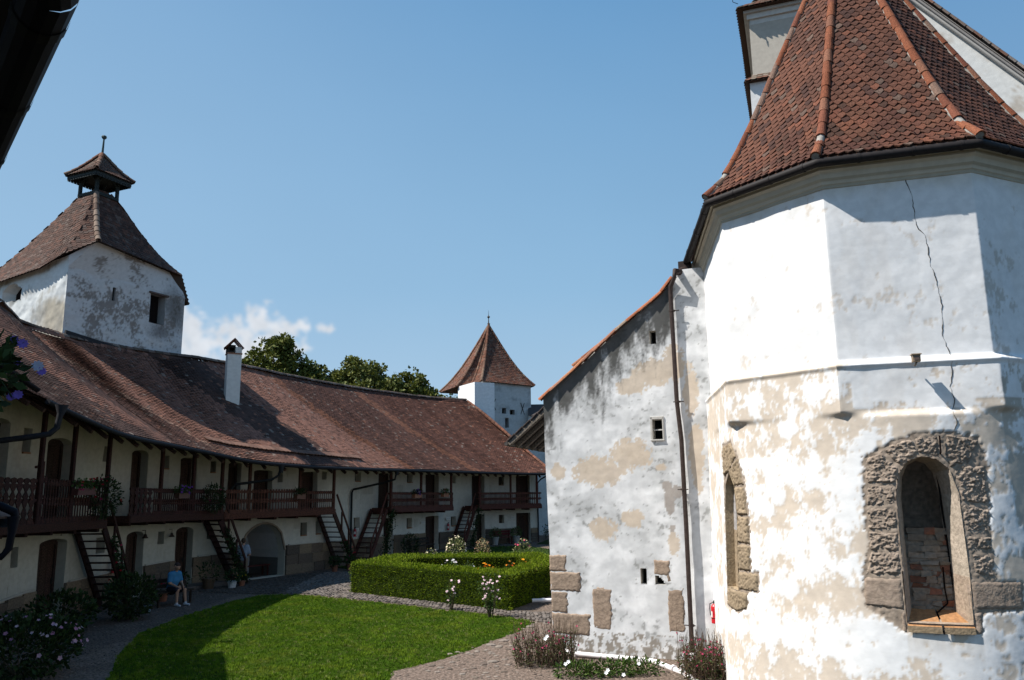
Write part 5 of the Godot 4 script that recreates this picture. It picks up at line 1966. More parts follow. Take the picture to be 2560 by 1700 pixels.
func gate_tower() -> void:
	var A := Vector3(-18.49, 0, -31.47)
	var B := Vector3(-16.0, 0, -37.2)
	var t := thing("gate_tower", "tall white square tower with streaked walls, bell-shaped tiled roof and open lantern", "tower", (A + B) / 2 + Vector3(-2, 0, -1))
	var ab := (B - A).normalized()
	var inw := Vector3(ab.z, 0, -ab.x)
	if inw.x > 0: inw = -inw
	var D := A + inw * 6.2
	var Cc := B + inw * 6.2
	var up := func(p: Vector3, h: float) -> Vector3: return Vector3(p.x, h, p.z)
	var E2 := Vector3(-17.77, 14.27, -32.11)
	var tone := func(p: Vector3) -> Color:
		var k := nA.get_noise_3d(p.x * 0.5, p.y * 0.7, p.z * 0.5) * 0.9 + nC.get_noise_3d(p.x * 2.6, p.y * 2.6, p.z * 2.6) * 0.4 + nA.get_noise_3d(p.x * 8.0, p.y * 6.0, p.z * 8.0) * 0.55
		var c := Color(0.61, 0.585, 0.57)
		c = c.lerp(Color(0.50, 0.47, 0.45), smoothstep(-0.1, 0.5, k) * 0.5)
		c = c.lerp(Color(0.20, 0.165, 0.14), smoothstep(0.06, 0.36, k) * 0.8)
		var dw := Vector2(p.z + 36.1, p.y - 11.0).length()
		c = c.lerp(Color(0.08, 0.07, 0.06), smoothstep(1.2, 0.2, Vector2((p.z + 36.7) * 1.2, (p.y - 12.3) * 0.8).length() + k * 0.5) * 0.75)
		c = c.lerp(Color(0.10, 0.085, 0.08), smoothstep(0.9, 0.1, Vector2((p.z + 36.0) * 1.1, (p.y - 11.1) * 1.5).length() + k * 0.5) * 0.7)
		return c
	var tone2 := func(p: Vector3) -> Color:
		var k := nA.get_noise_3d(p.x * 0.8, p.y * 0.8, p.z * 0.8) + nC.get_noise_3d(p.x * 4.0, p.y * 1.3, p.z * 4.0) * 0.5
		var c := Color(0.70, 0.72, 0.72).lerp(Color(0.44, 0.40, 0.33), smoothstep(11.9, 11.3, p.y + 0.5 * k) * smoothstep(-20.3, -19.4, p.x))
		return c.lerp(Color(0.34, 0.32, 0.28), smoothstep(0.05, 0.5, k) * 0.7)
	# openings of the courtyard face: u along A-B, v from 6 m up
	var L := A.distance_to(B)
	var H0 := 6.0
	var H1 := 13.0
	var wu := [0.675, 0.815, 11.42, 12.82]
	var su := [0.352, 0.378, 11.98, 12.62]
	var b := MB.new()
	var hole := func(u: float, v: float) -> bool:
		var h := lerpf(H0, H1, v)
		return (u > wu[0] and u < wu[1] and h > wu[2] and h < wu[3]) or (u > su[0] and u < su[1] and h > su[2] and h < su[3])
	stained_wall(b, up.call(A, H0), up.call(B, H0), up.call(B, H1), up.call(A, H1), 120, 140, tone, 0.05, hole)
	# the tapering strip up to the eaves, corners cut
	stained_wall(b, up.call(A, H1), up.call(B, H1), Vector3(-16.4, 14.09, -37.03), E2, 80, 24, tone, 0.0)
	b.col = tone.call(E2)
	b.tri(up.call(A, H1), E2, up.call(A, 13.49))
	b.tri(up.call(B, H1), Vector3(-15.96, 12.9, -37.23), Vector3(-16.4, 14.09, -37.03))
	stained_wall(b, up.call(D, H0), up.call(A, H0), up.call(A, 13.49), up.call(D, 12.6), 110, 130, tone2, 0.05, func(u: float, v: float) -> bool:
		var h := lerpf(H0, lerpf(12.6, 13.49, u), v)
		var x := (1.0 - u) * 6.2
		return x > 2.82 and x < 4.04 and h > 11.85 and h < 12.35 + 0.28 * sin(PI * (x - 2.82) / 1.22))
	b.col = Color(0.6, 0.6, 0.6)
	b.quad(up.call(B, H0), up.call(Cc, H0), up.call(Cc, 12.6), up.call(B, 13.0))
	b.quad(up.call(Cc, H0), up.call(D, H0), up.call(D, 12.6), up.call(Cc, 12.6))
	b.tri(E2, up.call(A, 13.49), Vector3(E2.x, 14.0, E2.z) + inw * 0.5)
	put(b, "wall", M.plaster, t)
	for w in [wu, su]:
		var win := MB.new()
		var p0: Vector3 = up.call(A.lerp(B, w[0]), w[2])
		var p1: Vector3 = up.call(A.lerp(B, w[1]), w[2])
		var h: Vector3 = Vector3.UP * (w[3] - w[2])
		var dp := inw * (0.45 if w == wu else 0.12)
		win.col = Color(0.4, 0.38, 0.36)
		win.quad(p0, p0 + dp, p0 + dp + h, p0 + h)
		win.quad(p1 + dp, p1, p1 + h, p1 + dp + h)
		win.quad(p0, p1, p1 + dp, p0 + dp)
		win.quad(p0 + h, p0 + dp + h, p1 + dp + h, p1 + h)
		win.col = Color(0.012, 0.011, 0.011)
		win.quad(p0 + dp, p1 + dp, p1 + dp + h, p0 + dp + h)
		var o := put(win, "window", M.plaster, t)
		if w == wu:
			win = MB.new()
			win.col = Color(0.17, 0.12, 0.10)
			win.beam(p0 + h - ab * 0.1 - inw * 0.04, p1 + h + ab * 0.12 - inw * 0.04, 0.12, 0.09)
			put(win, "lintel", M.wood, o)
	var ad := (D - A).normalized()
	var out2 := -ab
	var win2 := MB.new()
	for k in 8:
		var x0 := 2.80 + 0.157 * k
		var x1 := x0 + 0.157
		var dp := 0.45
		var y0 := 12.35 + 0.30 * sin(PI * clampf((x0 - 2.82) / 1.22, 0.0, 1.0))
		var y1 := 12.35 + 0.30 * sin(PI * clampf((x1 - 2.82) / 1.22, 0.0, 1.0))
		var i0 := A + ad * lerpf(3.43, x0, 0.6) + ab * dp
		var i1 := A + ad * lerpf(3.43, x1, 0.6) + ab * dp
		win2.col = Color(0.66, 0.65, 0.62)
		win2.quad(up.call(A + ad * x1, 11.85), up.call(A + ad * x0, 11.85), up.call(i0, 11.95), up.call(i1, 11.95))
		win2.quad(up.call(A + ad * x0, y0), up.call(A + ad * x1, y1), up.call(i1, y1 - 0.08), up.call(i0, y0 - 0.08))
		win2.col = Color(0.012, 0.011, 0.011)
		win2.quad(up.call(i1, 11.9), up.call(i0, 11.9), up.call(i0, y0), up.call(i1, y1))
	win2.col = Color(0.66, 0.65, 0.62)
	for x in [2.8, 4.06]:
		var q2 := A + ad * lerpf(3.43, x, 0.6) + ab * 0.45
		win2.quad(up.call(A + ad * x, 11.85), up.call(q2, 11.85), up.call(q2, 12.5), up.call(A + ad * x, 12.5))
	put(win2, "window", M.plaster, t)
	# lead flashing where the gallery roof meets the wall
	b = MB.new()
	b.col = Color(0.035, 0.035, 0.038)
	b.beam(Vector3(-18.3, 10.15, -31.35), Vector3(-15.85, 9.42, -37.2), 0.1, 0.22)
	put(b, "flashing", M.metal, t)
	# roof
	var ov := 0.25
	var E := [up.call(E2 - ab * 0.1 - inw * ov, 14.2), Vector3(-16.40, 14.05, -37.03) - inw * ov + ab * 0.1, Vector3(-15.98, 12.72, -37.3) + ab * 0.22, up.call(Cc + ab * ov, 12.5), up.call(D - ab * ov + inw * ov, 12.4), up.call(A - ab * ov + ad * 1.4, 13.0), up.call(A - ab * ov, 13.45)]
	var lc := Vector3(-18.9, 16.9, -34.0)
	var q := func(u: float, v: float) -> Vector3: return lc + ab * u + inw * v
	var T := [q.call(-0.52, -0.52), q.call(0.52, -0.52), q.call(0.56, -0.5), q.call(0.52, 0.52), q.call(-0.52, 0.52), q.call(-0.56, -0.3), q.call(-0.55, -0.5)]
	hip_roof(t, E, T, 0.38, 0.2, 0.17, [Color(0.095, 0.052, 0.04), Color(0.14, 0.072, 0.052), Color(0.17, 0.125, 0.105), Color(0.065, 0.04, 0.033), Color(0.17, 0.075, 0.05)], 0, false)
	var l := []
	for k in 14:
		var p: Vector3 = (E[0] as Vector3).lerp(T[0], k / 13.0)
		p.y -= 0.38 * sin(PI * k / 13.0) * (1.0 - k / 13.0 * 0.4) - 0.03
		l.append(p)
	ridge_line(l, ridge_mesh(0.13, 0.10, 0.42), 0.36, t, [Color(0.30, 0.22, 0.17), Color(0.24, 0.16, 0.12)], "hip_tile")
	# lantern: sill, posts with braces, boarded valance, small roof, finial
	var wc := Color(0.045, 0.055, 0.055)
	var s := 0.56
	b = MB.new()
	b.col = wc
	for k in 4:
		var c0 := [[-s, -s], [s, -s], [s, s], [-s, s]]
		b.beam(q.call(c0[k][0], c0[k][1]) + Vector3.UP * 0.05, q.call(c0[(k + 1) % 4][0], c0[(k + 1) % 4][1]) + Vector3.UP * 0.05, 0.14, 0.16)
	put(b, "lantern_sill", M.wood, t)
	for k in 4:
		var c0 = [[-s, -s], [s, -s], [s, s], [-s, s]][k]
		b = MB.new()
		b.col = wc
		var p: Vector3 = q.call(c0[0] * 0.95, c0[1] * 0.95)
		b.beam(p, p + Vector3.UP * 1.0, 0.14, 0.14, ab)
		put(b, "lantern_post", M.wood, t)
		for z in [Vector2(-signf(c0[0]), 0), Vector2(0, -signf(c0[1]))]:
			b = MB.new()
			b.col = wc
			b.beam(p + Vector3.UP * 0.55, p + ab * z.x * 0.3 + inw * z.y * 0.3 + Vector3.UP * 0.92, 0.08, 0.08, ab + inw)
			put(b, "lantern_brace", M.wood, t)
	var r := 0.92
	b = MB.new()
	b.col = wc * 1.2
	var cr := [[-r, -r], [r, -r], [r, r], [-r, r]]
	for k in 4:
		var p0: Vector3 = q.call(cr[k][0], cr[k][1])
		var p1: Vector3 = q.call(cr[(k + 1) % 4][0], cr[(k + 1) % 4][1])
		b.beam(p0 + Vector3.UP * 0.86, p1 + Vector3.UP * 0.86, 0.05, 0.16)
		for j in 12:
			b.beam(p0.lerp(p1, (j + 0.1) / 12.0) + Vector3.UP * 0.75, p0.lerp(p1, (j + 0.9) / 12.0) + Vector3.UP * 0.75, 0.03, 0.09)
	b.quad(q.call(-r, r) + Vector3.UP * 0.93, q.call(r, r) + Vector3.UP * 0.93, q.call(r, -r) + Vector3.UP * 0.93, q.call(-r, -r) + Vector3.UP * 0.93)
	put(b, "valance", M.wood, t)
	r = 1.0
	var lr := [q.call(-r, -r) + Vector3.UP * 0.93, q.call(r, -r) + Vector3.UP * 0.93, q.call(r, r) + Vector3.UP * 0.93, q.call(-r, r) + Vector3.UP * 0.93]
	var ap2 := lc + Vector3.UP * 2.15
	hip_roof(t, lr, [ap2], 0.12, 0.17, 0.14, [Color(0.14, 0.085, 0.065), Color(0.22, 0.11, 0.075), Color(0.2, 0.16, 0.13)])
	b = MB.new()
	b.col = Color(0.07, 0.10, 0.10)
	b.tube([ap2 - Vector3.UP * 0.15, ap2 + Vector3(0.02, 0.85, 0)], [0.06, 0.035], 8)
	b.lathe(ap2 + Vector3(0.02, 0.78, 0), [Vector2(0.02, 0.0), Vector2(0.08, 0.04), Vector2(0.12, 0.11), Vector2(0.1, 0.17), Vector2(0.0, 0.2)], 10)
	put(b, "finial", M.metal, t)

func corner_tower() -> void:
	var P := Vector3(-2.3, 0, -60.0)
	var R := Vector3(1.45, 0, -62.0)
	var t := thing("corner_tower", "grey-white tower with pointed tiled roof, crossed iron anchors and round loopholes", "tower", Vector3(-1.5, 0, -63))
	var pr := (R - P).normalized()
	var inw := Vector3(pr.z, 0, -pr.x)
	if inw.z > 0: inw = -inw
	var Q := P + inw * 4.2
	var S := R + inw * 4.2
	var tone := func(p: Vector3) -> Color:
		var k := nA.get_noise_3d(p.x * 0.7, p.y * 0.9, p.z * 0.7) + nC.get_noise_3d(p.x * 2.5, p.y * 0.8, p.z * 2.5) * 0.5
		return Color(0.52, 0.525, 0.52).lerp(Color(0.30, 0.30, 0.295), smoothstep(0.0, 0.6, k) * 0.7)
	var tone2 := func(p: Vector3) -> Color:
		return Color(0.78, 0.78, 0.78).lerp(Color(0.5, 0.45, 0.4), smoothstep(0.15, 0.6, nA.get_noise_3d(p.x * 0.8, p.y * 0.8, p.z * 0.8)) * 0.6)
	var up := func(p: Vector3, h: float) -> Vector3: return Vector3(p.x, h, p.z)
	var L := P.distance_to(R)
	# [u0, u1, h0, h1]
	var wins := [[0.385, 0.475, 9.25, 9.66, 1], [0.555, 0.655, 9.15, 9.55, 1], [0.455, 0.52, 8.14, 8.88, 0]]
	var b := MB.new()
	var hole := func(u: float, v: float) -> bool:
		var h := lerpf(4.0, 11.62, v)
		for w in wins:
			if u > w[0] and u < w[1] and h > w[2] and h < w[3]: return true
		return false
	stained_wall(b, up.call(P, 4.0), up.call(R, 4.0), up.call(R, 11.62), up.call(P, 11.72), 80, 140, tone, 0.03, hole)
	stained_wall(b, up.call(Q, 4.0), up.call(P, 4.0), up.call(P, 11.72), up.call(Q, 11.5), 40, 60, tone2, 0.03)
	b.col = Color(0.6, 0.6, 0.6)
	b.quad(up.call(R, 4.0), up.call(S, 4.0), up.call(S, 11.5), up.call(R, 11.5))
	b.quad(up.call(S, 4.0), up.call(Q, 4.0), up.call(Q, 11.5), up.call(S, 11.5))
	put(b, "wall", M.plaster, t)
	# bay on its sunny side
	b = MB.new()
	b.col = Color(0.80, 0.80, 0.80)
	var qd := (Q - P).normalized()
	b.box(Transform3D(Basis(-pr, Vector3.UP, pr.cross(Vector3.UP) * -1.0), P + qd * 1.2), Vector3(-0.1, 6.0, -3.0), Vector3(1.55, 11.35, 0.0))
	put(b, "bay", M.plaster, t)
	for w in wins:
		var m := MB.new()
		var p0: Vector3 = up.call(P.lerp(R, w[0]), w[2])
		var p1: Vector3 = up.call(P.lerp(R, w[1]), w[2])
		var h: Vector3 = Vector3.UP * (w[3] - w[2])
		var dp := inw * 0.5
		m.col = Color(0.42, 0.41, 0.4)
		m.quad(p0, p0 + dp, p0 + dp + h, p0 + h)
		m.quad(p1 + dp, p1, p1 + h, p1 + dp + h)
		m.quad(p0, p1, p1 + dp, p0 + dp)
		m.quad(p0 + h, p0 + dp + h, p1 + dp + h, p1 + h)
		m.col = Color(0.012, 0.012, 0.013)
		m.quad(p0 + dp, p1 + dp, p1 + dp + h, p0 + dp + h)
		put(m, "loophole", M.plaster, t)
	for x in [[-1.67, 10.39, -1.34, 9.49], [0.61, 10.15, 0.9, 9.24]]:
		var m := MB.new()
		m.col = Color(0.02, 0.02, 0.022)
		var u0: float = (x[0] - P.x) / (R.x - P.x)
		var u1: float = (x[2] - P.x) / (R.x - P.x)
		for z in [[u0, x[1], u1, x[3]], [u1, x[1], u0, x[3]]]:
			m.tube([up.call(P.lerp(R, z[0]), z[1]) - inw * 0.03, up.call(P.lerp(R, z[2]), z[3]) - inw * 0.03], 0.022, 5)
		put(m, "wall_anchor", M.metal, t)
	# small buttress with a tiled cap
	b = MB.new()
	b.col = Color(0.62, 0.6, 0.57)
	b.box(Transform3D(Basis(pr, Vector3.UP, -inw), P + qd * 0.1), Vector3(-0.65, 4.0, -0.6), Vector3(0.02, 9.85, -0.05))
	put(b, "buttress", M.plaster, t)
	var bt := Transform3D(Basis(pr, Vector3.UP, -inw), P + qd * 0.1)
	for k in 4:
		for j in 3:
			b = MB.new()
			b.col = vary(Color(0.34, 0.15, 0.09), 0.25)
			b.box(bt, Vector3(-0.75 + 0.2 * k, 9.84 + 0.13 * k, -0.62 + j * 0.2), Vector3(-0.53 + 0.2 * k, 9.88 + 0.13 * k, -0.43 + j * 0.2))
			put(b, "cap_tile", M.tile, t)
	# roof
	var o := 0.22
	var E := [up.call(P - qd * o - pr * o, 11.66), up.call(R - qd * o + pr * o, 11.5), up.call(S + qd * o + pr * o, 11.2), up.call(Q + qd * o - pr * 1.75, 11.2), up.call(P + qd * 1.1 - pr * 1.72, 11.3), up.call(P + qd * 0.9 - pr * 0.5, 11.52)]
	var ap2 := Vector3(-1.9, 16.55, -62.6)
	hip_roof(t, E, [ap2], 0.62, 0.2, 0.17, [Color(0.16, 0.075, 0.052), Color(0.24, 0.098, 0.058), Color(0.12, 0.06, 0.045), Color(0.2, 0.14, 0.11)])
	b = MB.new()
	b.col = Color(0.10, 0.095, 0.09)
	b.tube([ap2 - Vector3.UP * 0.1, ap2 + Vector3.UP * 0.75], [0.06, 0.03], 8)
	b.lathe(ap2 + Vector3.UP * 0.68, [Vector2(0.02, 0.0), Vector2(0.10, 0.06), Vector2(0.12, 0.12), Vector2(0.08, 0.18), Vector2(0.03, 0.24)], 10)
	b.tube([ap2 + Vector3.UP * 0.9, ap2 + Vector3.UP * 1.35], [0.025, 0.006], 6)
	put(b, "finial", M.metal, t)

func far_bits() -> void:
	# ring wall beyond the end of the storehouse
	var w := thing("ring_wall", "tall pale plastered ring wall closing the yard behind the far end of the storehouse", "wall", Vector3(3, 0, -60))
	var b := MB.new()
	var tone := func(p: Vector3) -> Color:
		var k := nA.get_noise_3d(p.x * 0.5, p.y * 0.6, p.z * 0.5) + nC.get_noise_3d(p.x * 2.0, p.y * 2.0, p.z * 2.0) * 0.4
		return Color(0.62, 0.64, 0.64).lerp(Color(0.40, 0.40, 0.39), smoothstep(0.05, 0.5, k) * 0.6)
	stained_wall(b, Vector3(1.2, 0, -61.2), Vector3(22, 0, -58.0), Vector3(22, 9.0, -58.0), Vector3(1.2, 9.2, -61.2), 160, 80, tone, 0.06)
	put(b, "wall", M.plaster, w)
	b = MB.new()
	b.col = Color(0.10, 0.085, 0.08)
	b.quad(Vector3(1.2, 9.1, -61.0), Vector3(22, 8.9, -57.8), Vector3(22, 9.9, -59.2), Vector3(1.2, 10.1, -62.4))
	b.quad(Vector3(1.2, 10.1, -62.4), Vector3(22, 9.9, -59.2), Vector3(22, 8.9, -60.6), Vector3(1.2, 9.1, -63.8))
	put(b, "coping_roof", M.tile, w)
	# shed roof end with open rafters behind the annex
	var s := thing("porch_roof", "weathered timber porch roof with open rafters jutting out behind the annex", "roof", Vector3(0.5, 4.9, -25.5))
	var N0 := Vector3(-0.18, 5.07, -24.0)
	var F0 := Vector3(1.08, 4.98, -26.98)
	var N1 := Vector3(1.02, 6.16, -24.48)
	var up := N1 - N0
	var F1 := F0 + up
	var nn := (F0 - N0).cross(up).normalized()
	if nn.y < 0: nn = -nn
	b = MB.new()
	b.col = Color(0.075, 0.062, 0.055)
	var up2 := up * 1.6
	b.quad(N0 + nn * 0.06, F0 + nn * 0.06, F0 + up2 + nn * 0.06, N0 + up2 + nn * 0.06)
	b.quad(N0, N0 + up2, F0 + up2, F0)
	b.quad(N0, F0, F0 + nn * 0.06, N0 + nn * 0.06)
	b.quad(N0 + up2, N0, N0 + nn * 0.06, N0 + up2 + nn * 0.06)
	put(b, "boarding", M.wood, s)
	for k in 6:
		b = MB.new()
		b.col = vary(Color(0.20, 0.165, 0.135), 0.15)
		var p := N0.lerp(F0, 0.02 + k * 0.19) - nn * 0.07
		b.beam(p - up * 0.03, p + up2, 0.11, 0.13, nn)
		put(b, "rafter", M.wood, s)
	b = MB.new()
	b.col = Color(0.09, 0.08, 0.075)
	b.tube([N0 - up.normalized() * 0.06, F0 - up.normalized() * 0.06], 0.06, 8)
	put(b, "gutter", M.metal, s)
	var ts := []
	var at := []
	var f := func(a: float, t: float) -> Vector3: return N0.lerp(F0, a) + up2 * t + nn * 0.07
	tile_rows(f, 0.19, 0.17, ts, at, 0.0, 0.06)
	for i in ts.size():
		place(tinted(tile_mesh_shared(), vary(Color(0.11, 0.085, 0.075), 0.3), 14), "tile", M.tile, s, ts[i])
	# chimney
	var c := thing("chimney", "slim white roof chimney with a smoke-blackened hood of two leaning tiles", "chimney", Vector3(-12.93, 8.0, -35.7))
	var x := Vector3(0.86, 0, -0.5).normalized()
	var z := x.cross(Vector3.UP)
	var fr := Transform3D(Basis(x, Vector3.UP, z), Vector3(-12.93, 0, -35.75))
	b = MB.new()
	var pos := PackedVector3Array()
	b.col = Color(0.68, 0.66, 0.62)
	b.box(fr, Vector3(-0.30, 7.3, -0.28), Vector3(0.30, 9.92, 0.28), 0.015, rng)
	put(b, "shaft", M.plaster, c)
	b = MB.new()
	b.col = Color(0.35, 0.17, 0.11)
	b.box(fr, Vector3(-0.33, 9.88, -0.31), Vector3(0.33, 9.94, 0.31))
	put(b, "brick_course", M.stone, c)
	b = MB.new()
	b.col = Color(0.66, 0.64, 0.6)
	b.box(fr, Vector3(0.02, 9.94, -0.29), Vector3(0.31, 10.22, 0.29))
	b.col = Color(0.03, 0.025, 0.022)
	b.box(fr, Vector3(-0.31, 9.94, -0.29), Vector3(-0.25, 10.22, 0.29))
	b.box(fr, Vector3(-0.25, 9.94, -0.29), Vector3(0.02, 10.22, -0.22))
	b.box(fr, Vector3(-0.25, 10.18, -0.29), Vector3(0.02, 10.3, 0.29))
	b.box(fr, Vector3(-0.25, 9.94, 0.2), Vector3(0.02, 10.02, 0.29))
	put(b, "smoke_head", M.plaster, c)
	for sgn in [-1.0, 1.0]:
		for k in 3:
			for j in 2:
				b = MB.new()
				b.col = vary(Color(0.20, 0.09, 0.06), 0.3)
				var z0 := -0.36 + k * 0.245
				var q0 := Vector3(sgn * (0.40 - j * 0.2), 10.17 + j * 0.21, 0)
				var q1 := Vector3(sgn * (0.16 - j * 0.2), 10.42 + j * 0.21, 0)
				if j == 1: q1 = Vector3(sgn * 0.0, 10.60, 0)
				b.beam(fr * Vector3(q0.x, q0.y, z0 + 0.12), fr * Vector3(q1.x, q1.y, z0 + 0.12), 0.235, 0.035, Vector3(sgn, 1, 0))
				put(b, "hood_tile", M.tile, c)

var tms: ArrayMesh
func tile_mesh_shared() -> ArrayMesh:
	if tms == null: tms = tile_mesh(0.19, 0.32, 0.02, 0.04, 0.03, true)
	return tms

# ---------------------------------------------------------------- the eaves over the photographer
func near_eave() -> void:
	var h := 5.4
	var t := thing("near_building_eave", "dark roof edge and black half-round gutter of the near wing overhead", "building eave", Vector3(-4, h, -4))
	# eave line from overhead round to the storehouse
	var l := [Vector3(0.465, h, 1.28), Vector3(-0.485, h, -0.52), Vector3(-1.475, h, -2.27), Vector3(-2.8, h, -3.85), Vector3(-4.8, h, -6.2), Vector3(-7.0, h + 0.2, -9.4), Vector3(-8.95, h + 0.7, -12.5), Vector3(-10.2, 6.3, -15.3), Vector3(-11.5, 6.22, -18.75)]
	var b := MB.new()
	b.col = Color(0.007, 0.007, 0.008)
	# half-round trough: outer skin
	for i in l.size() - 1:
		var a: Vector3 = l[i]
		var c: Vector3 = l[i + 1]
		var dir := (c - a).normalized()
		var out := Vector3(-dir.z, 0, dir.x)
		if out.x < 0: out = -out
		for k in 8:
			var t0 := PI * k / 8.0
			var t1 := PI * (k + 1) / 8.0
			var o0 := out * cos(t0) * 0.085 - Vector3.UP * sin(t0) * 0.085
			var o1 := out * cos(t1) * 0.085 - Vector3.UP * sin(t1) * 0.085
			b.quad(a + o0, a + o1, c + o1, c + o0)
	put(b, "gutter", M.metal, t)
	for i in range(1, 5):
		for f in [0.08, 0.42, 0.76]:
			var j := MB.new()
			j.col = Color(0.008, 0.008, 0.009)
			var a: Vector3 = (l[i] as Vector3).lerp(l[i + 1], f)
			var dir := ((l[i + 1] as Vector3) - (l[i] as Vector3)).normalized()
			var out := Vector3(-dir.z, 0, dir.x)
			if out.x < 0: out = -out
			for k in 8:
				var t0 := PI * k / 8.0
				var t1 := PI * (k + 1) / 8.0
				for e in 1:
					var o0 := (out * cos(t0) - Vector3.UP * sin(t0)) * 0.0885
					var o1 := (out * cos(t1) - Vector3.UP * sin(t1)) * 0.0885
					j.quad(a + o0, a + o1, a + o1 + dir * 0.07, a + o0 + dir * 0.07)
			put(j, "gutter_joint", M.metal, t)
	b = MB.new()
	var rb := MB.new()
	for i in l.size() - 1:
		var a: Vector3 = l[i]
		var c: Vector3 = l[i + 1]
		var dir := (c - a).normalized()
		var out := Vector3(-dir.z, 0, dir.x)
		if out.x < 0: out = -out
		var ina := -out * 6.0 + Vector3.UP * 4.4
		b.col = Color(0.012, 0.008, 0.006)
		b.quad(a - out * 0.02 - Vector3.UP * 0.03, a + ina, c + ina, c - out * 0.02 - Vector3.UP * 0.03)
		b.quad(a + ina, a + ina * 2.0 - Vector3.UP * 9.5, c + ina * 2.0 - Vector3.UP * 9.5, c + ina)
		rb.col = Color(0.19, 0.10, 0.075)
		rb.quad(a + Vector3.UP * 0.05, c + Vector3.UP * 0.05, c + ina + Vector3.UP * 0.08, a + ina + Vector3.UP * 0.08)
	put(b, "soffit", M.wood, t)
	var roof := put(rb, "roof", M.tile, t)
	var ts := []
	var at := []
	for i in range(5, l.size() - 1):
		var a: Vector3 = l[i]
		var c: Vector3 = l[i + 1]
		var dir := (c - a).normalized()
		var out := Vector3(-dir.z, 0, dir.x)
		if out.x < 0: out = -out
		var ina := -out * 6.0 + Vector3.UP * 4.4
		tile_rows(func(u: float, v: float) -> Vector3: return c.lerp(a, u) + ina * v + Vector3.UP * 0.07, 0.185, 0.165, ts, at)
	var cs := []
	for i in ts.size(): cs.append(vary(Color(0.12, 0.066, 0.05), 0.4))
	lay_tiles(roof, tile_mesh_shared(), ts, cs, 0)
	# lower roof corner with its gutter and elbow, at the picture's edge
	var s := thing("stair_roof_corner", "corner of a small tiled roof with black gutter and drainpipe elbow below the gallery", "roof", Vector3(-5.4, 3.3, -7.6))
	b = MB.new()
	b.col = Color(0.007, 0.007, 0.008)
	b.tube([Vector3(-5.9, 3.80, -7.2), Vector3(-5.2, 3.72, -7.5), Vector3(-4.90, 3.66, -7.6), Vector3(-4.80, 3.60, -7.66), Vector3(-4.80, 3.54, -7.68)], 0.04, 10)
	b.tube([Vector3(-4.80, 3.56, -7.66), Vector3(-4.80, 3.40, -7.66)], [0.055, 0.036], 10)
	b.tube([Vector3(-4.80, 3.42, -7.66), Vector3(-4.81, 3.26, -7.65), Vector3(-4.85, 3.19, -7.62), Vector3(-5.4, 3.12, -7.35)], 0.034, 10)
	put(b, "gutter", M.metal, s)
	for k in 3:
		b = MB.new()
		b.col = vary(Color(0.25, 0.15, 0.11), 0.2)
		b.beam(Vector3(-4.90 - 0.2 * k, 3.55 - 0.015 * k, -7.62 + 0.08 * k), Vector3(-5.2 - 0.2 * k, 3.66, -7.9 + 0.08 * k), 0.19, 0.02)
		put(b, "tile", M.tile, s)
	b = MB.new()
	b.col = Color(0.025, 0.024, 0.024)
	b.quad(Vector3(-4.85, 3.46, -7.66), Vector3(-6.2, 3.50, -7.1), Vector3(-6.2, 3.66, -7.5), Vector3(-4.9, 3.60, -7.9))
	put(b, "boarding", M.wood, s)
	b = MB.new()
	b.col = Color(0.30, 0.11, 0.05)
	b.tube([Vector3(-3.22, 2.90, -5.09), Vector3(-3.19, 2.4, -5.10)], 0.010, 6)
	tag(put(b, "garden_stake", M.wood), "thin orange-brown stake rising in front of the pink flower bush", "stake")

# ---------------------------------------------------------------- ground, lawn, paths
const LAWN := [-8.0, -13.0, -8.3, -16.8, -9.2, -19.0, -10.1, -22.2, -10.0, -24.9, -9.7, -27.7, -9.1, -29.2, -7.8, -29.35, -6.5, -28.4, -5.0, -27.4, -2.9, -25.9, -2.1, -25.15, -0.9, -24.5, 0.0, -23.6, 0.52, -22.85, 0.1, -21.6, -0.6, -20.3, -1.2, -19.0, -1.8, -18.1, -2.5, -17.2, -2.8, -13.0]
const COBBLE := [-12.2, -30.5, -9.4, -29.5, -7.9, -29.65, -6.6, -28.7, -5.1, -27.7, -3.0, -26.2, -2.2, -25.45, -1.0, -24.8, -0.1, -23.9, 0.75, -22.9, 2.0, -22.4, 2.6, -24.5, 0.6, -24.7, -0.2, -24.95, -6.1, -29.7, -5.3, -33.4, -6.2, -36.0, -8.8, -37.0, -10.6, -34.0]
const FARTURF := [-8.6, -38.8, -7.0, -36.8, -5.4, -35.0, 1.0, -34.0, 3.0, -40.0, 3.2, -46.0, 0.6, -50.6, -1.2, -50.6, -4.0, -46.5, -6.3, -42.3]

func poly(l: Array) -> PackedVector2Array:
	var r := PackedVector2Array()
	for i in range(0, l.size(), 2): r.append(Vector2(l[i], l[i + 1]))
	return r

func flat_sheet(b: MB, p: PackedVector2Array, y: float) -> void:
	var tr := Geometry2D.triangulate_polygon(p)
	if tr.is_empty():
		# an outline that crosses itself: clean it first
		var best := PackedVector2Array()
		for q in Geometry2D.offset_polygon(p, 0.012):
			if q.size() > best.size(): best = q
		p = best
		tr = Geometry2D.triangulate_polygon(p)
	for i in range(0, tr.size(), 3):
		var a := p[tr[i]]
		var c := p[tr[i + 1]]
		var d := p[tr[i + 2]]
		if (c - a).cross(d - a) > 0.0:
			var s := c
			c = d
			d = s
		b.tri(Vector3(a.x, y, a.y), Vector3(c.x, y, c.y), Vector3(d.x, y, d.y))

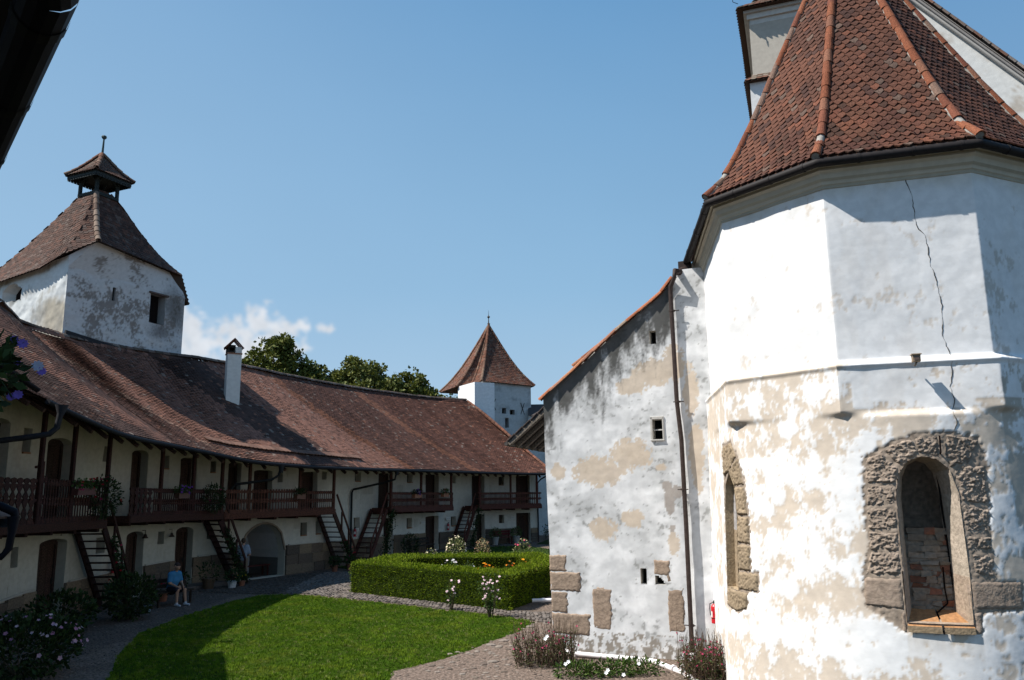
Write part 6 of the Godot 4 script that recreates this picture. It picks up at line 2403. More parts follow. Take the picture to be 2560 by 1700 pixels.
func wobble(p: PackedVector2Array, amt: float) -> PackedVector2Array:
	var r := PackedVector2Array()
	for i in p.size():
		var a := p[i]
		var c := p[(i + 1) % p.size()]
		var n := maxi(1, int(a.distance_to(c) / 0.16))
		for k in n:
			var q := a.lerp(c, float(k) / n)
			r.append(q + Vector2(nA.get_noise_2d(q.x * 3.0, q.y * 3.0), nA.get_noise_2d(q.x * 3.0 + 40.0, q.y * 3.0)) * amt)
	return r

func grounds() -> void:
	var b := MB.new()
	# one sheet to the horizon, finely toned inside the yard
	var c := 0.22
	var pos := PackedVector3Array()
	var cs := PackedColorArray()
	var nx := 90
	var nz := 190
	for j in nz:
		for i in nx:
			var x := -15.5 + i * c
			var z := -14.0 - j * c
			if j == nz - 1: z = -62.0
			var p := Vector3(x, 0.0, z)
			var k := nA.get_noise_2d(x * 1.2, z * 1.2) + 0.6 * nC.get_noise_2d(x * 4.0, z * 4.0)
			p.y = 0.0
			pos.append(p)
			var col := Color(0.225, 0.172, 0.138).lerp(Color(0.15, 0.115, 0.092), smoothstep(-0.2, 0.6, k))
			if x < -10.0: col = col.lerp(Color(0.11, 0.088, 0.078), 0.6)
			cs.append(col)
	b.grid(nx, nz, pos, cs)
	b.v = flip(b)
	b.col = Color(0.06, 0.058, 0.04)
	var y := 0.0
	var R := 900.0
	var x0 := -15.5
	var x1 := -15.5 + (nx - 1) * c
	b.quad(Vector3(-R, y, R), Vector3(R, y, R), Vector3(R, y, -14.0), Vector3(-R, y, -14.0))
	b.quad(Vector3(-R, y, -62.0), Vector3(R, y, -62.0), Vector3(R, y, -R), Vector3(-R, y, -R))
	b.quad(Vector3(-R, y, -14.0), Vector3(x0, y, -14.0), Vector3(x0, y, -62.0), Vector3(-R, y, -62.0))
	b.quad(Vector3(x1, y, -14.0), Vector3(R, y, -14.0), Vector3(R, y, -62.0), Vector3(x1, y, -62.0))
	put(b, "ground", M.ground).set_meta("kind", "structure")
	var lp := wobble(poly(LAWN), 0.13)
	b = MB.new()
	b.col = Color(0.04, 0.07, 0.010)
	flat_sheet(b, lp, 0.004)
	put(b, "lawn", M.turf).set_meta("kind", "structure")
	b = MB.new()
	b.col = Color(0.04, 0.062, 0.02)
	flat_sheet(b, wobble(poly(FARTURF), 0.15), 0.004)
	flat_sheet(b, wobble(poly([1.4, -52.0, 8.0, -48.0, 9.0, -57.0, 3.0, -59.5]), 0.2), 0.004)
	put(b, "far_lawn", M.turf).set_meta("kind", "structure")
	var cp := wobble(poly(COBBLE), 0.06)
	b = MB.new()
	b.col = Color(0.09, 0.078, 0.07)
	flat_sheet(b, cp, 0.004)
	var path := put(b, "cobbled_path", M.ground)
	path.set_meta("kind", "structure")
	# setts of the path
	var sett := MB.new()
	sett.box(Transform3D(), Vector3(-0.5, -0.3, -0.5), Vector3(0.5, 0.12, 0.5), 0.06, rng)
	var sm := sett.mesh()
	var ts := []
	var tc := []
	var z := -22.2
	while z > -37.2:
		var x := -12.5
		while x < 2.8:
			var q := Vector2(x + rng.randf_range(-0.02, 0.02), z + rng.randf_range(-0.02, 0.02))
			if Geometry2D.is_point_in_polygon(q, cp):
				var s := rng.randf_range(0.075, 0.11)
				ts.append(Transform3D(Basis.from_euler(Vector3(rng.randf_range(-0.06, 0.06), rng.randf() * TAU, rng.randf_range(-0.06, 0.06))).scaled(Vector3(s, 0.16, s)), Vector3(q.x, 0.006 + rng.randf_range(-0.004, 0.008), q.y)))
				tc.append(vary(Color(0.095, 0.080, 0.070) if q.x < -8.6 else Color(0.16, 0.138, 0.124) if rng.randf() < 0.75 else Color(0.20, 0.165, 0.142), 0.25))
			x += 0.115
		z -= 0.115
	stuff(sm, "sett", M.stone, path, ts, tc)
	# grass
	var tuft := MB.new()
	tuft.col = Color(1, 1, 1)
	for k in 9:
		var a := rng.randf() * TAU
		var d := Vector3(cos(a) * 0.5, 1.0, sin(a) * 0.5).normalized()
		var s := Vector3(-sin(a), 0, cos(a))
		tuft.leaf(Vector3(rng.randf_range(-0.03, 0.03), -0.005, rng.randf_range(-0.03, 0.03)), d, s, rng.randf_range(0.035, 0.07), 0.009)
	var tm := tuft.mesh()
	ts = []
	tc = []
	for i in 52000:
		var q := Vector2(rng.randf_range(-10.3, 0.7), -rng.randf_range(13.0, 29.6))
		if not Geometry2D.is_point_in_polygon(q, lp): continue
		var k := nA.get_noise_2d(q.x * 0.9, q.y * 0.9) + 0.5 * nC.get_noise_2d(q.x * 3.0, q.y * 3.0)
		var s := rng.randf_range(0.7, 1.35) * (1.0 + 0.3 * k)
		ts.append(Transform3D(Basis(Vector3.UP, rng.randf() * TAU).scaled(Vector3(s, s, s)), Vector3(q.x, 0.004, q.y)))
		var c2 := Color(0.064, 0.130, 0.008).lerp(Color(0.12, 0.19, 0.012), smoothstep(-0.3, 0.5, k + rng.randf_range(-0.3, 0.3)))
		c2 = c2.lerp(Color(0.165, 0.20, 0.022), smoothstep(0.1, 0.55, nC.get_noise_2d(q.x * 0.7 + 9.0, q.y * 0.7)) * 0.7)
		c2 = c2.lerp(Color(0.15, 0.145, 0.05), smoothstep(0.35, 0.7, nA.get_noise_2d(q.x * 1.7 + 4.0, q.y * 1.7)) * 0.5)
		if rng.randf() < 0.05: c2 = Color(0.20, 0.21, 0.07)
		tc.append(vary(c2, 0.2))
	stuff(tm, "grass", M.grass, self, ts, tc)
	tag(get_child(get_child_count() - 1), "mown green grass of the yard lawn", "grass", "", "stuff")
	ts = []
	tc = []
	var fp := poly(FARTURF)
	for i in 9000:
		var q := Vector2(rng.randf_range(-8.6, 3.2), -rng.randf_range(34.0, 51.0))
		if not Geometry2D.is_point_in_polygon(q, fp): continue
		var s := rng.randf_range(1.0, 2.0)
		ts.append(Transform3D(Basis(Vector3.UP, rng.randf() * TAU).scaled(Vector3(s, s, s)), Vector3(q.x, 0.004, q.y)))
		tc.append(vary(Color(0.06, 0.105, 0.022), 0.3))
	stuff(tm, "grass", M.grass, self, ts, tc)
	tag(get_child(get_child_count() - 1), "grass behind the clipped hedge below the far storehouse", "grass", "", "stuff")
	# lawn flowers: tiny pale clover heads
	# trodden path: loose flat stones, pebbles
	var dirt := Node3D.new()
	dirt.name = "dirt_path"
	add_child(dirt)
	dirt.set_meta("kind", "structure")
	b = MB.new()
	b.col = Color(0.225, 0.172, 0.138)
	flat_sheet(b, wobble(poly([-2.55, -17.25, -1.75, -18.2, -1.15, -19.1, -0.55, -20.4, 0.15, -21.7, 0.55, -22.8, 2.0, -22.3, 1.2, -20.4, 0.5, -19.2, 0.1, -18.2, 0.5, -16.0, 0.2, -14.0, -2.6, -14.0]), 0.08), 0.008)
	put(b, "packed_earth", M.ground, dirt)
	var known := [-1.8, -17.7, -1.6, -17.5, -1.1, -16.9, -0.6, -19.8, -0.4, -19.6, -0.7, -17.8, -0.5, -18.0, -1.1, -18.9, 0.4, -22.2, 0.2, -21.9, -1.3, -18.2, -0.1, -18.7, -0.9, -19.1, -1.4, -17.4, -0.9, -17.4, -0.3, -20.3]
	for i in 120:
		var q: Vector2
		if i < known.size() / 2: q = Vector2(known[i * 2], known[i * 2 + 1])
		else:
			var t := rng.randf()
			var e := Vector2(-2.2, -16.6).lerp(Vector2(0.7, -22.6), t)
			q = e + Vector2(rng.randf_range(-0.3, 1.9 - t * 1.0), rng.randf_range(-0.3, 0.4))
		var s := rng.randf_range(0.04, 0.085) if i >= known.size() / 2 else rng.randf_range(0.08, 0.14)
		var st := MB.new()
		st.col = vary(Color(0.25, 0.21, 0.18) if rng.randf() < 0.6 else Color(0.16, 0.128, 0.105), 0.15)
		var pr := []
		st.lathe(Vector3.ZERO, [Vector2(s, -0.02), Vector2(s * 0.96, s * 0.13), Vector2(s * 0.7, s * 0.24), Vector2(0.0, s * 0.27)], 7)
		for k in st.v.size():
			var u := st.v[k]
			st.v[k] = Vector3(u.x * (1.0 + 0.35 * nC.get_noise_2d(u.x * 30.0 + i, u.z * 30.0)), u.y, u.z * 0.7 * (1.0 + 0.35 * nC.get_noise_2d(u.x * 30.0, u.z * 30.0 + i)))
		place(st.mesh(), "stone", M.stone, dirt, Transform3D(Basis(Vector3.UP, rng.randf() * TAU), Vector3(q.x, 0.008, q.y)))
	ts = []
	tc = []
	for i in 5200:
		var q := Vector2(rng.randf_range(-2.8, 2.2), -rng.randf_range(15.0, 24.0)) if i < 2600 else Vector2(rng.randf_range(-13.6, -9.2), -rng.randf_range(16.0, 33.0))
		if Geometry2D.is_point_in_polygon(q, lp): continue
		var s := rng.randf_range(0.015, 0.055)
		ts.append(Transform3D(Basis.from_euler(Vector3(rng.randf() * 0.4, rng.randf() * TAU, rng.randf() * 0.4)).scaled(Vector3(s, s * 0.6, s * 0.8)), Vector3(q.x, 0.008, q.y)))
		tc.append(vary(Color(0.19, 0.155, 0.13) if rng.randf() < 0.6 else Color(0.12, 0.097, 0.08), 0.3))
	stuff(sm, "pebble", M.stone, dirt, ts, tc)

func flip(b: MB) -> PackedVector3Array:
	# the ground grid runs towards -z: turn it face up
	for i in b.n.size(): b.n[i] = Vector3.UP
	return b.v

# ---------------------------------------------------------------- plants
func rnd_dir() -> Vector3:
	var z := rng.randf_range(-1, 1)
	var a := rng.randf() * TAU
	var r := sqrt(1.0 - z * z)
	return Vector3(r * cos(a), z, r * sin(a))

func leaves(b: MB, c: Vector3, r: Vector3, n: int, l: float, w: float, cols: Array, shell := 0.5, upw := 0.3) -> void:
	for i in n:
		var d := rnd_dir()
		var k := pow(rng.randf(), 1.0 / 3.0)
		k = lerpf(k, 1.0, shell * rng.randf())
		var p := c + Vector3(d.x * r.x, d.y * r.y, d.z * r.z) * k * (1.0 + 0.25 * nC.get_noise_3d(d.x * 2.0 + c.x, d.y * 2.0, d.z * 2.0 + c.z))
		if p.y < 0.01: p.y = rng.randf() * 0.1
		var f := (d + rnd_dir() * 0.8 + Vector3.UP * upw).normalized()
		var s := f.cross(rnd_dir()).normalized()
		b.col = vary(cols[rng.randi() % cols.size()], 0.25)
		var z := rng.randf_range(0.7, 1.3)
		b.leaf(p, f, s, l * z, w * z)

func bloom(b: MB, p: Vector3, f: Vector3, r: float, col: Color, n := 5) -> void:
	var s := f.cross(Vector3(0.3, 0.2, 0.9)).normalized()
	var t := f.cross(s)
	b.col = col
	for k in n:
		var a := TAU * k / n
		var d := (s * cos(a) + t * sin(a) + f * 0.25).normalized()
		b.leaf(p, d, f.cross(d).normalized(), r, r * (0.95 if n < 7 else 0.8))

func stems(b: MB, base: Vector3, c: Vector3, r: Vector3, n: int, rad: float, col: Color) -> void:
	b.col = col
	for i in n:
		var d := rnd_dir()
		var e := c + Vector3(d.x * r.x, absf(d.y) * r.y * 0.8, d.z * r.z) * 0.85
		var m := base.lerp(e, 0.5) + Vector3(rng.randf_range(-0.05, 0.05), 0, rng.randf_range(-0.05, 0.05))
		b.tube([base + Vector3(d.x, 0, d.z) * 0.04, m, e], [rad, rad * 0.7, rad * 0.35], 5, false)

# a bush: foliage, stems, blooms
func bush(called: String, label: String, cat: String, base: Vector3, r: Vector3, n: int, leaf_l: float, cols: Array, blooms := 0, bloom_r := 0.04, bcols := [], lift := 0.0, grp := "", nst := 6) -> Node3D:
	var t := thing(called, label, cat, base, grp)
	var c := base + Vector3.UP * (r.y + lift)
	var b := MB.new()
	leaves(b, c, r, n, leaf_l, leaf_l * 0.5, cols)
	put(b, "foliage", M.leaf, t)
	b = MB.new()
	stems(b, base, c, r, nst, 0.012, Color(0.10, 0.075, 0.04))
	put(b, "stem", M.bark, t)
	for i in blooms:
		var d := rnd_dir()
		if d.y < -0.3: d.y = -d.y
		var p := c + Vector3(d.x * r.x, d.y * r.y, d.z * r.z) * rng.randf_range(0.9, 1.12)
		b = MB.new()
		bloom(b, p, (d + Vector3(0.1, 0.5, 0.5)).normalized(), bloom_r * rng.randf_range(0.75, 1.2), vary(bcols[rng.randi() % bcols.size()], 0.12))
		put(b, "flower", M.petal, t)
	return t

func pot(label: String, p: Vector3, r: float, h: float, c: Color, plant := 0, pcols := [], blooms := 0, bc := []) -> Node3D:
	var t := thing("potted_plant", label, "potted plant", p)
	var b := MB.new()
	b.col = c
	b.lathe(p, [Vector2(0, 0), Vector2(r * 0.7, 0), Vector2(r * 0.95, h * 0.85), Vector2(r * 1.06, h * 0.85), Vector2(r * 1.06, h), Vector2(r * 0.9, h), Vector2(r * 0.85, h * 0.9), Vector2(0, h * 0.9)], 14)
	put(b, "pot", M.ceramic, t)
	if plant:
		b = MB.new()
		leaves(b, p + Vector3.UP * (h + r * 0.9), Vector3(r * 1.6, r * 1.5, r * 1.6), plant, 0.11, 0.05, pcols)
		put(b, "foliage", M.leaf, t)
	for i in blooms:
		b = MB.new()
		var d := rnd_dir()
		d.y = absf(d.y)
		bloom(b, p + Vector3.UP * (h + r * 0.9) + d * r * 1.6, (d + Vector3(0, 0.3, 0.6)).normalized(), 0.045, vary(bc[rng.randi() % bc.size()], 0.15))
		put(b, "flower", M.petal, t)
	return t

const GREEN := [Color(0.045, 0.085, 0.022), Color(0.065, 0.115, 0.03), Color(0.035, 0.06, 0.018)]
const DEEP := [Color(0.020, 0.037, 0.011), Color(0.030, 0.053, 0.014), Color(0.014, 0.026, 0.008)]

func hedge() -> void:
	var outer := poly([-6.05, -29.75, -0.2, -25.0, 2.0, -30.0, 0.9, -32.9, -5.0, -32.9])
	var inner := poly([-4.55, -29.75, -0.45, -26.55, 0.85, -29.6, 0.1, -31.4, -3.85, -31.5])
	var h := 1.06
	var t := thing("box_hedge", "clipped green hedge ring standing square around a small flower bed on the lawn", "hedge", Vector3(-2, 0, -29))
	var b := MB.new()
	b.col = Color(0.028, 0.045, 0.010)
	var n := outer.size()
	var ins := 0.05
	var co := Vector2(-1.8, -29.7)
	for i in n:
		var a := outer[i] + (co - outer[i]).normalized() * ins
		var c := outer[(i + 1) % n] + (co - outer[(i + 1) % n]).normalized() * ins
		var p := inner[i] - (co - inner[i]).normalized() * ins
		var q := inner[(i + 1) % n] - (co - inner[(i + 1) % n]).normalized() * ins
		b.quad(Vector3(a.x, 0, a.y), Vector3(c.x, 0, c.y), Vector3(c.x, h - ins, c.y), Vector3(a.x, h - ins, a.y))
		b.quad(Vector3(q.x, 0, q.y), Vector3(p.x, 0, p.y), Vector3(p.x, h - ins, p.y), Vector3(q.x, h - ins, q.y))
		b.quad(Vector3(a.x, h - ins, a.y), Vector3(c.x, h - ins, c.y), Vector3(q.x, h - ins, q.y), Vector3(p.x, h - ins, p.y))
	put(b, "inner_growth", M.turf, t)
	# clipped shoots
	b = MB.new()
	var cols := [Color(0.115, 0.17, 0.007), Color(0.155, 0.215, 0.008), Color(0.08, 0.13, 0.007), Color(0.19, 0.245, 0.010)]
	for i in n:
		var a := outer[i]
		var c := outer[(i + 1) % n]
		var p := inner[i]
		var q := inner[(i + 1) % n]
		for f in 3:
			var area := 0.0
			if f == 0: area = a.distance_to(c) * h
			elif f == 1: area = p.distance_to(q) * h
			else: area = (a.distance_to(c) + p.distance_to(q)) / 2.0 * 1.25
			for k in int(area * (1000 if f == 2 else 760)):
				var u := rng.randf()
				var v := rng.randf()
				var pos: Vector3
				var nn: Vector3
				var e := c - a
				if f == 0:
					var z := a.lerp(c, u)
					pos = Vector3(z.x, v * h, z.y)
					nn = Vector3(-e.y, 0, e.x).normalized()
					if nn.dot(Vector3(co.x - z.x, 0, co.y - z.y)) > 0: nn = -nn
				elif f == 1:
					var z := p.lerp(q, u)
					pos = Vector3(z.x, v * h, z.y)
					nn = Vector3(-e.y, 0, e.x).normalized()
					if nn.dot(Vector3(co.x - z.x, 0, co.y - z.y)) < 0: nn = -nn
				else:
					var z := a.lerp(c, u).lerp(p.lerp(q, u), v)
					pos = Vector3(z.x, h, z.y)
					nn = Vector3.UP
				var lump := nC.get_noise_3d(pos.x * 1.6, pos.y * 1.6, pos.z * 1.6) * 0.065 + nA.get_noise_3d(pos.x * 0.6, pos.y * 0.6, pos.z * 0.6) * 0.04
				if nC.get_noise_3d(pos.x * 3.0 + 7.0, pos.y * 1.5, pos.z * 3.0) > 0.38 and f == 0: continue
				pos += nn * (lump + rng.randf_range(-0.05, 0.0))
				var d := (nn + rnd_dir() * 0.7 + Vector3.UP * 0.5).normalized()
				b.col = vary(cols[rng.randi() % 4], 0.25)
				if rng.randf() < 0.02: b.col = Color(0.16, 0.12, 0.05)
				b.leaf(pos, d, d.cross(rnd_dir()).normalized(), rng.randf_range(0.05, 0.09) * (1.9 if rng.randf() < 0.03 else 1.0), 0.022)
	put(b, "foliage", M.leaf, t).set_meta("kind", "stuff")
	# the bed inside
	var or_c := [Color(0.75, 0.22, 0.01), Color(0.70, 0.30, 0.02), Color(0.62, 0.16, 0.01)]
	var wh := [Color(0.75, 0.72, 0.70), Color(0.7, 0.62, 0.64)]
	bush("marigold_plant", "low clump of orange marigolds inside the hedge ring", "flowers", Vector3(-1.05, 0, -29.6), Vector3(0.36, 0.48, 0.3), 260, 0.07, GREEN, 28, 0.065, or_c)
	bush("white_flowers", "clump of white flowers inside the hedge ring beside the marigolds", "flowers", Vector3(-2.4, 0, -30.0), Vector3(0.35, 0.54, 0.3), 260, 0.08, GREEN, 24, 0.06, wh)
	bush("white_flowers", "few pale flowers between the white clump and the marigolds inside the hedge ring", "flowers", Vector3(-1.75, 0, -29.9), Vector3(0.3, 0.52, 0.3), 200, 0.09, [Color(0.1, 0.16, 0.06), Color(0.14, 0.2, 0.09)], 6, 0.055, wh)
	bush("marigold_plant", "few reddish marigolds near the far inner corner of the hedge ring", "flowers", Vector3(-0.2, 0, -29.8), Vector3(0.25, 0.52, 0.25), 140, 0.07, GREEN, 9, 0.055, [Color(0.5, 0.10, 0.02), Color(0.6, 0.2, 0.02)])
	bush("marigold_plant", "single orange marigold clump at the sunny inner end of the hedge ring", "flowers", Vector3(0.3, 0, -29.9), Vector3(0.16, 0.54, 0.16), 90, 0.07, GREEN, 6, 0.055, or_c)

func rose(called: String, label: String, base: Vector3, h: float, w: float, nl: int, nf: int, cols: Array) -> void:
	var t := thing(called, label, "rose bush", base, "rose bushes on the lawn edge")
	var b := MB.new()
	b.col = Color(0.10, 0.085, 0.04)
	var tips := []
	for i in 9:
		var a := rng.randf() * TAU
		var e := base + Vector3(cos(a) * w * rng.randf_range(0.3, 1.0), h * rng.randf_range(0.6, 1.0), sin(a) * w * rng.randf_range(0.3, 1.0))
		b.tube([base + Vector3(cos(a), 0, sin(a)) * 0.05, base.lerp(e, 0.5) + Vector3(cos(a), 0, sin(a)) * 0.03, e], [0.014, 0.010, 0.005], 5, false)
		tips.append(e)
	put(b, "stem", M.bark, t)
	b = MB.new()
	for i in nl:
		var e: Vector3 = tips[rng.randi() % tips.size()]
		var k := rng.randf_range(0.25, 1.0)
		var p := base.lerp(e, k) + rnd_dir() * 0.14 * (0.5 + k)
		b.col = vary(cols[rng.randi() % cols.size()], 0.3)
		var d := (rnd_dir() + Vector3.UP * 0.3).normalized()
		b.leaf(p, d, d.cross(rnd_dir()).normalized(), rng.randf_range(0.05, 0.085), 0.042)
	put(b, "foliage", M.leaf, t)
	for i in nf:
		var e: Vector3 = tips[i % tips.size()]
		var p := e + Vector3(rng.randf_range(-0.12, 0.12), rng.randf_range(-0.55, 0.04) * (1.0 if i >= tips.size() else 0.1), rng.randf_range(-0.12, 0.12))
		var f := MB.new()
		for k in 3:
			bloom(f, p - Vector3.UP * 0.012 * k, (Vector3(rng.randf_range(-0.4, 0.4), 1.0, 0.5)).normalized(), 0.045 - 0.008 * k, Color(0.80, 0.72, 0.74) if k else Color(0.78, 0.55, 0.60), 6)
		put(f, "flower", M.petal, t)

func gaura(label: String, c: Vector3, rx: float, rz: float, h: float, n: int, grp := "") -> void:
	# wiry reddish stems with small leaves low down and tiny pink flowers
	var t := thing("wand_flower_plant", label, "flowering plant", c, grp)
	var b := MB.new()
	var fb := MB.new()
	var lb := MB.new()
	for i in n:
		var p := c + Vector3(rng.randf_range(-rx, rx), 0, rng.randf_range(-rz, rz))
		var hh := h * rng.randf_range(0.45, 1.1)
		var tip := p + Vector3(rng.randf_range(-0.22, 0.22), hh, rng.randf_range(-0.22, 0.22))
		b.col = vary(Color(0.115, 0.075, 0.045), 0.3)
		b.tube([p, p.lerp(tip, 0.5) + Vector3(0, 0.05, 0), tip], [0.006, 0.005, 0.003], 4, false)
		for k in 9:
			var z := rng.randf() * 0.75
			var q := p.lerp(tip, z)
			lb.col = vary([Color(0.055, 0.072, 0.022), Color(0.085, 0.075, 0.034), Color(0.05, 0.075, 0.02), Color(0.10, 0.05, 0.035)][rng.randi() % 4], 0.25)
			var d := (rnd_dir() + Vector3.UP * 0.6).normalized()
			lb.leaf(q, d, d.cross(rnd_dir()).normalized(), 0.085, 0.022)
		if rng.randf() < 0.25:
			bloom(fb, p.lerp(tip, rng.randf_range(0.5, 0.95)), Vector3(rng.randf_range(-0.5, 0.5), 0.5, 0.8).normalized(), 0.024, vary(Color(0.42, 0.05, 0.12), 0.3), 4)
	put(b, "stem", M.bark, t).set_meta("kind", "stuff")
	put(lb, "foliage", M.leaf, t)
	put(fb, "blossom", M.petal, t).set_meta("kind", "stuff")

func yard_plants() -> void:
	rose("rose_bush", "tall white and pink rose bush at the tip of the sunlit lawn", Vector3(-0.72, 0, -23.75), 1.25, 0.30, 420, 24, GREEN)
	rose("rose_bush", "small pale rose bush before the middle of the hedge", Vector3(-2.0, 0, -25.35), 0.92, 0.22, 150, 10, GREEN)
	var pale := [Color(0.32, 0.30, 0.15), Color(0.20, 0.22, 0.09), Color(0.12, 0.16, 0.06)]
	var cream := [Color(0.7, 0.62, 0.42), Color(0.68, 0.55, 0.45)]
	bush("shrub", "cream-flowered rose shrub behind the hedge, largest of the row", "shrub", Vector3(-2.62, 0, -36.0), Vector3(0.46, 0.72, 0.4), 700, 0.08, pale, 40, 0.05, cream, 0.1, "shrubs behind the hedge")
	bush("shrub", "rounded dry-looking shrub behind the hedge between two flowering ones", "shrub", Vector3(-1.42, 0, -36.0), Vector3(0.36, 0.68, 0.36), 600, 0.09, [Color(0.25, 0.22, 0.12), Color(0.2, 0.2, 0.10), Color(0.3, 0.2, 0.12)], 8, 0.04, [Color(0.55, 0.3, 0.2)], 0.08, "shrubs behind the hedge")
	bush("shrub", "loose green shrub with a few pink roses behind the hedge nearest the annex", "shrub", Vector3(0.36, 0, -36.2), Vector3(0.44, 0.66, 0.4), 420, 0.08, pale, 12, 0.05, [Color(0.6, 0.08, 0.16), Color(0.7, 0.6, 0.4)], 0.08, "shrubs behind the hedge")
	bush("shrub", "low cream-flowered shrub behind the hedge at the end of the row by the stairs", "shrub", Vector3(-3.75, 0, -36.0), Vector3(0.4, 0.5, 0.4), 320, 0.07, pale, 12, 0.045, cream, 0.02, "shrubs behind the hedge")
	gaura("reddish wand-flower clump at the corner of the annex by the path", Vector3(0.62, 0, -17.75), 0.62, 0.42, 0.92, 190, "wand flowers along the church wall")
	gaura("reddish wand-flower clump at the foot of the rounded choir wall", Vector3(3.72, 0, -16.45), 0.42, 0.45, 0.85, 190, "wand flowers along the church wall")
	gaura("thin single wand-flower stems against the choir's sunlit foot", Vector3(4.9, 0, -12.6), 0.3, 0.1, 0.5, 14, "wand flowers along the church wall")
	# low green border with white blooms
	var t := thing("border_plants", "low green border with scattered white blooms below the white drain pipe", "flowers", Vector3(1.9, 0, -16.95))
	var b := MB.new()
	for k in 9:
		var f := k / 8.0
		leaves(b, Vector3(1.05 + 1.65 * f, 0.11, -16.62 - 0.2 * f), Vector3(0.28, 0.17, 0.30), 170, 0.085, 0.035, [Color(0.045, 0.085, 0.015), Color(0.065, 0.105, 0.02), Color(0.03, 0.055, 0.012)])
	put(b, "foliage", M.leaf, t)
	for q in [[0.98, 0.30, -16.35], [1.04, 0.33, -16.4], [1.76, 0.16, -16.2], [1.80, 0.20, -16.24], [2.1, 0.12, -16.2], [2.45, 0.26, -16.5], [0.62, 0.62, -17.2], [0.66, 0.66, -17.25]]:
		b = MB.new()
		bloom(b, Vector3(q[0], q[1], q[2]), Vector3(-0.1, 0.5, 0.85).normalized(), 0.045, Color(0.80, 0.80, 0.80))
		put(b, "flower", M.petal, t)
	# the big pink bush low in the corner
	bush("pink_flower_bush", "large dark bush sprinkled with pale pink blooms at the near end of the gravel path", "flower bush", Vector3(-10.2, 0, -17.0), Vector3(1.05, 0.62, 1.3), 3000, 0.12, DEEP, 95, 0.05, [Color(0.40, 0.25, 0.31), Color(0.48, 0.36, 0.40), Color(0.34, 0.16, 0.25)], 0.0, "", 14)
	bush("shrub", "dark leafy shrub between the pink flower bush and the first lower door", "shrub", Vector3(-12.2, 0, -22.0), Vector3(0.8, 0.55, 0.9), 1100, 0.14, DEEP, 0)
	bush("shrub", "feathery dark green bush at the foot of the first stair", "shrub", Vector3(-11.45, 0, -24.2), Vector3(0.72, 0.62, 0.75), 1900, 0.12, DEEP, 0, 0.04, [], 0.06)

func creeper(label: String, pts: Array, r: float, n: int, cols: Array, blooms := 0, bc := []) -> void:
	var t := thing("creeper", label, "climbing plant", pts[0])
	var b := MB.new()
	b.col = Color(0.07, 0.05, 0.03)
	b.tube(pts, 0.015, 5, false)
	put(b, "stem", M.bark, t)
	b = MB.new()
	for i in pts.size() - 1:
		for k in n / (pts.size() - 1):
			var p: Vector3 = (pts[i] as Vector3).lerp(pts[i + 1], rng.randf()) + rnd_dir() * r * rng.randf()
			var d := (rnd_dir() + Vector3.DOWN * 0.2).normalized()
			b.col = vary(cols[rng.randi() % cols.size()], 0.3)
			b.leaf(p, d, d.cross(rnd_dir()).normalized(), 0.11, 0.075)
	put(b, "foliage", M.leaf, t)
	for i in blooms:
		b = MB.new()
		var k := rng.randi() % (pts.size() - 1)
		bloom(b, (pts[k] as Vector3).lerp(pts[k + 1], rng.randf()) + rnd_dir() * r, Vector3(0.6, 0.4, 0.6).normalized(), 0.04, bc[rng.randi() % bc.size()])
		put(b, "flower", M.petal, t)

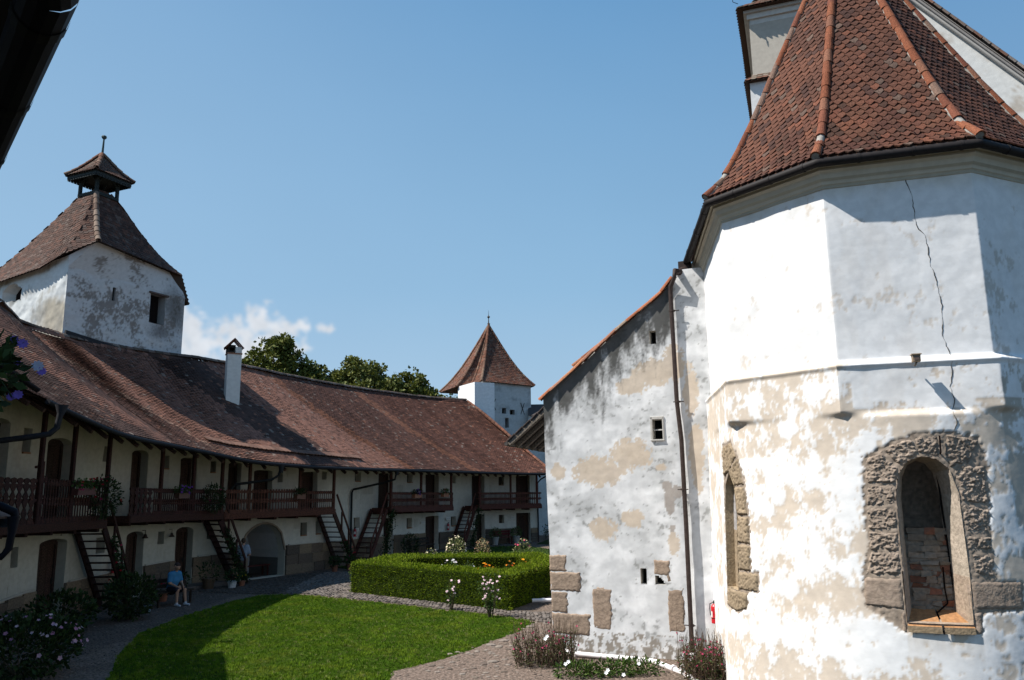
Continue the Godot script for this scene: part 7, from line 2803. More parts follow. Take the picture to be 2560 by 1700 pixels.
func gallery_plants() -> void:
	var red := [Color(0.28, 0.012, 0.02), Color(0.24, 0.025, 0.06)]
	var pur := [Color(0.11, 0.035, 0.22), Color(0.15, 0.045, 0.25)]
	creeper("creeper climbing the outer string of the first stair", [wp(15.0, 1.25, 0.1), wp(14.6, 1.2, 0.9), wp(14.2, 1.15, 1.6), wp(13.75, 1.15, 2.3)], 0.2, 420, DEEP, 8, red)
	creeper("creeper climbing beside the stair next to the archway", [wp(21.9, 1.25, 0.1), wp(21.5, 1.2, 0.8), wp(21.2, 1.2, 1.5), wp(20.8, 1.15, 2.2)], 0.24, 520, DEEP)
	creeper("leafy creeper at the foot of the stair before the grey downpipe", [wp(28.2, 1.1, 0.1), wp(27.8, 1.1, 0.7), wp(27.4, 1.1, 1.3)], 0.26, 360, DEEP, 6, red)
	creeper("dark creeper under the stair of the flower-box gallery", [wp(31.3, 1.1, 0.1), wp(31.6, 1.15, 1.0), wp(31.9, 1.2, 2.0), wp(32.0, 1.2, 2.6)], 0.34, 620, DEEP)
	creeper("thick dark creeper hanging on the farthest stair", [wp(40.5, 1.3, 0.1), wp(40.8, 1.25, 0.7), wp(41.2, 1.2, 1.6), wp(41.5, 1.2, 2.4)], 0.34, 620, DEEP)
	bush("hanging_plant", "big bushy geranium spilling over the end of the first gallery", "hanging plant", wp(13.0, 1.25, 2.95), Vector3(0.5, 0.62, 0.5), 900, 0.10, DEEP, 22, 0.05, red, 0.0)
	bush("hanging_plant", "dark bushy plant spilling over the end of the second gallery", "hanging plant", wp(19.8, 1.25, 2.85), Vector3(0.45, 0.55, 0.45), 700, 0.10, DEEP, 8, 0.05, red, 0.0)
	flower_box("wooden flower box with red geraniums on the first gallery rail", 11.5, 12.4, 3.75, Color(0.10, 0.03, 0.02), GREEN, 8, red)
	flower_box("purple petunia box on the second gallery rail", 17.6, 18.2, 3.55, Color(0.12, 0.05, 0.03), GREEN, 18, pur)
	flower_box("small plain flower box on the rail above the archway", 24.0, 24.5, 3.4, Color(0.16, 0.06, 0.03), DEEP, 0, red)
	flower_box("terracotta flower box with purple blooms on the fourth gallery rail", 34.1, 34.8, 3.25, Color(0.36, 0.13, 0.06), DEEP, 14, pur)
	flower_box("terracotta flower box with green and red plants near the fourth gallery's far post", 37.3, 37.9, 3.25, Color(0.36, 0.13, 0.06), GREEN, 8, red)
	# pots along the foot of the wall
	var terra := Color(0.30, 0.11, 0.06)
	pot("terracotta pot with red flowers beside the first stair's foot", wp(16.3, 1.7, 0), 0.17, 0.3, terra, 110, DEEP, 10, red)
	pot("dark pot plant with arching leaves between the seated man and the door", wp(18.7, 0.9, 0), 0.16, 0.3, Color(0.06, 0.05, 0.045), 160, DEEP)
	pot("white pot of green plants at the foot of the archway stair", wp(20.6, 1.9, 0), 0.18, 0.28, Color(0.62, 0.62, 0.62), 200, DEEP)
	pot("small terracotta pot with a yellow bloom by the archway stair", wp(21.4, 1.7, 0), 0.13, 0.22, terra, 120, DEEP, 4, [Color(0.6, 0.4, 0.03)])
	pot("terracotta pot leaning under the stair before the grey downpipe", wp(27.3, 1.5, 0), 0.16, 0.3, terra, 240, DEEP, 4, red)
	pot("second terracotta pot with broad leaves under the same stair by the downpipe", wp(26.5, 1.3, 0), 0.16, 0.3, terra * 0.8, 240, DEEP)
	pot("pale blue bucket-like pot on the gravel near the first stair", wp(13.9, 2.4, 0), 0.13, 0.22, Color(0.20, 0.28, 0.38))
	pot("pale stone planter with a round green plant on the near side of the red bench", wp(43.65, 0.75, 0), 0.24, 0.5, Color(0.36, 0.33, 0.30), 220, GREEN)
	pot("pale stone planter with a round green plant on the far side of the red bench", wp(45.5, 0.75, 0), 0.24, 0.5, Color(0.36, 0.33, 0.30), 220, GREEN)
	pot("wooden tub with dark foliage beside the white pot", wp(19.9, 1.2, 0), 0.26, 0.42, Color(0.10, 0.06, 0.035), 200, DEEP)
	pot("terracotta pots stepped on the first stair", wp(14.75, 0.75, 0.45), 0.12, 0.2, terra, 90, DEEP, 4, red)
	pot("terracotta pot on a lower tread of the first stair", wp(14.95, 0.7, 0.22), 0.13, 0.2, terra, 90, DEEP, 4, [Color(0.55, 0.35, 0.02)])
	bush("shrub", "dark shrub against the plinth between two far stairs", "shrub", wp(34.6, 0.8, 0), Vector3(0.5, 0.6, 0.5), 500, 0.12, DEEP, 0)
	bush("shrub", "row of dark plants along the foot of the ring wall", "shrub", Vector3(3.4, 0, -56.8), Vector3(1.4, 0.6, 0.5), 900, 0.14, DEEP, 6, 0.06, [Color(0.7, 0.7, 0.7)])

func flower_box(label: String, s0: float, s1: float, h: float, c: Color, cols: Array, n: int, bc: Array) -> void:
	var m := (s0 + s1) / 2
	var t := thing("flower_box", label, "flower box", wp(m, 1.25, h), "flower boxes on the gallery rails")
	var b := MB.new()
	b.col = c
	b.box(wframe(m, 1.27, h), Vector3(-(s1 - s0) / 2, -0.1, -0.1), Vector3((s1 - s0) / 2, 0.1, 0.1), 0.008, rng)
	put(b, "box", M.ceramic, t)
	b = MB.new()
	for k in 4: leaves(b, wp(lerpf(s0, s1, (k + 0.5) / 4), 1.27, h + 0.2), Vector3(0.17, 0.16, 0.17), 70, 0.08, 0.045, cols)
	put(b, "foliage", M.leaf, t)
	for i in n:
		b = MB.new()
		bloom(b, wp(rng.randf_range(s0, s1), 1.27 + rng.randf_range(0.0, 0.2), h + rng.randf_range(0.05, 0.38)), Vector3(0.7, 0.4, 0.5).normalized(), 0.045, vary(bc[rng.randi() % bc.size()], 0.2))
		put(b, "flower", M.petal, t)

func petunias() -> void:
	# hanging basket close to the photographer
	var t := thing("hanging_basket", "hanging petunia basket with violet and white blooms close under the near eave", "hanging basket", Vector3(-1.72, 4.15, -2.42))
	var b := MB.new()
	b.col = Color(0.12, 0.07, 0.05)
	b.lathe(Vector3(-1.86, 4.06, -2.42), [Vector2(0, -0.02), Vector2(0.09, 0.0), Vector2(0.13, 0.14), Vector2(0.14, 0.15), Vector2(0.12, 0.13), Vector2(0, 0.13)], 16)
	put(b, "basket", M.ceramic, t)
	b = MB.new()
	b.col = Color(0.05, 0.05, 0.05)
	for a in 3: b.tube([Vector3(-1.86 + 0.13 * cos(a * 2.1), 4.2, -2.42 + 0.13 * sin(a * 2.1)), Vector3(-1.86, 4.7, -2.42)], 0.003, 4)
	b.tube([Vector3(-1.86, 4.7, -2.42), Vector3(-1.86, 5.55, -2.42)], 0.004, 4)
	put(b, "hanger", M.metal, t)
	b = MB.new()
	leaves(b, Vector3(-1.74, 4.18, -2.47), Vector3(0.15, 0.13, 0.12), 420, 0.042, 0.024, [Color(0.03, 0.055, 0.02), Color(0.045, 0.075, 0.025), Color(0.025, 0.04, 0.015)], 0.3, 0.2)
	put(b, "foliage", M.leaf, t)
	b = MB.new()
	b.col = Color(0.05, 0.08, 0.03)
	for e in [Vector3(-1.60, 4.285, -2.53), Vector3(-1.57, 4.20, -2.56), Vector3(-1.63, 4.10, -2.53), Vector3(-1.66, 4.32, -2.5)]:
		b.tube([Vector3(-1.76, 4.18, -2.45), Vector3(-1.7, 4.2, -2.49).lerp(e, 0.5) + Vector3.UP * 0.01, e], 0.0025, 4, false)
	put(b, "stem", M.bark, t)
	for q in [[-1.610, 4.275, -2.525, 0.030, 0], [-1.635, 4.290, -2.52, 0.022, 0], [-1.572, 4.205, -2.555, 0.033, 1], [-1.560, 4.188, -2.56, 0.026, 0], [-1.615, 4.108, -2.535, 0.028, 0], [-1.635, 4.10, -2.53, 0.022, 0], [-1.625, 4.215, -2.53, 0.02, 0]]:
		b = MB.new()
		bloom(b, Vector3(q[0], q[1], q[2]), Vector3(0.5, 0.1, 0.85).normalized(), q[3] * 0.62, Color(0.22, 0.14, 0.50) if q[4] == 0 else Color(0.50, 0.50, 0.62), 9)
		put(b, "flower", M.petal, t)

func tree(label: String, base: Vector3, h: float, lobes: Array, n: int, cols: Array) -> void:
	var t := thing("tree", label, "tree", base, "trees beyond the storehouse roof")
	var b := MB.new()
	b.col = Color(0.10, 0.08, 0.06)
	b.tube([base, base + Vector3(0.2, h * 0.3, 0), base + Vector3(0, h * 0.62, 0.1)], [0.45, 0.34, 0.2], 9)
	put(b, "trunk", M.bark, t)
	for q in lobes:
		var lb := MB.new()
		lb.col = Color(0.10, 0.08, 0.06)
		var c := base + Vector3(q[0], q[1], q[2])
		lb.tube([base + Vector3(0, minf(h * 0.5, q[1] * 0.65), 0), base.lerp(c, 0.6) + Vector3(0, q[1] * 0.2, 0), c], [0.18, 0.12, 0.05], 6, false)
		put(lb, "limb", M.bark, t)
	b = MB.new()
	for q in lobes:
		var c := base + Vector3(q[0], q[1], q[2])
		var r: float = q[3]
		# clumps on the shell of each lobe
		var m := int(26.0 * r)
		for k in m:
			var d := rnd_dir()
			var p := c + Vector3(d.x, d.y * 0.85, d.z) * r * rng.randf_range(0.55, 1.05)
			var cr := rng.randf_range(0.3, 0.75)
			for j in 34:
				var e := rnd_dir()
				var pp := p + Vector3(e.x, e.y * 0.7, e.z) * cr * pow(rng.randf(), 0.5)
				var f := (e + rnd_dir()).normalized()
				b.col = vary(cols[rng.randi() % cols.size()], 0.25)
				b.leaf(pp, f, f.cross(rnd_dir()).normalized(), rng.randf_range(0.30, 0.5), 0.3)
	put(b, "crown", M.leaf, t)

func trees() -> void:
	var g1 := [Color(0.10, 0.115, 0.026), Color(0.135, 0.145, 0.034), Color(0.075, 0.09, 0.022)]
	var g2 := [Color(0.13, 0.145, 0.04), Color(0.16, 0.17, 0.05), Color(0.10, 0.115, 0.034)]
	var g3 := [Color(0.068, 0.086, 0.02), Color(0.09, 0.105, 0.026), Color(0.05, 0.066, 0.017)]
	tree("tallest dark leafy tree standing behind the roof chimney", Vector3(-26.6, 0, -86), 20.5, [[0, 18.0, 0, 2.6], [-2.6, 16.6, 0.5, 2.0], [2.5, 16.8, 0, 2.0], [1.0, 13.8, 0.8, 3.0], [-1.9, 13.4, 0, 2.6], [3.8, 14.8, 0, 1.7], [-4.3, 16.0, 0, 1.3], [0.8, 19.6, 0, 1.3], [-4.4, 13.2, 0, 1.8]], 800, g1)
	tree("narrow dark tree just beyond the tallest one", Vector3(-22.4, 0, -87), 18.0, [[0, 16.2, 0, 1.5], [0.9, 14.4, 0, 1.9], [-0.6, 13.0, 0.5, 2.4], [1.8, 12.6, 0, 1.8]], 620, g3)
	tree("pale olive-green tree in the gap between the two dark groups", Vector3(-17.6, 0, -88), 18.4, [[-0.4, 16.8, 0, 1.7], [-2.5, 15.2, 0, 1.7], [1.8, 16.2, 0, 1.5], [0, 13.6, 0.5, 2.9], [3.6, 14.2, 0, 1.9], [5.0, 12.6, 0, 1.6]], 700, g2)
	tree("low pale tree filling the foot of the gap behind the ridge", Vector3(-20.6, 0, -90), 15.0, [[0, 14.0, 0, 1.7], [2.0, 13.0, 0, 1.8], [-1.6, 13.0, 0, 1.6], [4.2, 12.8, 0, 1.8]], 500, g2)
	tree("round dark tree nearest the pointed corner tower", Vector3(-11.7, 0, -89), 17.2, [[0, 15.0, 0, 2.0], [-1.8, 13.8, 0, 1.9], [1.6, 13.4, 0, 1.8], [0, 12.0, 0, 2.6]], 700, g1)
	tree("low dark tree half hidden by the pointed corner tower's bay", Vector3(-8.6, 0, -90), 14.6, [[0, 12.8, 0, 1.8], [1.6, 12.0, 0, 1.6], [-1.6, 11.8, 0, 1.7]], 450, g3)

# ---------------------------------------------------------------- people
func skin_net(bones: Array, cell: float, k: float, col: Color) -> MB:
	var lo := Vector3.INF
	var hi := -Vector3.INF
	for q in bones:
		var r := maxf(q[2], q[3]) + cell * 3.0
		for p in [q[0], q[1]]:
			lo = lo.min(p - Vector3.ONE * r)
			hi = hi.max(p + Vector3.ONE * r)
	var nx := int((hi.x - lo.x) / cell) + 2
	var ny := int((hi.y - lo.y) / cell) + 2
	var nz := int((hi.z - lo.z) / cell) + 2
	var f := PackedFloat32Array()
	f.resize(nx * ny * nz)
	f.fill(1.0)
	for q in bones:
		var a: Vector3 = q[0]
		var c: Vector3 = q[1]
		var ab := c - a
		var l2 := maxf(ab.length_squared(), 1e-9)
		var r := maxf(q[2], q[3]) + k + cell * 2.0
		var b0 := ((a.min(c) - Vector3.ONE * r - lo) / cell).floor()
		var b1 := ((a.max(c) + Vector3.ONE * r - lo) / cell).ceil()
		for z in range(maxi(0, int(b0.z)), mini(nz, int(b1.z) + 1)):
			for y in range(maxi(0, int(b0.y)), mini(ny, int(b1.y) + 1)):
				for x in range(maxi(0, int(b0.x)), mini(nx, int(b1.x) + 1)):
					var p := lo + Vector3(x, y, z) * cell
					var t := clampf((p - a).dot(ab) / l2, 0.0, 1.0)
					var d := p.distance_to(a + ab * t) - lerpf(q[2], q[3], t)
					var at := (z * ny + y) * nx + x
					var o := f[at]
					var h := maxf(k - absf(o - d), 0.0) / k
					f[at] = minf(o, d) - h * h * k * 0.25
	var id := PackedInt32Array()
	id.resize(nx * ny * nz)
	id.fill(-1)
	var pos := PackedVector3Array()
	for z in nz - 1:
		for y in ny - 1:
			for x in nx - 1:
				var at := (z * ny + y) * nx + x
				var s := 0
				var v: Array[float] = [f[at], f[at + 1], f[at + nx], f[at + nx + 1], f[at + nx * ny], f[at + nx * ny + 1], f[at + nx * ny + nx], f[at + nx * ny + nx + 1]]
				for i in 8:
					if v[i] < 0.0: s += 1
				if s == 0 or s == 8: continue
				var sum := Vector3.ZERO
				var m := 0
				for e in [[0, 1], [2, 3], [4, 5], [6, 7], [0, 2], [1, 3], [4, 6], [5, 7], [0, 4], [1, 5], [2, 6], [3, 7]]:
					var i: int = e[0]
					var j: int = e[1]
					if (v[i] < 0.0) != (v[j] < 0.0):
						var t := v[i] / (v[i] - v[j])
						var pi := Vector3(i & 1, (i >> 1) & 1, (i >> 2) & 1)
						var pj := Vector3(j & 1, (j >> 1) & 1, (j >> 2) & 1)
						sum += pi.lerp(pj, t)
						m += 1
				id[at] = pos.size()
				pos.append(lo + (Vector3(x, y, z) + sum / m) * cell)
	var b := MB.new()
	var nr := PackedVector3Array()
	nr.resize(pos.size())
	var tr := PackedInt32Array()
	var sx := 1
	var sy := nx
	var sz := nx * ny
	for z in range(1, nz - 1):
		for y in range(1, ny - 1):
			for x in range(1, nx - 1):
				var at := (z * ny + y) * nx + x
				for ax in 3:
					var st: int = [sx, sy, sz][ax]
					var ins := f[at] < 0.0
					if ins == (f[at + st] < 0.0): continue
					var u: int = [sy, sz, sx][ax]
					var w: int = [sz, sx, sy][ax]
					var q := [id[at - u - w], id[at - w], id[at], id[at - u]]
					if q[0] < 0 or q[1] < 0 or q[2] < 0 or q[3] < 0: continue
					if not ins: q.reverse()
					var nn := (pos[q[1]] - pos[q[0]]).cross(pos[q[2]] - pos[q[0]]) + (pos[q[2]] - pos[q[0]]).cross(pos[q[3]] - pos[q[0]])
					for i in 4: nr[q[i]] += nn
					tr.append_array([q[0], q[2], q[1], q[0], q[3], q[2]])
	for i in pos.size():
		b.v.append(pos[i])
		b.n.append(nr[i].normalized())
		b.c.append(col)
	b.ix = tr
	return b

func merge(a: MB, o: MB) -> void:
	var k := a.v.size()
	a.v.append_array(o.v); a.n.append_array(o.n); a.c.append_array(o.c)
	for i in o.ix: a.ix.append(i + k)

func hand(w: Vector3, d: Vector3, side: Vector3, bend: Vector3) -> Array:
	# palm from the wrist w along d; side points to the thumb; bend is where fingers curl
	var l := []
	l.append([w, w + d * 0.07, 0.024, 0.03])
	l.append([w + d * 0.05 + side * 0.02, w + d * 0.075 - side * 0.025, 0.02, 0.02])
	var len: Array[float] = [0.066, 0.075, 0.07, 0.055]
	for i in 4:
		var r := w + d * 0.075 + side * (0.028 - 0.0185 * i)
		var k := r + d * len[i] * 0.55 + bend * 0.008
		l.append([r, k, 0.0095, 0.009])
		l.append([k, k + (d * 0.6 + bend * 0.8).normalized() * len[i] * 0.6, 0.009, 0.0075])
	var tb := w + d * 0.03 + side * 0.028
	l.append([tb, tb + (d * 0.6 + side * 0.7).normalized() * 0.045, 0.012, 0.010])
	l.append([tb + (d * 0.6 + side * 0.7).normalized() * 0.045, tb + (d * 0.9 + side * 0.5 + bend * 0.3).normalized() * 0.08, 0.010, 0.008])
	return l

func head_bones(c: Vector3, f: Vector3, u: Vector3) -> Array:
	# c: middle of the skull, f: where the face looks, u: up along the head
	var s := f.cross(u).normalized()
	return [
		[c + u * 0.03 - f * 0.018, c + u * 0.02 + f * 0.02, 0.088, 0.082], [c - u * 0.05 + f * 0.045, c + u * 0.0 + f * 0.04, 0.05, 0.068],
		[c - u * 0.085 + f * 0.062, c - u * 0.07 + f * 0.04, 0.026, 0.04], [c + f * 0.098 + u * 0.012, c + f * 0.118 - u * 0.028, 0.009, 0.014],
		[c + f * 0.088 - u * 0.052 + s * 0.018, c + f * 0.088 - u * 0.052 - s * 0.018, 0.011, 0.011], [c + s * 0.03 + f * 0.092 + u * 0.024, c - s * 0.03 + f * 0.092 + u * 0.024, 0.012, 0.012],
		[c + s * 0.088 + u * 0.01, c + s * 0.09 - u * 0.03, 0.016, 0.011], [c - s * 0.088 + u * 0.01, c - s * 0.09 - u * 0.03, 0.016, 0.011],
	]

func face(t: Node3D, c: Vector3, f: Vector3, u: Vector3) -> void:
	var s := f.cross(u).normalized()
	for e in [-1.0, 1.0]:
		var b := MB.new()
		b.col = Color(0.05, 0.035, 0.025)
		b.lathe(c + f * 0.098 + u * 0.004 + s * e * 0.032, [Vector2(0, -0.006), Vector2(0.008, -0.003), Vector2(0.009, 0.0), Vector2(0.008, 0.003), Vector2(0, 0.006)], 8)
		put(b, "eye", M.paint, t)
	var m := MB.new()
	m.col = Color(0.30, 0.12, 0.09)
	m.tube([c + f * 0.096 - u * 0.052 + s * 0.022, c + f * 0.100 - u * 0.053, c + f * 0.096 - u * 0.052 - s * 0.022], 0.005, 6)
	put(m, "mouth", M.skin, t)

func people() -> void:
	var skin := Color(0.36, 0.20, 0.135)
	# the man on the bench
	var base := Vector3(-11.45, 0, -27.1)
	var F := Vector3(0.88, 0, 0.47).normalized()
	var S := F.cross(Vector3.UP).normalized()
	var U := Vector3.UP
	var P := func(f: float, s: float, u: float) -> Vector3: return base + F * f + S * s + U * u
	var t := thing("person", "seated man in a light blue polo shirt and dark shorts resting forearms on his knees", "person", base)
	var hc: Vector3 = P.call(0.20, 0.0, 1.24)
	var hf := (F * 0.9 - U * 0.42 + S * 0.1).normalized()
	var hu := (U * 0.9 + F * 0.42).normalized()
	var body := [
		[P.call(0.0, 0, 0.52), P.call(0.06, 0, 0.78), 0.14, 0.14], [P.call(0.06, 0.07, 0.80), P.call(0.10, 0.11, 0.98), 0.12, 0.10], [P.call(0.06, -0.07, 0.80), P.call(0.10, -0.11, 0.98), 0.12, 0.10],
		[P.call(0.12, 0, 1.0), P.call(0.17, 0, 1.14), 0.06, 0.055],
	]
	for e in [-1.0, 1.0]:
		body.append([P.call(0.02, e * 0.10, 0.5), P.call(0.44, e * 0.14, 0.52), 0.085, 0.065])
		body.append([P.call(0.44, e * 0.14, 0.52), P.call(0.46 if e > 0 else 0.52, e * 0.15, 0.10), 0.058, 0.038])
		body.append([P.call(0.10, e * 0.19, 1.0), P.call(0.16, e * 0.23, 0.74), 0.05, 0.042])
		body.append([P.call(0.16, e * 0.23, 0.74), P.call(0.40, e * 0.12, 0.62), 0.04, 0.028])
	var b := skin_net(body, 0.02, 0.05, skin)
	merge(b, skin_net(head_bones(hc, hf, hu), 0.009, 0.03, skin))
	for e in [-1.0, 1.0]:
		merge(b, skin_net(hand(P.call(0.40, e * 0.12, 0.62), (F * 0.8 - S * e * 0.5 - U * 0.3).normalized(), (F * 0.2 - S * e * 0.4 + U * 0.8).normalized(), (-U * 0.8 - F * 0.2).normalized()), 0.006, 0.012, skin))
	put(b, "body", M.skin, t)
	var shirt := [[P.call(-0.01, 0, 0.56), P.call(0.06, 0, 0.78), 0.165, 0.158], [P.call(0.06, 0.08, 0.80), P.call(0.10, 0.11, 0.99), 0.135, 0.115], [P.call(0.06, -0.08, 0.80), P.call(0.10, -0.11, 0.99), 0.135, 0.115], [P.call(0.11, 0, 1.02), P.call(0.14, 0, 1.085), 0.085, 0.068]]
	for e in [-1.0, 1.0]: shirt.append([P.call(0.10, e * 0.18, 1.0), P.call(0.145, e * 0.225, 0.80), 0.072, 0.068])
	put(skin_net(shirt, 0.02, 0.06, Color(0.05, 0.17, 0.31)), "polo_shirt", M.cloth, t)
	var sh := [[P.call(0.0, 0, 0.49), P.call(0.01, 0, 0.58), 0.165, 0.16]]
	for e in [-1.0, 1.0]: sh.append([P.call(0.04, e * 0.10, 0.50), P.call(0.42, e * 0.145, 0.525), 0.105, 0.09])
	put(skin_net(sh, 0.02, 0.05, Color(0.022, 0.022, 0.03)), "shorts", M.cloth, t)
	put(skin_net([[hc + hu * 0.045 - hf * 0.03, hc + hu * 0.05 + hf * 0.015, 0.088, 0.078], [hc - hf * 0.06 - hu * 0.02, hc - hf * 0.05 + hu * 0.03, 0.06, 0.07]], 0.012, 0.03, Color(0.05, 0.035, 0.028)), "hair", M.cloth, t)
	face(t, hc, hf, hu)
	for e in [-1.0, 1.0]:
		var fx := 0.46 if e > 0 else 0.52
		put(skin_net([[P.call(fx - 0.05, e * 0.15, 0.05), P.call(fx + 0.16, e * 0.16, 0.035), 0.045, 0.036], [P.call(fx, e * 0.15, 0.07), P.call(fx, e * 0.15, 0.11), 0.042, 0.042]], 0.012, 0.02, Color(0.42, 0.42, 0.44)), "shoe", M.cloth, t)
	# the man looking at the boards in the archway
	base = Vector3(-11.05, 0, -32.8)
	F = Vector3(-0.42, 0, -0.90).normalized()
	S = F.cross(U).normalized()
	P = func(f: float, s: float, u: float) -> Vector3: return base + F * f + S * s + U * u
	t = thing("person", "standing man in grey T-shirt and khaki shorts facing the archway, seen from behind", "person", base)
	hc = P.call(0.06, 0.0, 1.66)
	hf = (F - U * 0.25).normalized()
	hu = (U + F * 0.25).normalized()
	body = [[P.call(0, 0, 0.98), P.call(0.0, 0, 1.2), 0.14, 0.13], [P.call(0, 0.07, 1.24), P.call(0, 0.11, 1.42), 0.115, 0.095], [P.call(0, -0.07, 1.24), P.call(0, -0.11, 1.42), 0.115, 0.095], [P.call(0.01, 0, 1.45), P.call(0.04, 0, 1.58), 0.06, 0.055]]
	for e in [-1.0, 1.0]:
		body.append([P.call(0, e * 0.095, 0.95), P.call(0.02, e * 0.11, 0.5), 0.095, 0.06])
		body.append([P.call(0.02, e * 0.11, 0.5), P.call(-0.01, e * 0.12, 0.09), 0.056, 0.036])
		body.append([P.call(0, e * 0.19, 1.42), P.call(-0.03, e * 0.25, 1.14), 0.052, 0.043])
		body.append([P.call(-0.03, e * 0.25, 1.14), P.call(0.19, e * 0.17, 1.06), 0.041, 0.028])
	b = skin_net(body, 0.02, 0.05, skin)
	merge(b, skin_net(head_bones(hc, hf, hu), 0.009, 0.03, skin))
	for e in [-1.0, 1.0]:
		merge(b, skin_net(hand(P.call(0.19, e * 0.17, 1.06), (F * 0.8 - S * e * 0.6).normalized(), (U * 0.9 + F * 0.2).normalized(), (-S * e).normalized()), 0.006, 0.012, skin))
	put(b, "body", M.skin, t)
	shirt = [[P.call(0, 0, 0.95), P.call(0.0, 0, 1.2), 0.165, 0.15], [P.call(0, 0.08, 1.24), P.call(0, 0.11, 1.43), 0.13, 0.11], [P.call(0, -0.08, 1.24), P.call(0, -0.11, 1.43), 0.13, 0.11]]
	for e in [-1.0, 1.0]: shirt.append([P.call(0, e * 0.18, 1.43), P.call(-0.025, e * 0.24, 1.2), 0.075, 0.07])
	put(skin_net(shirt, 0.02, 0.06, Color(0.20, 0.235, 0.28)), "t_shirt", M.cloth, t)
	sh = [[P.call(0, 0, 0.9), P.call(0, 0, 1.0), 0.16, 0.155]]
	for e in [-1.0, 1.0]: sh.append([P.call(0, e * 0.095, 0.92), P.call(0.02, e * 0.115, 0.52), 0.112, 0.088])
	put(skin_net(sh, 0.02, 0.05, Color(0.17, 0.13, 0.095)), "shorts", M.cloth, t)
	put(skin_net([[hc + hu * 0.045 - hf * 0.03, hc + hu * 0.05 + hf * 0.015, 0.088, 0.078], [hc - hf * 0.06 - hu * 0.03, hc - hf * 0.05 + hu * 0.03, 0.06, 0.07]], 0.012, 0.03, Color(0.06, 0.04, 0.03)), "hair", M.cloth, t)
	face(t, hc, hf, hu)
	for e in [-1.0, 1.0]:
		put(skin_net([[P.call(-0.05, e * 0.12, 0.045), P.call(0.17, e * 0.14, 0.035), 0.044, 0.036], [P.call(-0.01, e * 0.12, 0.06), P.call(-0.01, e * 0.12, 0.10), 0.042, 0.042]], 0.012, 0.02, Color(0.06, 0.05, 0.045)), "shoe", M.cloth, t)

# ---------------------------------------------------------------- benches, signs, hung things
func bench(label: String, f: Transform3D, w: float, c: Color, back := true) -> void:
	# f: x along the seat, z out of the backrest towards the sitter's knees
	var t := thing("bench", label, "bench", f.origin)
	for k in 3:
		var b := MB.new()
		b.col = vary(c, 0.12)
		b.beam(f * Vector3(-w / 2, 0.44, 0.08 + 0.13 * k), f * Vector3(w / 2, 0.44, 0.08 + 0.13 * k), 0.115, 0.035)
		put(b, "seat_plank", M.wood, t)
	if back:
		for k in 2:
			var b := MB.new()
			b.col = vary(c, 0.12)
			b.beam(f * Vector3(-w / 2, 0.62 + 0.17 * k, -0.03 - 0.03 * k), f * Vector3(w / 2, 0.62 + 0.17 * k, -0.03 - 0.03 * k), 0.035, 0.12)
			put(b, "back_plank", M.wood, t)
	for x in [-w / 2 + 0.12, w / 2 - 0.12]:
		for z in [0.04, 0.36]:
			var b := MB.new()
			b.col = c * 0.8
			var top := 0.86 if back and z < 0.1 else 0.43
			b.beam(f * Vector3(x, 0, z), f * Vector3(x, top, z - (0.06 if top > 0.5 else 0.0)), 0.06, 0.06, f.basis.x)
			put(b, "leg", M.wood, t)

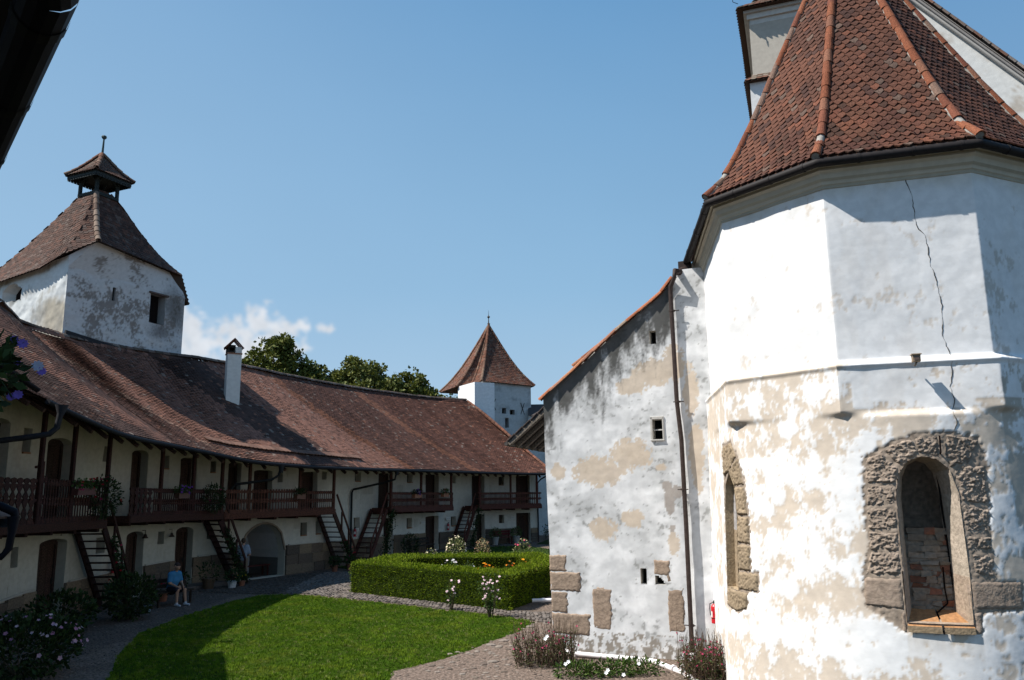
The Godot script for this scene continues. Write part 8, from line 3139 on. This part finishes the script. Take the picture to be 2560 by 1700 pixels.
func small_things() -> void:
	bench("dark wooden bench under the seated man", Transform3D(Basis(Vector3(0.47, 0, -0.88), Vector3.UP, Vector3(0.88, 0, 0.47)), Vector3(-11.62, 0, -27.2)), 1.5, Color(0.045, 0.03, 0.022))
	bench("weathered dark bench against the plinth left of the fourth gallery's lower door", wframe(36.4, 0.25, 0), 2.2, Color(0.06, 0.045, 0.035))
	bench("dark red bench between two stone planters below the farthest gallery", wframe(44.6, 0.3, 0), 1.3, Color(0.16, 0.03, 0.03))
	bench("low reddish bench inside the archway", wframe(23.9, -1.2, 0), 1.5, Color(0.13, 0.035, 0.03), false)
	extinguisher("red fire extinguisher on the storehouse wall beside the grey downpipe", wframe(30.0, 0.06, 1.32), Color(0.40, 0.012, 0.02))
	extinguisher("red fire extinguisher on the storehouse wall before the farthest stair", wframe(39.62, 0.06, 1.1), Color(0.40, 0.012, 0.02))
	extinguisher("red fire extinguisher half hidden behind the first stair", wframe(15.7, 0.08, 1.0), Color(0.40, 0.012, 0.02))
	# small plates above doors and niches
	var k := 0
	for q in [[37.06, 1.68, 0.42, 0.13, "small pale plate on the wall before the fourth gallery's lower door"], [39.72, 1.80, 0.46, 0.17, "small pale plate above the far wall extinguisher"], [45.58, 1.64, 0.32, 0.13, "small pale plate beside the last lower door"], [30.3, 1.64, 0.5, 0.17, "small white notice beside the near wall extinguisher"]]:
		var t := thing("sign", q[4], "sign", wp(q[0], 0.08, q[1]), "small plates on the storehouse wall")
		var b := MB.new()
		b.col = Color(0.62, 0.60, 0.55)
		b.box(wframe(q[0], 0.075, q[1]), Vector3(-q[2] / 2, -q[3] / 2, -0.01), Vector3(q[2] / 2, q[3] / 2, 0.01))
		put(b, "plate", M.paint, t)
		b = MB.new()
		b.col = Color(0.10, 0.09, 0.08)
		for r in 2:
			var x: float = -q[2] * 0.40
			while x < q[2] * 0.36:
				var w := rng.randf_range(0.02, 0.05)
				b.box(wframe(q[0], 0.085, q[1]), Vector3(x, 0.018 - r * 0.05, 0.001), Vector3(minf(x + w, q[2] * 0.4), 0.034 - r * 0.05, 0.0025))
				x += w + 0.015
		put(b, "lettering", M.paint, t)
	# ornaments hung on the wall between the lower doors
	for q in [[17.44, 2.12, "small iron bell ornament hung above the second lower door's jamb"], [18.88, 2.08, "small iron bell ornament hung beside the niche before the third lower door"], [12.72, 2.35, "thin iron hook ornament above the first lower door"]]:
		var t := thing("wall_ornament", q[2], "ornament", wp(q[0], 0.15, q[1]), "iron ornaments hung on the storehouse wall")
		var b := MB.new()
		b.col = Color(0.04, 0.03, 0.025)
		b.tube([wp(q[0], 0.02, q[1] + 0.2), wp(q[0], 0.15, q[1] + 0.2), wp(q[0], 0.15, q[1] + 0.08)], 0.012, 6)
		put(b, "hook", M.metal, t)
		if q[0] > 15.0:
			b = MB.new()
			b.col = Color(0.05, 0.035, 0.025)
			b.lathe(wp(q[0], 0.15, q[1] - 0.08), [Vector2(0.11, 0.0), Vector2(0.10, 0.03), Vector2(0.06, 0.07), Vector2(0.05, 0.13), Vector2(0.0, 0.17)], 10)
			put(b, "bell", M.metal, t)
	# boards on the passage wall
	for q in [[22.75, 1.75, 0.55, 0.5, "dark notice board under the vault of the archway, nearest the standing man"], [23.55, 1.45, 0.45, 0.72, "framed poster sheet under the vault of the archway, beside the notice board"], [23.0, 1.25, 0.5, 0.3, "small dark panel below the notice board in the archway"]]:
		var t := thing("notice_board", q[4], "notice board", wp(q[0], -2.14, q[1]))
		var b := MB.new()
		b.col = Color(0.03, 0.03, 0.032)
		b.box(wframe(q[0], -2.15, q[1]), Vector3(-q[2] / 2, -q[3] / 2, -0.02), Vector3(q[2] / 2, q[3] / 2, 0.03))
		put(b, "board", M.wood, t)
		if q[3] > 0.6:
			for r in 4:
				for c in 3:
					b = MB.new()
					b.col = vary([Color(0.35, 0.33, 0.3), Color(0.15, 0.17, 0.2), Color(0.25, 0.2, 0.16)][rng.randi() % 3], 0.3)
					b.box(wframe(q[0], -2.115, q[1]), Vector3(-0.19 + 0.13 * c, -0.31 + 0.16 * r, 0), Vector3(-0.08 + 0.13 * c, -0.18 + 0.16 * r, 0.006))
					put(b, "sheet", M.paint, t)
	# wooden stand on the first gallery
	var t2 := thing("wooden_stand", "short wooden post with a cross handle standing on the first gallery", "stand", wp(10.7, 0.7, 2.85))
	var b3 := MB.new()
	b3.col = Color(0.09, 0.03, 0.022)
	b3.beam(wp(10.7, 0.7, 2.85), wp(10.66, 0.7, 4.62), 0.16, 0.1, walong(10.7))
	put(b3, "post", M.wood, t2)
	b3 = MB.new()
	b3.col = Color(0.09, 0.03, 0.022)
	b3.beam(wp(10.4, 0.7, 4.45), wp(10.75, 0.7, 4.5), 0.07, 0.07)
	put(b3, "cross_handle", M.wood, t2)
	# doorstep
	var st := MB.new()
	st.col = Color(0.17, 0.14, 0.12)
	st.box(wframe(19.6, 0.0, 0), Vector3(-1.4, 0.0, 0.1), Vector3(1.6, 0.14, 0.9), 0.02, rng)
	tag(put(st, "stone_step", M.stone), "long low stone step before the third lower door", "step")

func _ready() -> void:
	rng.seed = 20240817
	# camera
	var cam := Camera3D.new()
	cam.name = "camera"
	cam.fov = rad_to_deg(2.0 * atan(850.0 / 1952.0))
	cam.keep_aspect = Camera3D.KEEP_HEIGHT
	cam.near = 0.05
	cam.far = 2000.0
	cam.transform = Transform3D(Basis(Vector3.RIGHT, deg_to_rad(10.5)) * Basis(Vector3.BACK, deg_to_rad(-0.7)), Vector3(0, 3.8, 0))
	add_child(cam)
	cam.current = true
	# sky, exposure
	var env := Environment.new()
	env.background_mode = Environment.BG_SKY
	env.sky = make_sky()
	env.tonemap_mode = Environment.TONE_MAPPER_LINEAR
	env.tonemap_exposure = 1.62
	env.sdfgi_enabled = true
	env.ssao_enabled = true
	env.ssil_enabled = true
	var we := WorldEnvironment.new()
	we.name = "environment"
	we.environment = env
	add_child(we)
	# sun
	var sun := DirectionalLight3D.new()
	sun.name = "sun"
	var az := deg_to_rad(-8.0)
	var el := deg_to_rad(53.5)
	var dir := Vector3(cos(az) * cos(el), -sin(el), sin(az) * cos(el))
	sun.look_at_from_position(Vector3.ZERO, dir, Vector3.UP)
	sun.light_energy = 1.5
	sun.light_color = Color(1.0, 0.98, 0.945)
	sun.light_angular_distance = 0.5
	sun.shadow_enabled = true
	add_child(sun)
	# the place
	make_materials()
	make_curve()
	make_apse()
	grounds()
	gallery()
	galleries()
	church()
	annex()
	church_far()
	gate_tower()
	corner_tower()
	far_bits()
	near_eave()
	church_bits()
	hedge()
	yard_plants()
	trees()
	gallery_plants()
	petunias()
	small_things()
	people()
